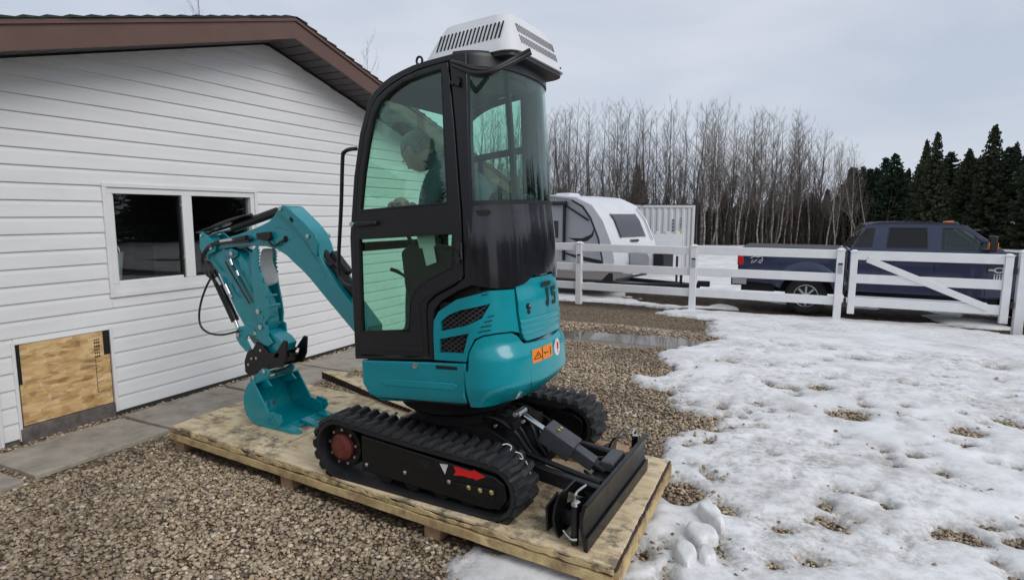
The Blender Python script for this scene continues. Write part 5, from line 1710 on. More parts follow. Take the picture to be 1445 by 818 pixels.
# linkage, coupler
for v0 in (VB - .062, VB + .048): plate('rocker_link', [(332, 468), (336, 461), (346, 459), (358, 463), (362, 470), (358, 475), (350, 472), (347, 478), (351, 486), (354, 494), (347, 496), (338, 486), (333, 477)], v0, v0 + .014, vtrace=VB - .062)
for v0 in (VB - .085, VB + .073): plate('tipping_link', [(361, 462), (372, 456), (378, 461), (379, 475), (385, 484), (378, 489), (370, 486), (362, 476)], v0, v0 + .012, vtrace=VB - .085)
plate('arm_nose', [(362, 470), (376, 466), (392, 477), (399, 486), (396, 497), (380, 499), (368, 490)], VB - .065, VB + .065)
for q, r_ in (((336, 472), .017), ((360.5, 470), .015), ((362, 486), .012)):
    p = MV(*q, VB - .07); E(MB().lathe([(r_, VB - .075), (r_, VB + .075)], (p[0], 0, p[2]), 'Y', 14), 'link_pin', ZINC)
CPL = [(349, 496), (357, 492), (362, 482), (372, 489), (380, 498), (390, 496), (400, 480), (404, 482), (403, 505), (398, 518), (386, 519), (376, 522), (364, 527), (352, 530), (346, 524), (345, 509)]
HOLEC = [(386, 504), (389, 498), (394, 498), (392, 505)]
for v0 in (VB - .100, VB + .084):
    mb = MB(); mb.xz(MP(CPL, VB - .10), v0, v0 + .015, [MP(HOLEC, VB - .10)]); E(mb, 'coupler_plate', BLACK_PAINT, bevel=.004)
plate('coupler_core', [(352, 500), (366, 497), (380, 502), (395, 506), (392, 514), (370, 518), (352, 522)], VB - .083, VB + .083, BLACK_PAINT, vtrace=VB - .10)
mb = MB()
for q in ((355.5, 505.5), (351, 514), (368, 494), (362, 505)):
    p = MV(*q, VB - .102); E(MB().lathe([(.010, VB - .100), (.010, VB - .108)], (p[0], 0, p[2]), 'Y', 10), 'coupler_bolt', ZINC)
# bucket
bucket = empty('bucket'); bucket.parent = EX; bucket.location = (0, 0, -PZ)
BN, BF = -.105, .305
SIDE = [(357.5, 541), (351, 541.5), (346.5, 549), (343.5, 561), (343.8, 574), (347, 586), (353, 594.5), (361, 600), (377, 605), (392, 608.5), (397, 607), (393, 591), (385, 586), (377.8, 582.5)]
SP = MP(SIDE, BN)
zmin = min(p[1] for p in SP)
SP = [(p[0], max(PZ + .004, p[1] - (zmin - PZ - .004))) for p in SP]
for v0 in (BN, BF - .014):
    mb = MB(); mb.xz(SP, v0, v0 + .014); E(mb, 'side_plate', TEAL, .003, parent=bucket)
back = SP[:11]
vs, fs = [], []
for th in (0, .012):
    for v_ in (BN + .0145, BF - .0145):
        for i, p in enumerate(back):
            a, c = back[max(i - 1, 0)], back[min(i + 1, len(back) - 1)]
            d = np.array([c[0] - a[0], c[1] - a[1]]); d /= np.linalg.norm(d)
            n_ = np.array([-d[1], d[0]])
            vs.append((p[0] + n_[0] * th, v_, p[1] + n_[1] * th))
m = len(back)
for i in range(m - 1):
    fs += [(i, i + 1, m + i + 1, m + i), (2 * m + i, 2 * m + i + 1, 3 * m + i + 1, 3 * m + i), (i, i + 1, 2 * m + i + 1, 2 * m + i), (m + i, m + i + 1, 3 * m + i + 1, 3 * m + i)]
fs += [(0, m, 3 * m, 2 * m), (m - 1, 2 * m - 1, 4 * m - 1, 3 * m - 1)]
E(MB().add(vs, fs), 'shell', TEAL, parent=bucket)
lip = SP[10]
mb = MB(); mb.xz([(lip[0] - .05, PZ + .003), (lip[0] + .05, PZ + .004), (lip[0] + .052, PZ + .012), (lip[0] - .05, PZ + .022)], BN, BF); E(mb, 'cutting_lip', TEAL, .003, parent=bucket)
for v_ in (BN + .035, VB, BF - .035):
    mb = MB()
    mb.add([(lip[0] + .0, v_ - .036, PZ + .004), (lip[0] + .0, v_ + .036, PZ + .004), (lip[0] + .0, v_ + .036, PZ + .040), (lip[0] + .0, v_ - .036, PZ + .040),
            (lip[0] + .075, v_ - .034, PZ + .003), (lip[0] + .075, v_ + .034, PZ + .003), (lip[0] + .075, v_ + .034, PZ + .030), (lip[0] + .075, v_ - .034, PZ + .030),
            (lip[0] + .150, v_ - .020, PZ + .003), (lip[0] + .150, v_ + .020, PZ + .003), (lip[0] + .150, v_ + .020, PZ + .008), (lip[0] + .150, v_ - .020, PZ + .008)],
           [(0, 1, 2, 3), (0, 1, 5, 4), (1, 2, 6, 5), (2, 3, 7, 6), (3, 0, 4, 7), (4, 5, 9, 8), (5, 6, 10, 9), (6, 7, 11, 10), (7, 4, 8, 11), (8, 9, 10, 11)])
    E(mb, 'tooth', TEAL, .004, parent=bucket)
for sgn, v_ in ((-1, BN), (1, BF)):
    mb = MB(); mb.xz([(lip[0] - .12, PZ + .06), (lip[0] - .01, PZ + .035), (lip[0] + .03, PZ + .08), (lip[0] + .015, PZ + .125), (lip[0] - .08, PZ + .135)], v_ + sgn * .001, v_ + sgn * .013); E(mb, 'side_cutter', TEAL, .003, parent=bucket)
    for q in ((-.10, .075), (-.055, .065), (-.075, .10), (-.02, .055)):
        E(MB().lathe([(.010, v_ + sgn * .013), (.010, v_ + sgn * .018)], (lip[0] + q[0], 0, PZ + q[1]), 'Y', 10), 'bolt', TEAL, parent=bucket)
for v0 in (VB - .118, VB + .102):
    plate('hanger', [(354, 541), (357, 530), (366, 526), (372, 519), (379, 519), (383, 526), (380, 536), (386, 544), (370, 548)], v0, v0 + .016, parent=bucket, vtrace=VB - .1)
for q in ((376, 522.5), (361, 531)):
    p = MV(*q, VB - .1); E(MB().lathe([(.016, VB - .126), (.016, VB + .126)], (p[0], 0, p[2]), 'Y', 14), 'bucket_pin', STEEL, parent=bucket)
p = MV(384, 571, VB); E(MB().tube([(SP[5][0] + .03, VB + .02, SP[4][1] - .02), (SP[5][0] + .045, VB + .02, SP[4][1] - .02)], .012, 12), 'plug', ZINC, parent=bucket)
# thumb
def toothed(px_l, px_r, nt):
    R = []
    for i in range(nt):
        f0, f1 = i / nt, (i + .5) / nt
        def at(f):
            k = min(int(f * (len(px_r) - 1)), len(px_r) - 2); g_ = f * (len(px_r) - 1) - k
            return (px_r[k][0] + (px_r[k + 1][0] - px_r[k][0]) * g_, px_r[k][1] + (px_r[k + 1][1] - px_r[k][1]) * g_)
        a, c = at(f0), at(f1)
        R += [(a[0] - 1.0, a[1]), (c[0] + 1.2, c[1] - .8), (c[0] + 1.2, c[1] + .8)]
    return px_l + R
near = toothed([(366, 384), (371, 392), (370, 400), (376, 404), (380, 425), (381, 446), (372, 458), (364, 452), (359, 425), (355.5, 400), (353.5, 380), (354, 362), (357, 352)], [(362, 347), (364, 357), (363.5, 370), (366, 384)], 8)
plate('thumb_plate', near, VB - .085, VB - .071, vtrace=VB - .085, bevel=.002)
fa = toothed([(390, 386), (392, 400), (396, 420), (399, 440), (398, 455), (390, 456), (384, 440), (380, 415), (377, 390), (376, 368), (380, 356)], [(386, 348), (388.5, 358), (388, 370), (390, 386)], 8)
plate('thumb_plate', fa, VB + .085, VB + .099, vtrace=VB + .085, bevel=.002)
for q, r_ in (((370, 447), .018), ((379, 432), .014), ((375, 418), .011)):
    p = MV(*q, VB - .085); E(MB().lathe([(r_, VB - .09), (r_, VB + .010)], (p[0], 0, p[2]), 'Y', 12), 'thumb_tube', TEAL)
mb = MB(); p = MV(390, 456, VB + .1); mb.lathe([(.02, VB - .08), (.02, VB + .105), (.012, VB + .11)], (p[0], 0, p[2]), 'Y', 12); E(mb, 'thumb_pivot', TEAL)
# white tag tied to the thumb
tagm = mat('white_cloth_tag', (0.70, 0.69, 0.68), 0.8, var=0.12, vscale=9, bump=0.2)
P = [(369, 351, 385, 350), (366, 366, 384, 362), (367, 380, 386, 374), (371, 392, 391, 384), (374, 406, 395, 397)]
vs = []
for i, (x0, y0, x1, y1) in enumerate(P):
    for f in (0, .33, .66, 1):
        q = MV(x0 + (x1 - x0) * f, y0 + (y1 - y0) * f, VB - .02 + .05 * f + .012 * math.sin(i * 2 + f * 4))
        vs.append(m_world(*q))
o0 = vs[0]
n = len(P)
fs = [(i * 4 + k, i * 4 + k + 1, (i + 1) * 4 + k + 1, (i + 1) * 4 + k) for i in range(n - 1) for k in range(3)]
rag = MB().add([v - o0 for v in vs], fs).build('hanging_tag', tagm, None, loc=o0)
rag.modifiers.new('sub', 'SUBSURF').levels = 2; rag.modifiers['sub'].render_levels = 2
sol = rag.modifiers.new('thick', 'SOLIDIFY'); sol.thickness = .002
tag(rag, 'white cloth tag hanging between the toothed thumb plates of the arm', 'tag')

# ================================================================== the operator, bent forward in the cab
def skin_body(name, J, edges, m, root, levels=2):
    me = bpy.data.meshes.new(name)
    names = list(J)
    me.from_pydata([tuple(tilt(J[k][0])) for k in names], [(names.index(a), names.index(c)) for a, c in edges], [])
    o = bpy.data.objects.new(name, me)
    col.objects.link(o)
    o.modifiers.new('skin', 'SKIN')
    for i, k in enumerate(names):
        r = J[k][1]
        me.skin_vertices[0].data[i].radius = r if isinstance(r, tuple) else (r, r)
        me.skin_vertices[0].data[i].use_root = (k == root)
    s = o.modifiers.new('sub', 'SUBSURF'); s.levels = levels; s.render_levels = levels
    me.materials.append(m)
    return o
SKINM = mat('skin', (0.42, 0.25, 0.18), 0.55, var=0.1, vscale=20)
JACKET = mat('navy_jacket', (0.085, 0.105, 0.135), 0.8, var=0.25, vscale=12, bump=0.15, bscale=60)
TROUS = mat('dark_trousers', (0.03, 0.032, 0.038), 0.85, var=0.2, bump=0.1)
HAIR = mat('grey_hair', (0.26, 0.235, 0.205), 0.75, var=0.35, vscale=60, bump=0.5, bscale=160)
yp = .0
J = {'pelvis': ((.40, yp, 1.40), (.16, .15)), 'waist': ((.385, yp, 1.56), (.165, .15)), 'chest': ((.325, yp, 1.77), (.165, .165)), 'upper': ((.225, yp, 1.925), (.14, .14)), 'neck': ((.13, yp, 1.985), .055), 'skull0': ((.06, yp, 2.015), .062),
     'shl': ((.235, yp - .17, 1.88), .07), 'ell': ((.17, yp - .25, 1.68), .05), 'wrl': ((.10, yp - .28, 1.745), .036),
     'shr': ((.235, yp + .17, 1.88), .07), 'elr': ((.17, yp + .25, 1.68), .05), 'wrr': ((.10, yp + .28, 1.745), .036),
     'hipl': ((.36, yp - .10, 1.38), .085), 'knl': ((.02, yp - .13, 1.37), .068), 'anl': ((-.04, yp - .13, 1.03), .048), 'tol': ((-.14, yp - .13, .975), .04),
     'hipr': ((.36, yp + .10, 1.38), .085), 'knr': ((.02, yp + .13, 1.37), .068), 'anr': ((-.04, yp + .13, 1.03), .048), 'tor': ((-.14, yp + .13, .975), .04)}
edges = [('pelvis', 'waist'), ('waist', 'chest'), ('chest', 'upper'), ('upper', 'neck'), ('neck', 'skull0'), ('upper', 'shl'), ('shl', 'ell'), ('ell', 'wrl'), ('upper', 'shr'), ('shr', 'elr'), ('elr', 'wrr'),
         ('pelvis', 'hipl'), ('hipl', 'knl'), ('knl', 'anl'), ('anl', 'tol'), ('pelvis', 'hipr'), ('hipr', 'knr'), ('knr', 'anr'), ('anr', 'tor')]
person = skin_body('person', J, edges, JACKET, 'pelvis')
person.location = (MO[0], MO[1], 0)
person.rotation_euler = (0, 0, rad(M_AZ))
tag(person, 'grey haired person in navy jacket bent forward on the cab seat', 'person')
# head: one shaped surface with brow, nose, mouth, chin, ears
def head_mesh():
    mb = MB()
    nu, nv = 28, 20
    vs, fs = [], []
    for j in range(nv + 1):
        ph = math.pi * j / nv
        for i in range(nu):
            th = 2 * math.pi * i / nu                      # th = 0 faces -u (forward)
            x, y, z = -math.sin(ph) * math.cos(th), math.sin(ph) * math.sin(th), math.cos(ph)
            X, Y, Z = x * .102, y * .077, z * .122
            if z < -.1:
                X *= 1 - .12 * (-z - .1) if x > 0 else 1.0
                Y *= 1 - .22 * (-z - .1)
            if x > .2 and z < -.2: X *= .78
            f = max(0, -x)
            X -= .022 * math.exp(-((y / .16) ** 2 + ((z + .12) / .16) ** 2)) * f      # nose
            X -= .006 * math.exp(-((y / .45) ** 2 + ((z - .20) / .10) ** 2)) * f      # brow
            X += .010 * math.exp(-(((abs(y) - .36) / .16) ** 2 + ((z - .03) / .10) ** 2)) * f   # eye sockets
            X -= .006 * math.exp(-((y / .28) ** 2 + ((z + .47) / .07) ** 2)) * f      # lips
            X -= .010 * math.exp(-((y / .30) ** 2 + ((z + .80) / .16) ** 2)) * f      # chin
            Y += math.copysign(.016, y) * math.exp(-(((x - .12) / .14) ** 2 + ((z + .02) / .22) ** 2)) * (abs(y) > .6)   # ears
            vs.append((X, Y, Z))
    for j in range(nv):
        for i in range(nu):
            fs.append((j * nu + i, j * nu + (i + 1) % nu, (j + 1) * nu + (i + 1) % nu, (j + 1) * nu + i))
    return vs, fs
Rh = Matrix.Rotation(rad(-38), 3, 'Y')
hc = Vector((0.0, yp, 2.065))
vs, fs = head_mesh()
def place(v): return tilt(tuple(Rh @ Vector(v) + hc))
MB().add([place(v) for v in vs], fs).build('head', SKINM, person)
hv = [v for v in vs]
hair_v = []
for v in hv:
    x, y, z = v[0] / .102, v[1] / .08, v[2] / .122
    on = z > .30 or (x > .10 and z > -.35)
    k = 1.07 if on else 0.90
    hair_v.append((v[0] * k + (.004 if on else 0), v[1] * k, v[2] * k))
MB().add([place(v) for v in hair_v], fs).build('hair', HAIR, person)
ey = MB()
for sy in (-1, 1):
    ey.tube([place((-.098, sy * .030 + .02 * math.cos(a), .004 + .016 * math.sin(a))) for a in np.linspace(0, 2 * math.pi, 13)], .0018, 5, False)
    ey.tube([place((-.095, sy * .050, .008)), place((-.01, sy * .078, .012))], .0018, 5)
ey.tube([place((-.104, -.010, .006)), place((-.104, .010, .006))], .0018, 5)
ey.build('spectacles', DARK, person)
for sy, wr in ((-1, 'wrl'), (1, 'wrr')):
    w0 = Vector(J[wr][0])
    mb = MB()
    mb.tube([w0, w0 + Vector((-.035, sy * .003, .012)), w0 + Vector((-.065, sy * .004, .015))], [.026, .034, .026], 10, True, 3)
    for k in range(4):
        b0 = w0 + Vector((-.06, sy * (.026 - .017 * k), .018))
        ln = (.030, .036, .034, .027)[k]
        mb.tube([b0, b0 + Vector((-ln, 0, -.004)), b0 + Vector((-ln - .010, 0, -.026)), b0 + Vector((-ln + .008, 0, -.045))], [.0088, .0082, .0078, .007], 8, True, 3)
    b0 = w0 + Vector((-.03, -sy * .028, .01))
    mb.tube([b0, b0 + Vector((-.03, -sy * .014, 0)), b0 + Vector((-.052, -sy * .004, -.018))], [.011, .010, .008], 8, True, 3)
    mb.build('hand', SKINM, person, xf=tilt)
# ================================================================== FENCE AND GATE
VINYL = mat('white_vinyl', (0.78, 0.78, 0.785), 0.38, var=0.05, vscale=5, dirt=((0.45, 0.42, 0.38), 3.0, 0.60, 0.35))
HINGE = mat('black_hinge', (0.012, 0.012, 0.013), 0.5)
GREYTAB = mat('grey_tab', (0.36, 0.42, 0.44), 0.4)
def f_world(t_, off, z): return FO + FD * t_ + FN * off + np.array([0, 0, z])
def f_ground(t_): 
    p = f_world(t_, 0, 0); return float(ground_h(p[0], p[1]))
fence = empty('vinyl_fence', f_world(0, 0, f_ground(0)), rad(-25.5), 'white three rail vinyl ranch fence along the yard', 'fence')
f0z = f_ground(0)
def fpost(parent, t_, w_, z1, base, name='post', t0=0.0, zr=None):
    g = (f_ground(t_) if base is None else base) - .15
    mb = MB(); mb.box((t_ - t0, 0, (g + z1) / 2 - zr), (w_, w_, z1 - g)); p = mb.build(name, VINYL, parent, bevel=.006)
    mb = MB(); mb.box((t_ - t0, 0, z1 + .006 - zr), (w_ + .02, w_ + .02, .02)).box((t_ - t0, 0, z1 + .030 - zr), (w_ + .006, w_ + .006, .030), taper=.45)
    mb.build('post_cap', VINYL, p, bevel=.003)
    return p
RAILS = ((.965, .165), (.535, .165), (.105, .165))
posts = [-7.4, -4.93, -2.46, 0.03, 2.49, 5.12]
for t_ in posts: fpost(fence, t_, .127, 1.045, None, zr=f0z)
for i in range(len(posts) - 1):
    for zc, hh in RAILS:
        mb = MB(); mb.box(((posts[i] + posts[i + 1]) / 2, 0, zc - f0z + random.uniform(-.008, .008)), (posts[i + 1] - posts[i] - .128, .045, hh)); mb.build('rail', VINYL, fence, bevel=.008)
for t_ in (0.03, 2.49, 5.12):
    mb = MB(); mb.box((t_ + .004, -.068, .70 - f0z), (.075, .010, .16)); mb.build('latch_plate', GREYTAB, fence, bevel=.003)
    mb = MB(); mb.box((t_ + .004, -.068, .795 - f0z), (.075, .012, .035)); mb.build('latch_top', HINGE, fence, bevel=.003)
gate = empty('farm_gate', f_world(6.5, 0, f0z), rad(-25.5), 'white vinyl gate with diagonal brace in front of the pickup', 'gate')
G0 = 6.5
for t_, nm in ((5.34, 'gate_stile'), (7.60, 'gate_stile')):
    mb = MB(); mb.box((t_ - G0, 0, (1.02 - .12) / 2 - f0z), (.115, .09, 1.14)); s_ = mb.build(nm, VINYL, gate, bevel=.006)
    mb = MB(); mb.box((t_ - G0, 0, 1.03 - f0z), (.135, .11, .02)).box((t_ - G0, 0, 1.052 - f0z), (.12, .10, .026), taper=.45); mb.build('stile_cap', VINYL, s_, bevel=.003)
for zc, hh in RAILS:
    mb = MB(); mb.box((6.47 - G0, 0, zc - f0z), (2.26 - .117, .045, hh)); mb.build('gate_rail', VINYL, gate, bevel=.008)
mb = MB(); mb.bar((5.55 - G0, -.032, .90 - f0z), (7.38 - G0, -.032, .13 - f0z), .018, .115, (0, 0, 1)); mb.build('brace', VINYL, gate, bevel=.005)
for t_, z_ in ((5.235, .62), (5.235, .36), (5.235, .12), (7.69, .78), (7.69, .20)):
    mb = MB(); mb.box((t_ - G0, -.035, z_ - f0z), (.045, .05, .11)); mb.build('hinge', HINGE, gate, bevel=.003)
gp = empty('gate_post', f_world(7.80, 0, f_ground(7.8)), rad(-25.5), 'white vinyl gate post at the right edge beside the snow', 'post')
fpost(gp, 7.80, .13, 1.09, None, t0=7.80, zr=f_ground(7.8))

# ================================================================== PICKUP TRUCK (x forward, near side at y = 0)
NAVY = mat('navy_car_paint', (0.013, 0.021, 0.064), 0.25, coat=0.8, var=0.08, vscale=3, dirt=((0.10, 0.09, 0.08), 4.0, 0.57, 0.5))
TYRE = mat('tyre_rubber', (0.018, 0.018, 0.018), 0.8, bump=0.2, bscale=60, var=0.3, dirt=((0.09, 0.08, 0.065), 6, .55, .5))
CHROME = mat('chrome', (0.75, 0.75, 0.76), 0.15, metal=1.0)
ALLOY = mat('alloy_rim', (0.50, 0.50, 0.51), 0.35, metal=0.9)
PLASTIC = mat('black_plastic', (0.014, 0.014, 0.015), 0.55)
TAILRED = mat('tail_lamp_red', (0.55, 0.008, 0.010), 0.2, coat=0.6)
AMBER = mat('amber_lens', (0.85, 0.20, 0.02), 0.25, coat=0.5)
PRIVACY = glass('privacy_glass', (0.10, 0.11, 0.12), ior=1.5)
CLEARG = glass('clear_car_glass', (0.62, 0.74, 0.70), ior=1.5)
tr_p = on_z(1135, 445, -.42)
truck = empty('pickup_truck', (tr_p[0], tr_p[1], -.42), rad(-25.5), 'dark navy crew cab pickup truck parked behind the gate', 'pickup truck')
TWD = 2.0
def arch(cx, r, n=14):
    e = math.asin(.19 / r)
    return [(cx + r * math.cos(a), .40 + r * math.sin(a)) for a in np.linspace(math.pi - e, e, n)]
bed = [(-1.36, .66), (-.56, .60)] + arch(0, .53) + [(.56, .58), (.70, .58), (.70, 1.40), (-1.36, 1.375)]
mb = MB(); mb.xz(bed, 0.0, TWD); mb.build('bed', NAVY, truck, bevel=.03, seg=3)
cabl = [(.735, .55), (3.05, .55), (3.36, .56)] + arch(3.98, .55) + [(4.55, .62), (4.92, .70), (4.95, 1.16), (4.80, 1.26), (3.42, 1.40), (3.30, 1.425), (.735, 1.425)]
mb = MB(); mb.xz(cabl, 0.0, TWD); mb.build('cab_body', NAVY, truck, bevel=.03, seg=3)
mb = MB()                                          # greenhouse with tumblehome
GH = [(.75, 1.42), (3.32, 1.42), (2.66, 1.925), (2.45, 1.965), (1.7, 1.985), (1.22, 1.96), (1.02, 1.915)]
n = len(GH)
def inset(p): return .015 + .16 * (p[1] - 1.42) / .56
WND = {'quarter': [(.83, 1.47), (1.16, 1.47), (1.20, 1.86), (1.06, 1.85), (.93, 1.70)], 'rear': [(1.38, 1.47), (2.07, 1.47), (2.05, 1.87), (1.42, 1.87)], 'front': [(2.30, 1.46), (3.13, 1.46), (3.08, 1.50), (2.72, 1.80), (2.58, 1.865), (2.30, 1.875)]}
for sgn, base in ((1, 0.0), (-1, TWD)):
    mb = MB(); mb.prism(GH, lambda a, c, q: (a, base + sgn * (inset((a, c)) + (.05 if q else 0)), c), [WND['rear'], WND['front']])
    mb.build('cab_side', NAVY, truck, bevel=.006)
    for k, gm in (('rear', PRIVACY), ('front', CLEARG)):
        mb = MB(); mb.prism(WND[k], lambda a, c, q: (a, base + sgn * (inset((a, c)) + (.016 if q else .011)), c)); mb.build('side_window', gm, truck, smooth=False)
        ring_o = WND[k]
        cx_, cz_ = np.mean(ring_o, axis=0)
        ri = [(cx_ + (a - cx_) * .955, cz_ + (c - cz_) * .94) for a, c in ring_o]
        mb = MB(); mb.prism([(cx_ + (a - cx_) * 1.02, cz_ + (c - cz_) * 1.03) for a, c in ring_o], lambda a, c, q: (a, base + sgn * (inset((a, c)) + (.008 if q else -.004)), c), [ri]); mb.build('window_seal', PLASTIC, truck, smooth=False)
mb = MB(); m4 = [(1.02, 1.915), (1.22, 1.962), (1.7, 1.987), (2.45, 1.967), (2.66, 1.927)]
mb.add([(x, y, z) for x, z in m4 for y in (.15, TWD - .15)] + [(x, y, z - .03) for x, z in m4 for y in (.15, TWD - .15)], [(2 * i, 2 * i + 1, 2 * i + 3, 2 * i + 2) for i in range(4)] + [(10 + 2 * i, 11 + 2 * i, 13 + 2 * i, 12 + 2 * i) for i in range(4)])
mb.build('roof', NAVY, truck)
mb = MB(); mb.add([(.77, .10, 1.44), (.77, TWD - .10, 1.44), (1.01, TWD - .19, 1.90), (1.01, .19, 1.90)], [(0, 1, 2, 3)]); mb.build('rear_window', PRIVACY, truck, smooth=False)
mb = MB(); mb.add([(3.30, .08, 1.43), (3.30, TWD - .08, 1.43), (2.68, TWD - .19, 1.92), (2.68, .19, 1.92)], [(0, 1, 2, 3)]); mb.build('windscreen', CLEARG, truck, smooth=False)
mb = MB(); mb.prism(WND['quarter'], lambda a, c, q: (a - .02, inset((a, c)) - (.003 if q == 0 else -.004), c)); mb.build('corner_window', mat('black_glass', (.01, .011, .012), .08), truck)
mb = MB(); mb.bar((.99, .055, 1.47), (1.03, .115, 1.84), .02, .012); mb.build('corner_window_bar', PLASTIC, truck)
mb = MB(); mb.xz([(1.0, .80), (3.2, .80), (3.2, 1.40), (1.0, 1.40)], .3, TWD - .3); mb.build('interior', PLASTIC, truck)
for x in (1.25, 2.35):
    for y in (.35, 1.15):
        mb = MB(); mb.box((x, y + .25, 1.50), (.16, .50, .55)).box((x, y + .25, 1.82), (.10, .26, .16)); mb.build('seat', SEAT, truck, bevel=.04)
mb = MB(); mb.tube([(2.95, .55 + .18 * math.cos(a), 1.45 + .18 * math.sin(a)) for a in np.linspace(0, 6.283, 17)], .016, 6, False); mb.build('steering_wheel', PLASTIC, truck)
for x in (.717, 1.30, 2.20, 3.02):                 # shut lines
    mb = MB(); mb.xz([(x - .006, .60), (x + .006, .60), (x + .006, 1.41), (x - .006, 1.41)], -.001, .01); mb.build('shut_line', DARK, truck, smooth=False)
for x in (1.42, 2.40):
    mb = MB(); mb.box((x, -.012, 1.22), (.20, .03, .045)); mb.build('door_handle', NAVY, truck, bevel=.01)
mb = MB(); mb.xz([(-1.30, .98), (4.7, .98), (4.7, 1.0), (-1.30, 1.0)], -.006, .01, ); mb.build('body_crease', NAVY, truck, bevel=.004)
# flared arches
for cx in (0, 3.98):
    mb = MB()
    o_ = [(cx + .70 * math.cos(a), .40 + .74 * math.sin(a)) for a in np.linspace(math.pi * .90, math.pi * .10, 20)]
    i_ = [(cx + .535 * math.cos(a), .40 + .535 * math.sin(a)) for a in np.linspace(math.pi * .10, math.pi * .90, 20)]
    vs = [(p[0], -.004, p[1]) for p in o_] + [(p[0] * .35 + q[0] * .65, -.075, p[1] * .35 + q[1] * .65) for p, q in zip(o_, i_[::-1])] + [(q[0], -.07, q[1]) for q in i_[::-1]] + [(q[0], .05, q[1]) for q in i_[::-1]]
    fs = [(r * 20 + k, r * 20 + k + 1, (r + 1) * 20 + k + 1, (r + 1) * 20 + k) for r in range(3) for k in range(19)]
    mb.add(vs, fs); mb.build('wheel_flare', NAVY, truck)
    for y_ in (.06, TWD - .30):
        wroot = empty('wheel'); wroot.parent = truck; wroot.location = (cx, y_, .41)
        mb = MB(); mb.lathe([(.24, .0), (.33, -.012), (.385, .0), (.41, .03), (.41, .21), (.385, .24), (.24, .24)], (0, 0, 0), 'Y', 32); mb.build('tyre', TYRE, wroot)
        mb = MB(); mb.lathe([(.240, .03), (.240, -.006), (.228, -.012), (.210, .006), (.205, .03)], (0, 0, 0), 'Y', 28); mb.build('rim', ALLOY, wroot)
        mb = MB(); mb.lathe([(.208, .05), (.208, .055)], (0, 0, 0), 'Y', 28); mb.build('rim_back', DARK, wroot)
        mb = MB(); mb.lathe([(.07, .05), (.07, .0), (.05, -.012), (.02, -.014)], (0, 0, 0), 'Y', 20); mb.build('hub_cap', ALLOY, wroot)
        for k in range(8):
            a = 2 * math.pi * k / 8
            mb = MB(); mb.bar((.06 * math.cos(a), .012, .06 * math.sin(a)), (.205 * math.cos(a), .004, .205 * math.sin(a)), .042, .03, (0, 1, 0)); mb.build('spoke', ALLOY, wroot, bevel=.004)
mb = MB(); mb.xz([(-1.50, .58), (-1.20, .58), (-1.18, .74), (-1.50, .76)], -.01, TWD + .01); mb.build('rear_bumper', PLASTIC, truck, bevel=.02)
mb = MB(); mb.xz([(-1.47, .61), (-1.18, .60), (-1.18, .72), (-1.47, .74)], -.02, -.011); mb.build('bumper_cap', ALLOY, truck, bevel=.004)
mb = MB(); mb.yz([(.06, .80), (TWD - .06, .80), (TWD - .06, 1.34), (.06, 1.34)], -1.375, -1.361); mb.build('tailgate', NAVY, truck, bevel=.004)
mb = MB(); mb.xz([(-1.385, 1.02), (-1.27, 1.02), (-1.255, 1.10), (-1.285, 1.34), (-1.385, 1.34)], -.016, .10); mb.build('tail_lamp', TAILRED, truck, bevel=.015)
mb = MB(); mb.xy([(-1.30, .06), (.66, .06), (.66, TWD - .06), (-1.30, TWD - .06)], 1.395, 1.415); mb.build('bed_cover', PLASTIC, truck, bevel=.008)
mb = MB(); mb.tube([(.80, -.05, .46), (3.05, -.05, .46)], .040, 10); mb.build('side_step', CHROME, truck)
for x in (1.0, 2.85):
    mb = MB(); mb.bar((x, -.05, .46), (x, .15, .56), .05, .03); mb.build('step_bracket', PLASTIC, truck)
for cx in (0, 3.98):
    mb = MB(); mb.xz([(cx - .62, .45), (cx + .62, .45), (cx + .62, 1.1), (cx - .62, 1.1)], .30, TWD - .30); mb.build('wheel_well', DARK, truck)
mb = MB(); mb.xz([(-1.3, .45), (-.62, .45), (-.62, .70), (-1.3, .70)], .2, TWD - .2); mb.build('frame_tail', PLASTIC, truck)
mb = MB(); mb.xz([(.735, .40), (3.3, .40), (3.3, .56), (.735, .56)], .30, TWD - .3); mb.build('chassis', PLASTIC, truck)
mb = MB(); mb.box((3.02, -.20, 1.60), (.12, .16, .30)); mb.build('mirror', PLASTIC, truck, bevel=.03, seg=3)
mb = MB(); mb.box((2.955, -.22, 1.56), (.012, .11, .13)).box((3.085, -.225, 1.555), (.014, .10, .13)); mb.build('mirror_signal', AMBER, truck, bevel=.006)
mb = MB(); mb.box((3.05, -.07, 1.53), (.05, .22, .05)); mb.build('mirror_arm', PLASTIC, truck, bevel=.01)
for x in (2.36, 2.46, 2.56):
    mb = MB(); mb.box((x + .02, .32 + (x - 2.36) * 3.3, 1.985), (.10, .06, .03)); mb.build('roof_marker', AMBER, truck, bevel=.01)
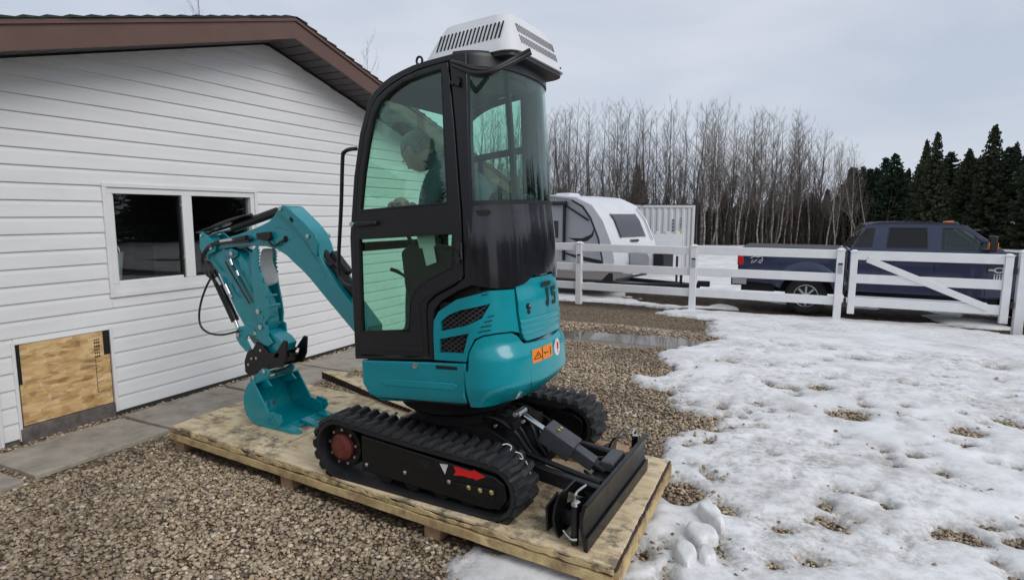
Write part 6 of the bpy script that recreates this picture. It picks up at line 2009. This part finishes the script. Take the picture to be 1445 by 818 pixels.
# fender emblem: bright oval with wings and a ribbed block under it
bx_, bz_ = 3.20, 1.10
mb = MB(); mb.xz([(bx_ + .085 * math.cos(a), bz_ + .055 * math.sin(a)) for a in np.linspace(0, 6.283, 24, endpoint=False)], -.010, .0, [[(bx_ + .055 * math.cos(a), bz_ + .032 * math.sin(a)) for a in np.linspace(0, 6.283, 24, endpoint=False)]])
mb.xz([(bx_ - .16, bz_ - .012), (bx_ - .086, bz_ - .02), (bx_ - .086, bz_ + .02), (bx_ - .16, bz_ + .012)], -.009, .0).xz([(bx_ + .086, bz_ - .02), (bx_ + .16, bz_ - .012), (bx_ + .16, bz_ + .012), (bx_ + .086, bz_ + .02)], -.009, .0)
for k in range(4): mb.xz([(bx_ - .07 + .04 * k, bz_ - .22), (bx_ - .05 + .04 * k, bz_ - .22), (bx_ - .05 + .04 * k, bz_ - .075), (bx_ - .07 + .04 * k, bz_ - .075)], -.006, .0)
mb.build('fender_emblem', CHROME, truck, bevel=.002)
# outline decal behind the tail lamp
mb = MB()
ox, oz = -1.02, 1.20
for pl in ([(-.13, .02), (-.09, .10), (.0, .13), (.10, .11), (.09, .03), (.02, .05), (-.04, .02)], [(-.10, -.02), (-.02, .02), (.05, .0), (.12, .03), (.14, -.05), (.07, -.07)], [(-.06, -.06), (-.08, -.13), (-.02, -.10), (.03, -.05)], [(.05, -.10), (.10, -.12), (.14, -.07)], [(-.09, .10), (-.04, .04), (.02, .10)]):
    mb.tube([(ox + a, -.004, oz + c) for a, c in pl], .009, 5)
mb.build('outline_decal', WHITE_DECAL, truck, smooth=False)

# ================================================================== TRAVEL TRAILER
RVW = mat('rv_white', (0.66, 0.67, 0.69), 0.3, coat=0.3, var=0.05, vscale=2)
RVG = mat('rv_grey', (0.42, 0.43, 0.45), 0.35, var=0.05, vscale=2)
RVB = mat('rv_black', (0.012, 0.012, 0.014), 0.35)
RVGL = mat('rv_dark_glass', (0.05, 0.055, 0.07), 0.08, coat=0.5)
rv_p = on_z(866, 383, 0.0)
RV_AZ = -44
rv = empty('travel_trailer', (rv_p[0], rv_p[1], float(ground_h(rv_p[0], rv_p[1]))), rad(RV_AZ), 'white and grey travel trailer with raked front window', 'travel trailer')
zr = -float(ground_h(rv_p[0], rv_p[1]))
prof = [(-6.5, .55), (-.1, .55), (.0, .62), (.02, .80), (-.10, 1.30), (-.42, 1.95), (-.85, 2.42), (-1.45, 2.66), (-2.3, 2.74), (-6.5, 2.74)]
mb = MB(); mb.xz(prof, .0, 2.4); mb.build('shell', RVG, rv, bevel=.06, seg=3)
# white front cap and roof wrap
cap = [(-.02, .58), (.02, .62), (.04, .80), (-.08, 1.31), (-.40, 1.97), (-.83, 2.45), (-1.45, 2.69), (-2.3, 2.765), (-6.5, 2.765), (-6.5, 2.70), (-2.35, 2.69), (-1.6, 2.60), (-1.15, 2.40), (-.85, 2.05), (-.55, 1.45), (-.38, .80), (-.36, .58)]
mb = MB(); mb.xz(cap, -.03, 2.43); mb.build('front_cap', RVW, rv, bevel=.05, seg=3)
mb = MB(); mb.xz([(-.375, .60), (-.36, .60), (-.39, .80), (-.56, 1.46), (-.86, 2.06), (-1.16, 2.41), (-1.6, 2.61), (-1.62, 2.57), (-1.2, 2.37), (-.90, 2.03), (-.60, 1.45), (-.43, .82)], -.034, -.029); mb.build('cap_stripe', RVB, rv, smooth=False)
# front window set in the raked face
def fr_pt(q, y): 
    a, c = (-.10 + .028, 1.345), (-.80, 2.40)
    pp_ = [(-.06, 1.31), (-.385, 1.965), (-.80, 2.43)]
    if q < .5: p = [pp_[0][i] + (pp_[1][i] - pp_[0][i]) * q * 2 for i in (0, 1)]
    else: p = [pp_[1][i] + (pp_[2][i] - pp_[1][i]) * (q - .5) * 2 for i in (0, 1)]
    return (p[0] + .020, y, p[1] + .018)
vs = [fr_pt(q, y) for q in (.12, .31, .5, .70) for y in (.55, 1.85)]
mb = MB(); mb.add(vs, [(0, 1, 3, 2), (2, 3, 5, 4), (4, 5, 7, 6)]); mb.build('front_window', RVGL, rv)
for y0, y1 in ((.50, .55), (1.85, 1.90)):
    vs = [fr_pt(q, y) for q in (.10, .31, .5, .72) for y in (y0, y1)]
    mb = MB(); mb.add([(p[0] + .004, p[1], p[2]) for p in vs], [(0, 1, 3, 2), (2, 3, 5, 4), (4, 5, 7, 6)]); mb.build('window_edge', RVB, rv)
vs = [fr_pt(q, y) for q, ys in ((.05, (.95, 1.45)), (.0, (1.0, 1.40))) for y in ys]
mb = MB(); mb.add(vs, [(0, 1, 3, 2)]); mb.build('brand_badge', RVB, rv, smooth=False)
vs = [fr_pt(q, y) for q in (.02, .31, .5, .9) for y in (2.20, 2.24)]
mb = MB(); mb.add([(p[0] + .006, p[1], p[2]) for p in vs], [(0, 1, 3, 2), (2, 3, 5, 4), (4, 5, 7, 6)]); mb.build('cap_stripe', RVB, rv)
for x0, x1, z0, z1 in ((-2.95, -2.15, 1.40, 1.95), (-4.9, -4.0, 1.40, 1.95)):
    mb = MB(); mb.xz([(x0, z0), (x1, z0), (x1, z1), (x0, z1)], -.02, .01); mb.build('side_window', RVGL, rv, bevel=.02)
mb = MB().tube([(-6.3, -.12, 2.50), (-1.75, -.12, 2.50)], .07, 10); mb.build('awning_roll', RVB, rv)
mb = MB(); mb.bar((-1.85, -.08, 2.50), (-1.85, -.08, .70), .09, .07, (1, 0, 0)); mb.build('awning_arm', RVB, rv, bevel=.01)
mb = MB(); mb.bar((-1.80, -.06, 2.42), (-.95, -.03, 1.98), .04, .05); mb.build('awning_strut', RVB, rv)
# swoosh graphics
for pl in ([(-1.75, 1.42), (-1.2, 1.42), (-.85, 1.55), (-.72, 1.80), (-.78, 1.50), (-1.0, 1.34), (-1.35, 1.30)], [(-2.1, .98), (-.45, .78), (-.42, .66), (-1.2, .74)], [(-4.5, 1.10), (-2.2, 1.16), (-1.9, 1.28), (-4.5, 1.24)], [(-4.5, .80), (-2.5, .82), (-2.5, .90), (-4.5, .92)]):
    mb = MB(); mb.xz(pl, -.0355, -.031) if pl[0][0] == -9 else mb.xz(pl, -.004, .001); mb.build('graphic', RVB, rv, smooth=False)
mb = MB(); mb.box((-2.6, 1.0, 2.80), (.70, .65, .10), taper=.75); mb.build('roof_unit', RVW, rv, bevel=.03)
mb = MB(); mb.xz([(.05, .52), (.75, .52), (.75, .90), (.68, 1.02), (.05, 1.05)], .75, 1.75); mb.build('storage_box', RVG, rv, bevel=.03)
mb = MB(); mb.box((.92, 1.25, .78), (.34, .60, .52)); mb.build('battery_box', RVB, rv, bevel=.03)
mb = MB().bar((-.3, .35, .48), (1.55, 1.2, .48), .08, .12).bar((-.3, 2.05, .48), (1.55, 1.2, .48), .08, .12).tube([(1.40, 1.2, .05), (1.40, 1.2, .95)], .035, 8); mb.build('tongue', RVB, rv)
for x in (-3.4, -4.3):
    mb = MB(); mb.lathe([(.2, -.0), (.33, .0), (.36, .04), (.36, .20), (.2, .22)], (x, .03, .36), 'Y', 24); mb.build('wheel', TYRE, rv)

# ================================================================== FLATBED TRAILER behind the fence
FT_P = on_plane(985, 407, FO + FN * 1.8, FN)
ft = empty('flatbed_trailer', (FT_P[0], FT_P[1], float(ground_h(FT_P[0], FT_P[1]))), rad(-25.5), 'low black flatbed trailer with red and white reflectors behind the fence', 'trailer')
dz = FT_P[2] - float(ground_h(FT_P[0], FT_P[1]))
mb = MB(); mb.box((-4.6, .9, dz - .02), (5.2, 1.9, .16)); mb.build('deck_frame', RVB, ft, bevel=.01)
mb = MB(); mb.box((-4.6, .9, dz + .077), (5.2, 1.82, .03)); mb.build('deck_boards', SHEATH, ft, bevel=.004)
mb = MB().bar((-2.0, .2, dz - .04), (-.1, .9, dz - .04), .08, .10).bar((-2.0, 1.6, dz - .04), (-.1, .9, dz - .04), .08, .10); mb.build('tongue', RVB, ft)
mb = MB(); mb.box((.0, .9, dz + .02), (.30, .12, .14)); mb.build('coupler', RVB, ft, bevel=.02)
mb = MB(); mb.xz([(-2.35, dz + .06), (-2.05, dz + .06), (-2.05, dz + .27), (-2.15, dz + .27)], -.03, .02); mb.build('stake_pocket', RVB, ft)
mb = MB(); mb.bar((-2.0, .1, dz + .10), (-1.3, .35, dz + .26), .10, .05); mb.build('jack_handle', GREYMETAL, ft)
mb = MB().tube([(-.55, .9, dz - .3), (-.55, .9, dz + .30)], .035, 8); mb.build('jack', RVB, ft)
for k in range(5):
    x = -2.7 - .95 * k
    mb = MB(); mb.box((x - .12, -.054, dz - .015), (.22, .006, .06)); mb.build('reflector_red', TAILRED, ft, smooth=False)
    mb = MB(); mb.box((x + .10, -.054, dz - .015), (.20, .006, .06)); mb.build('reflector_white', WHITE_DECAL, ft, smooth=False)
for x in (-4.3, -5.1):
    mb = MB(); mb.lathe([(.18, -.0), (.30, .0), (.32, .03), (.32, .17), (.18, .19)], (x, -.14, .30), 'Y', 22); mb.build('wheel', TYRE, ft)

# ================================================================== SHIPPING CONTAINER
CONT = mat('container_grey', (0.56, 0.57, 0.57), 0.5, var=0.10, vscale=1.5, dirt=((0.25, 0.18, 0.12), 2.0, 0.63, 0.5))
cp = on_z(977, 391.5, -.62)
cont = empty('shipping_container', (cp[0], cp[1], float(ground_h(cp[0], cp[1]))), rad(-4), 'pale grey corrugated shipping container in front of the bare trees', 'container')
CH, CL = 2.60, 6.06
mb = MB()
vs, fs = [], []
x = -CL + .1
xs = []
while x < -.12:
    xs += [(x, 0), (x + .07, 0), (x + .11, .036), (x + .18, .036)]
    x += .22
xs = [(min(a, -.09), c) for a, c in xs]
for a, c in xs: vs += [(a, c + .02, .16), (a, c + .02, CH - .10)]
fs = [(2 * i, 2 * i + 2, 2 * i + 3, 2 * i + 1) for i in range(len(xs) - 1)]
mb.add(vs, fs); mb.build('corrugated_side', CONT, cont, smooth=False)
mb = MB(); mb.box((-CL / 2, 1.25, CH / 2), (CL - .14, 2.3, CH - .12)); mb.build('core', CONT, cont)
for z0, nm in ((.08, 'bottom_rail'), (CH - .05, 'top_rail')):
    mb = MB(); mb.box((-CL / 2, .04, z0), (CL, .08, .16 if z0 < 1 else .10)); mb.build(nm, CONT, cont, bevel=.01)
for x in (-.05, -CL + .05):
    mb = MB(); mb.box((x, .045, CH / 2), (.10, .10, CH - .01)); mb.build('corner_post', CONT, cont, bevel=.01)
mb = MB(); mb.box((-CL / 2, .06, CH + .012), (CL, .14, .024)); mb.build('roof_edge', DARK, cont)
mb = MB(); mb.box((-1.9, .02, CH + .03), (.10, .12, .08)); mb.build('roof_lug', DARK, cont)
mb = MB()
for k in range(11):
    if k not in (4, 11): mb.xz([(-.80, 2.0 - k * .12), (-.735, 2.0 - k * .12), (-.735, 2.08 - k * .12), (-.80, 2.08 - k * .12)], .012, .0195)
for k in range(4): mb.xz([(-.50, 2.08 - k * .10), (-.46, 2.08 - k * .10), (-.46, 2.14 - k * .10), (-.50, 2.14 - k * .10)], .012, .0195)
mb.build('code_marking', mat('code_grey', (.10, .10, .10), .6), cont, smooth=False)
mb = MB(); mb.xz([(-.53, 1.50), (-.45, 1.50), (-.45, 1.66), (-.53, 1.66)], .012, .0195); mb.build('yellow_mark', mat('code_yellow', (.55, .38, .08), .6), cont, smooth=False)
# pale crates stacked before the container
cr_p = on_plane(880, 346, np.array(cp) - np.array([0, .9, 0]), np.array([0, 1.0, 0]))
crate = empty('picket_crate', (cr_p[0], cr_p[1], float(ground_h(cr_p[0], cr_p[1]))), rad(-4), 'long white crate with notched top before the container', 'crate')
cz = cr_p[2] - float(ground_h(cr_p[0], cr_p[1]))
mb = MB(); mb.box((1.0, .2, cz / 2 + .2), (2.0, .4, cz + .4)); mb.build('crate_body', RVW, crate, bevel=.01)
for k in range(6):
    mb = MB(); mb.box((.16 + k * .34, .2, cz + .44), (.15, .38, .08)); mb.build('notch', RVW, crate, bevel=.01)

# ================================================================== FAR SHED
sh_p = np.array([36.5, 44.0])
gz_ = float(ground_h(*sh_p))
shed = empty('far_shed', (sh_p[0], sh_p[1], gz_), rad(-8), 'low far shed with grey roof and dull red wall right of the truck', 'shed')
REDW = mat('dull_red_wall', (0.16, 0.06, 0.055), 0.8, var=0.2)
mb = MB(); mb.box((0, 0, .62), (9, 5, 1.24)); mb.build('wall', REDW, shed)
mb = MB(); mb.yz([(-2.9, 1.25), (2.9, 1.25), (2.9, 1.33), (0, 2.05), (-2.9, 1.33)], -4.8, 4.8); mb.build('roof', mat('roof_grey', (.42, .44, .47), .6, var=.1), shed)

# ================================================================== TREES
BARK_B, t, b = nodes_of('birch_bark')
tco = N(t, 'ShaderNodeTexCoord')
mpn = N(t, 'ShaderNodeMapping'); mpn.inputs['Scale'].default_value = (3.0, 3.0, 5.5)
t.links.new(tco.outputs['Object'], mpn.inputs['Vector'])
n1 = N(t, 'ShaderNodeTexNoise', Scale=1.0, Detail=6.0, Roughness=0.7)
t.links.new(mpn.outputs['Vector'], n1.inputs['Vector'])
t.links.new(ramp(t, n1.outputs['Fac'], [(0.36, (0.03, 0.026, 0.023)), (0.47, (0.20, 0.18, 0.16)), (0.60, (0.40, 0.375, 0.34))]), b.inputs['Base Color'])
b.inputs['Roughness'].default_value = 0.85
BARK_A = mat('aspen_bark', (0.135, 0.115, 0.098), 0.9, color2=(0.045, 0.038, 0.034), vscale=3.0)
TWIG = mat('bare_twigs', (0.125, 0.102, 0.086), 0.9, var=0.3, vscale=1.5)
TWIG_R = mat('reddish_twigs', (0.085, 0.064, 0.052), 0.9, var=0.3, vscale=1.5)
def bare_tree(seed, h, spread, dens):
    r = random.Random(seed)
    T, C = MB(), MB()
    tp = []
    lx, ly = r.uniform(-.05, .05), r.uniform(-.05, .05)
    bend = r.uniform(-.02, .02)
    for k in range(9):
        q = k / 8
        tp.append(Vector((lx * h * q + bend * h * math.sin(q * 5) + r.uniform(-.09, .09), ly * h * q + r.uniform(-.09, .09), h * q)))
    r0 = .0068 * h + .012
    T.tube(tp, [r0 * (1 - .88 * (k / 8)) for k in range(9)], 6, True)
    def at(q):
        k = min(int(q * 8), 7); f = q * 8 - k
        return tp[k].lerp(tp[k + 1], f)
    def branch(p, d, L, rad_, lvl):
        P, n_ = [p], 4 if lvl == 0 else 3
        dd_ = d.copy()
        for k in range(n_):
            dd_ = (dd_ + Vector((r.uniform(-.22, .22), r.uniform(-.22, .22), r.uniform(.02, .22)))).normalized()
            P.append(P[-1] + dd_ * (L / n_))
        C.tube(P, [rad_ * (1 - .8 * k / n_) for k in range(n_ + 1)], 3, False)
        if lvl < 2:
            for k in range(int((5 if lvl == 0 else 3) * dens) + r.randint(0, 1)):
                f = r.uniform(.2, 1.0)
                i = min(int(f * n_), n_ - 1)
                s_ = P[i].lerp(P[i + 1], f * n_ - i)
                a = Vector((r.uniform(-1, 1), r.uniform(-1, 1), r.uniform(-.2, .7)))
                branch(s_, (dd_ * .9 + a * .75).normalized(), L * r.uniform(.28, .52), rad_ * .5, lvl + 1)
    nb = int(26 * dens)
    for k in range(nb):
        q = .22 + .78 * (k + r.random()) / nb
        a = r.uniform(0, 6.283)
        up = r.uniform(.45, 1.35)
        d = Vector((math.cos(a), math.sin(a), up)).normalized()
        branch(at(min(q, .995)), d, h * spread * (1.15 - q * .85) * r.uniform(.6, 1.15), max(.010, r0 * .40 * (1.1 - q)), 0)
    return T.mesh('trunk', True, 60, False), C.mesh('crown', False, 60, False)
def spruce(seed, h, wid):
    r = random.Random(seed)
    T, C = MB(), MB()
    T.tube([(0, 0, -.1), (0, 0, h * .5), (0, 0, h)], [.012 * h + .03, .008 * h, .008], 6)
    V, F = [], []
    nb = int(h * 62)
    lob = [r.uniform(0, 6.28) for _ in range(3)]
    for k in range(nb):
        q = .03 + .96 * (k / nb) ** .92
        z = q * h + r.uniform(-.10, .10)
        a = k * 2.399 + r.uniform(-.5, .5)
        env = (1 - q) ** .80 * wid * (1 + .16 * math.sin(a * 2 + lob[0] + z * .9) + .12 * math.sin(z * 3.1 + lob[1]))
        L = (env + .07) * (r.uniform(.78, 1.10) if r.random() < .85 else r.uniform(1.1, 1.3))
        droop = r.uniform(.10, .45) * (1 - q * .8)
        m = max(3, int(L / .13))
        ca, sa = math.cos(a), math.sin(a)
        for i in range(m):
            f = (i + .6) / m
            px_, py_, pz_ = ca * L * f, sa * L * f, z - droop * L * f + .25 * L * f * f + r.uniform(-.05, .05)
            w_ = (.09 + .17 * (1 - f)) * min(1, L) + .05
            for sd in (-1, 1):
                ax = a + sd * r.uniform(.3, 1.2)
                l2 = w_ * r.uniform(.6, 1.4)
                ex, ey_, ez = px_ + math.cos(ax) * l2, py_ + math.sin(ax) * l2, pz_ - r.uniform(-.03, .12)
                nx_, ny_ = -math.sin(ax) * .05, math.cos(ax) * .05
                i0 = len(V)
                V += [(px_ - nx_, py_ - ny_, pz_ + .02), (px_ + nx_, py_ + ny_, pz_ - .07), (ex, ey_, ez)]
                F.append((i0, i0 + 1, i0 + 2))
                i0 = len(V)
                V += [(px_, py_, pz_ + .04), (px_ + nx_ * .3, py_ + ny_ * .3, pz_ - .13), (ex, ey_, ez - .05)]
                F.append((i0, i0 + 1, i0 + 2))
    C.v, C.f = V, F
    return T.mesh('trunk', True, 60, False), C.mesh('crown', False, 60, False)
NEEDLE = mat('spruce_needles', (0.050, 0.080, 0.044), 0.75, color2=(0.022, 0.040, 0.025), vscale=2.0, spec=0.2)
NEEDLE2 = mat('spruce_needles_olive', (0.072, 0.082, 0.042), 0.75, color2=(0.030, 0.040, 0.023), vscale=2.0, spec=0.2)
def px_pos(px, Y): return ((px - 722.5) / FPX * Y, Y)
PROT = [bare_tree(100 + i, 10.5, (.26, .22, .31, .24, .29, .21, .33)[i], (1.15, 1.25, 1.05, 1.3, 1.15, 1.35, 1.15)[i]) for i in range(7)]
for pt, pc in PROT: pc.materials.append(TWIG)
def plant(name, pt, pc, bark, x, y, sc_, rz, label, cat, group=None, lean=0.0, leanaz=0.0):
    o = empty(name, (x, y, float(ground_h(x, y))), rz, label, cat, group)
    o.scale = (sc_[0], sc_[0], sc_[1])
    o.rotation_euler = (lean * math.cos(leanaz), lean * math.sin(leanaz), rz)
    tr_ = link('trunk', pt, bark, o); cr_ = link('crown', pc, None, o)
    return o
rt = random.Random(5)
PALE = [(p[0].copy(), p[1]) for p in PROT]
for a, _ in PROT: a.materials.append(BARK_A)
for a, _ in PALE: a.materials.append(BARK_B)
def forest(n, x0, x1, y0, y1, top0, top1, pale, group, label, leanr=.03):
    for k in range(n):
        px = x0 + (x1 - x0) * (k + rt.uniform(.05, .95)) / n
        Y = rt.uniform(y0, y1)
        f = (px - x0) / (x1 - x0)
        ty = top0 + (top1 - top0) * f + abs(rt.gauss(0, 20)) - 4
        X, Yw = px_pos(px, Y)
        H = 1.7 + (303 - ty) / FPX * Y - float(ground_h(X, Yw))
        i = rt.randrange(len(PROT))
        if rt.random() < .22: H *= rt.uniform(.45, .8)
        P_ = PALE if rt.random() < pale else PROT
        s_ = H / 10.5
        lean = rt.gauss(0, leanr * 1.6)
        plant('bare_tree', P_[i][0], P_[i][1], None, X, Yw, (s_ * rt.uniform(.75, 1.05), s_), rt.uniform(0, 6.28), label(px)[0] if callable(label) else label, 'tree', label(px)[1] if callable(label) else group, lean, rt.uniform(0, 6.28))
forest(100, 640, 985, 44, 56, 160, 158, .25, 'leafless trees behind the trailer and the container', lambda px: (('bare tree in the row seen through the green rear glass of the cab', 'bare trees seen through the cab glass') if px < 775 else
                    ('bare grey tree in the dense row above the travel trailer', 'bare trees above the travel trailer') if px < 868 else
                    ('bare grey tree in the row rising above the pale container', 'bare trees above the container')))
forest(58, 985, 1125, 43, 52, 160, 172, .78, 'white barked trees left of the pickup', lambda px: (('pale trunked birch between the container and the tail of the truck', 'birches between container and truck') if px < 1035 else
                    ('pale trunked birch above the rear half of the truck bed', 'birches above the rear of the truck bed') if px < 1082 else
                    ('pale trunked birch above the front half of the truck bed', 'birches above the front of the truck bed')))
forest(22, 1120, 1200, 44, 50, 178, 215, .5, 'thinning bare trees beside the spruces', 'bare tree at the thinning end of the row beside the spruces', .06)
for k, (px, lean) in enumerate(((1205, .16), (1228, .22), (1250, .38), (1192, .10), (1240, .30))):
    X, Y = px_pos(px - 28, 41)
    plant('leaning_birch', PALE[k % 7][0], PALE[k % 7][1], None, X, Y, (.5, .66), rt.uniform(0, 6.28), ('second most upright leaning birch before the dark spruces, above the truck cab', 'slender birch leaning moderately right before the dark spruces', 'most strongly slanting birch before the dark spruces', 'leftmost and straightest of the leaning birches before the spruces', 'second most slanting birch before the dark spruces')[k], 'tree', 'leaning birches before the spruces', lean, math.pi / 2)
SPR = [spruce(200 + i, 8.0, (1.7, 1.45, 1.9, 1.6)[i]) for i in range(4)]
for i, (a, c_) in enumerate(SPR):
    a.materials.append(BARK_A); c_.materials.append(NEEDLE if i % 2 == 0 else NEEDLE2)
def put_spruce(px, Y, top, wf, label, group, i=None):
    X, Yw = px_pos(px, Y)
    H = 1.7 + (303 - top) / FPX * Y - float(ground_h(X, Yw))
    i = rt.randrange(4) if i is None else i
    plant('spruce_tree', SPR[i][0], SPR[i][1], None, X, Yw, (H / 8 * wf, H / 8), rt.uniform(0, 6.28), label, 'tree', group)
big = [(1308, 41, 190, .95, 'tall spruce with twin pointed tips, left of the tallest spruce'), (1294, 42, 199, .75, 'narrow spruce tip just left of the twin pointed spruce'), (1354, 44, 212, 1.1, 'rounded dark spruce between the twin tipped and the tallest spruce'),
       (1386, 42, 180, 1.05, 'tallest spruce with ragged top right of the truck cab'), (1418, 46, 202, .8, 'slim spruce spire between the tallest spruce and the right edge'), (1450, 40, 185, 1.1, 'broad spruce cut by the right edge of the picture')]
for px, Y, top, wf, lab in big: put_spruce(px, Y, top, wf, lab, 'big spruces at the right')
for k in range(27):
    put_spruce(1188 + k * 11 + rt.uniform(-5, 5), rt.uniform(44, 51), 226 + rt.uniform(-12, 14) - max(0, k - 9) * .8, rt.uniform(1.1, 1.6), *((('dense dark spruce rising behind the truck rear window', 'spruces behind the truck rear window') if k < 8 else ('dense dark spruce rising behind the truck roof', 'spruces behind the truck roof') if k < 17 else ('dense dark spruce right of the truck mirror', 'spruces right of the truck mirror'))))
for k in range(22):
    put_spruce(975 + k * 11 + rt.uniform(-4, 4), rt.uniform(53, 60), 285 + rt.uniform(-18, 12), rt.uniform(1.2, 1.7), 'low dark spruce standing behind the pale birch trunks', 'low spruces behind the birches')
for px, top in ((897, 235), (905, 262), (790, 268), (835, 285), (936, 272), (960, 280)):
    put_spruce(px, 57, top, 1.0, 'small spruce half hidden among the bare trees behind the container', 'small spruces among the bare trees')
# saplings and brush: nobody could count it
mb = MB()
for k in range(5000):
    px = rt.uniform(755, 1300)
    Y = rt.uniform(44, 62)
    X, Yw = px_pos(px, Y)
    H = rt.uniform(1.2, 2.6) + 2.6 * rt.random() ** 3
    g0_ = float(ground_h(X, Yw))
    a, l_ = rt.uniform(0, 6.28), rt.uniform(0, .9)
    p1 = (X + math.cos(a) * l_ * .4, Yw + math.sin(a) * l_ * .4, g0_ + H * .55)
    p2 = (X + math.cos(a) * l_, Yw + math.sin(a) * l_, g0_ + H)
    r_ = rt.uniform(.012, .034)
    mb.tube([(X, Yw, g0_), p1, p2], [r_, r_ * .8, r_ * .25], 3, False)
o = link('undergrowth', mb.mesh('undergrowth', False, 60, False), TWIG_R)
tag(o, 'brown tangle of bare saplings and brush under the trees', 'brush', None, 'stuff')
# trees behind the house, and the yard behind the camera (seen mirrored in glass and paint)
for px, Y, top, sc_ in ((300, 26, -10, .5), (528, 34, 82, .6)):
    X, Yw = px_pos(px, Y)
    H = 1.7 + (303 - top) / FPX * Y - float(ground_h(X, Yw))
    plant('bare_tree', PROT[2][0], PROT[2][1], None, X, Yw, (H / 10.5 * sc_, H / 10.5), 1.0 + px, ('twiggy tree tip showing above the roof fascia' if px < 400 else 'bare tree top showing between the roof edge and the cab'), 'tree')
plant('spruce_tree', SPR[0][0], SPR[0][1], None, -27.5, -10.5, (.55, .72), 0.4, 'spruce mirrored in the upper door glass of the cab', 'tree')
# the wood goes on round the yard outside the picture (mirrored in window panes and black paint)
def merged(name, items, m):
    V, F, o_ = [], [], 0
    for me, x, y, sx_, sz_, rz_ in items:
        co = np.empty(len(me.vertices) * 3, np.float32); me.vertices.foreach_get('co', co); co = co.reshape(-1, 3)
        ix = np.empty(len(me.loops), np.int32); me.loops.foreach_get('vertex_index', ix)
        c_, s_ = math.cos(rz_), math.sin(rz_)
        V.append(np.stack([(co[:, 0] * c_ - co[:, 1] * s_) * sx_ + x, (co[:, 0] * s_ + co[:, 1] * c_) * sx_ + y, co[:, 2] * sz_ + float(ground_h(x, y))], -1))
        F.append(ix.reshape(-1, 3) + o_)
        o_ += len(co)
    V, F = np.concatenate(V), np.concatenate(F)
    me = bpy.data.meshes.new(name)
    me.vertices.add(len(V)); me.vertices.foreach_set('co', V.ravel())
    me.loops.add(F.size); me.loops.foreach_set('vertex_index', F.ravel().astype(np.int32))
    me.polygons.add(len(F)); me.polygons.foreach_set('loop_start', np.arange(0, F.size, 3, dtype=np.int32))
    me.update(calc_edges=True)
    return link(name, me, m)
items = []
for k in range(46):
    a = rad(46 - k * 2.55 + rt.uniform(-1, 1)) if k < 34 else rad(-64 - (k - 34) * 4.5)
    d_ = rt.uniform(40, 50)
    hh = rt.uniform(.85, 1.25)
    items.append((SPR[k % 4][1], d_ * math.cos(a), d_ * math.sin(a), hh * 1.25, hh, rt.uniform(0, 6.28)))
tag(merged('distant_woods', items, NEEDLE), 'dark spruce wood closing the yard outside the picture, mirrored in panes', 'woods', None, 'stuff')
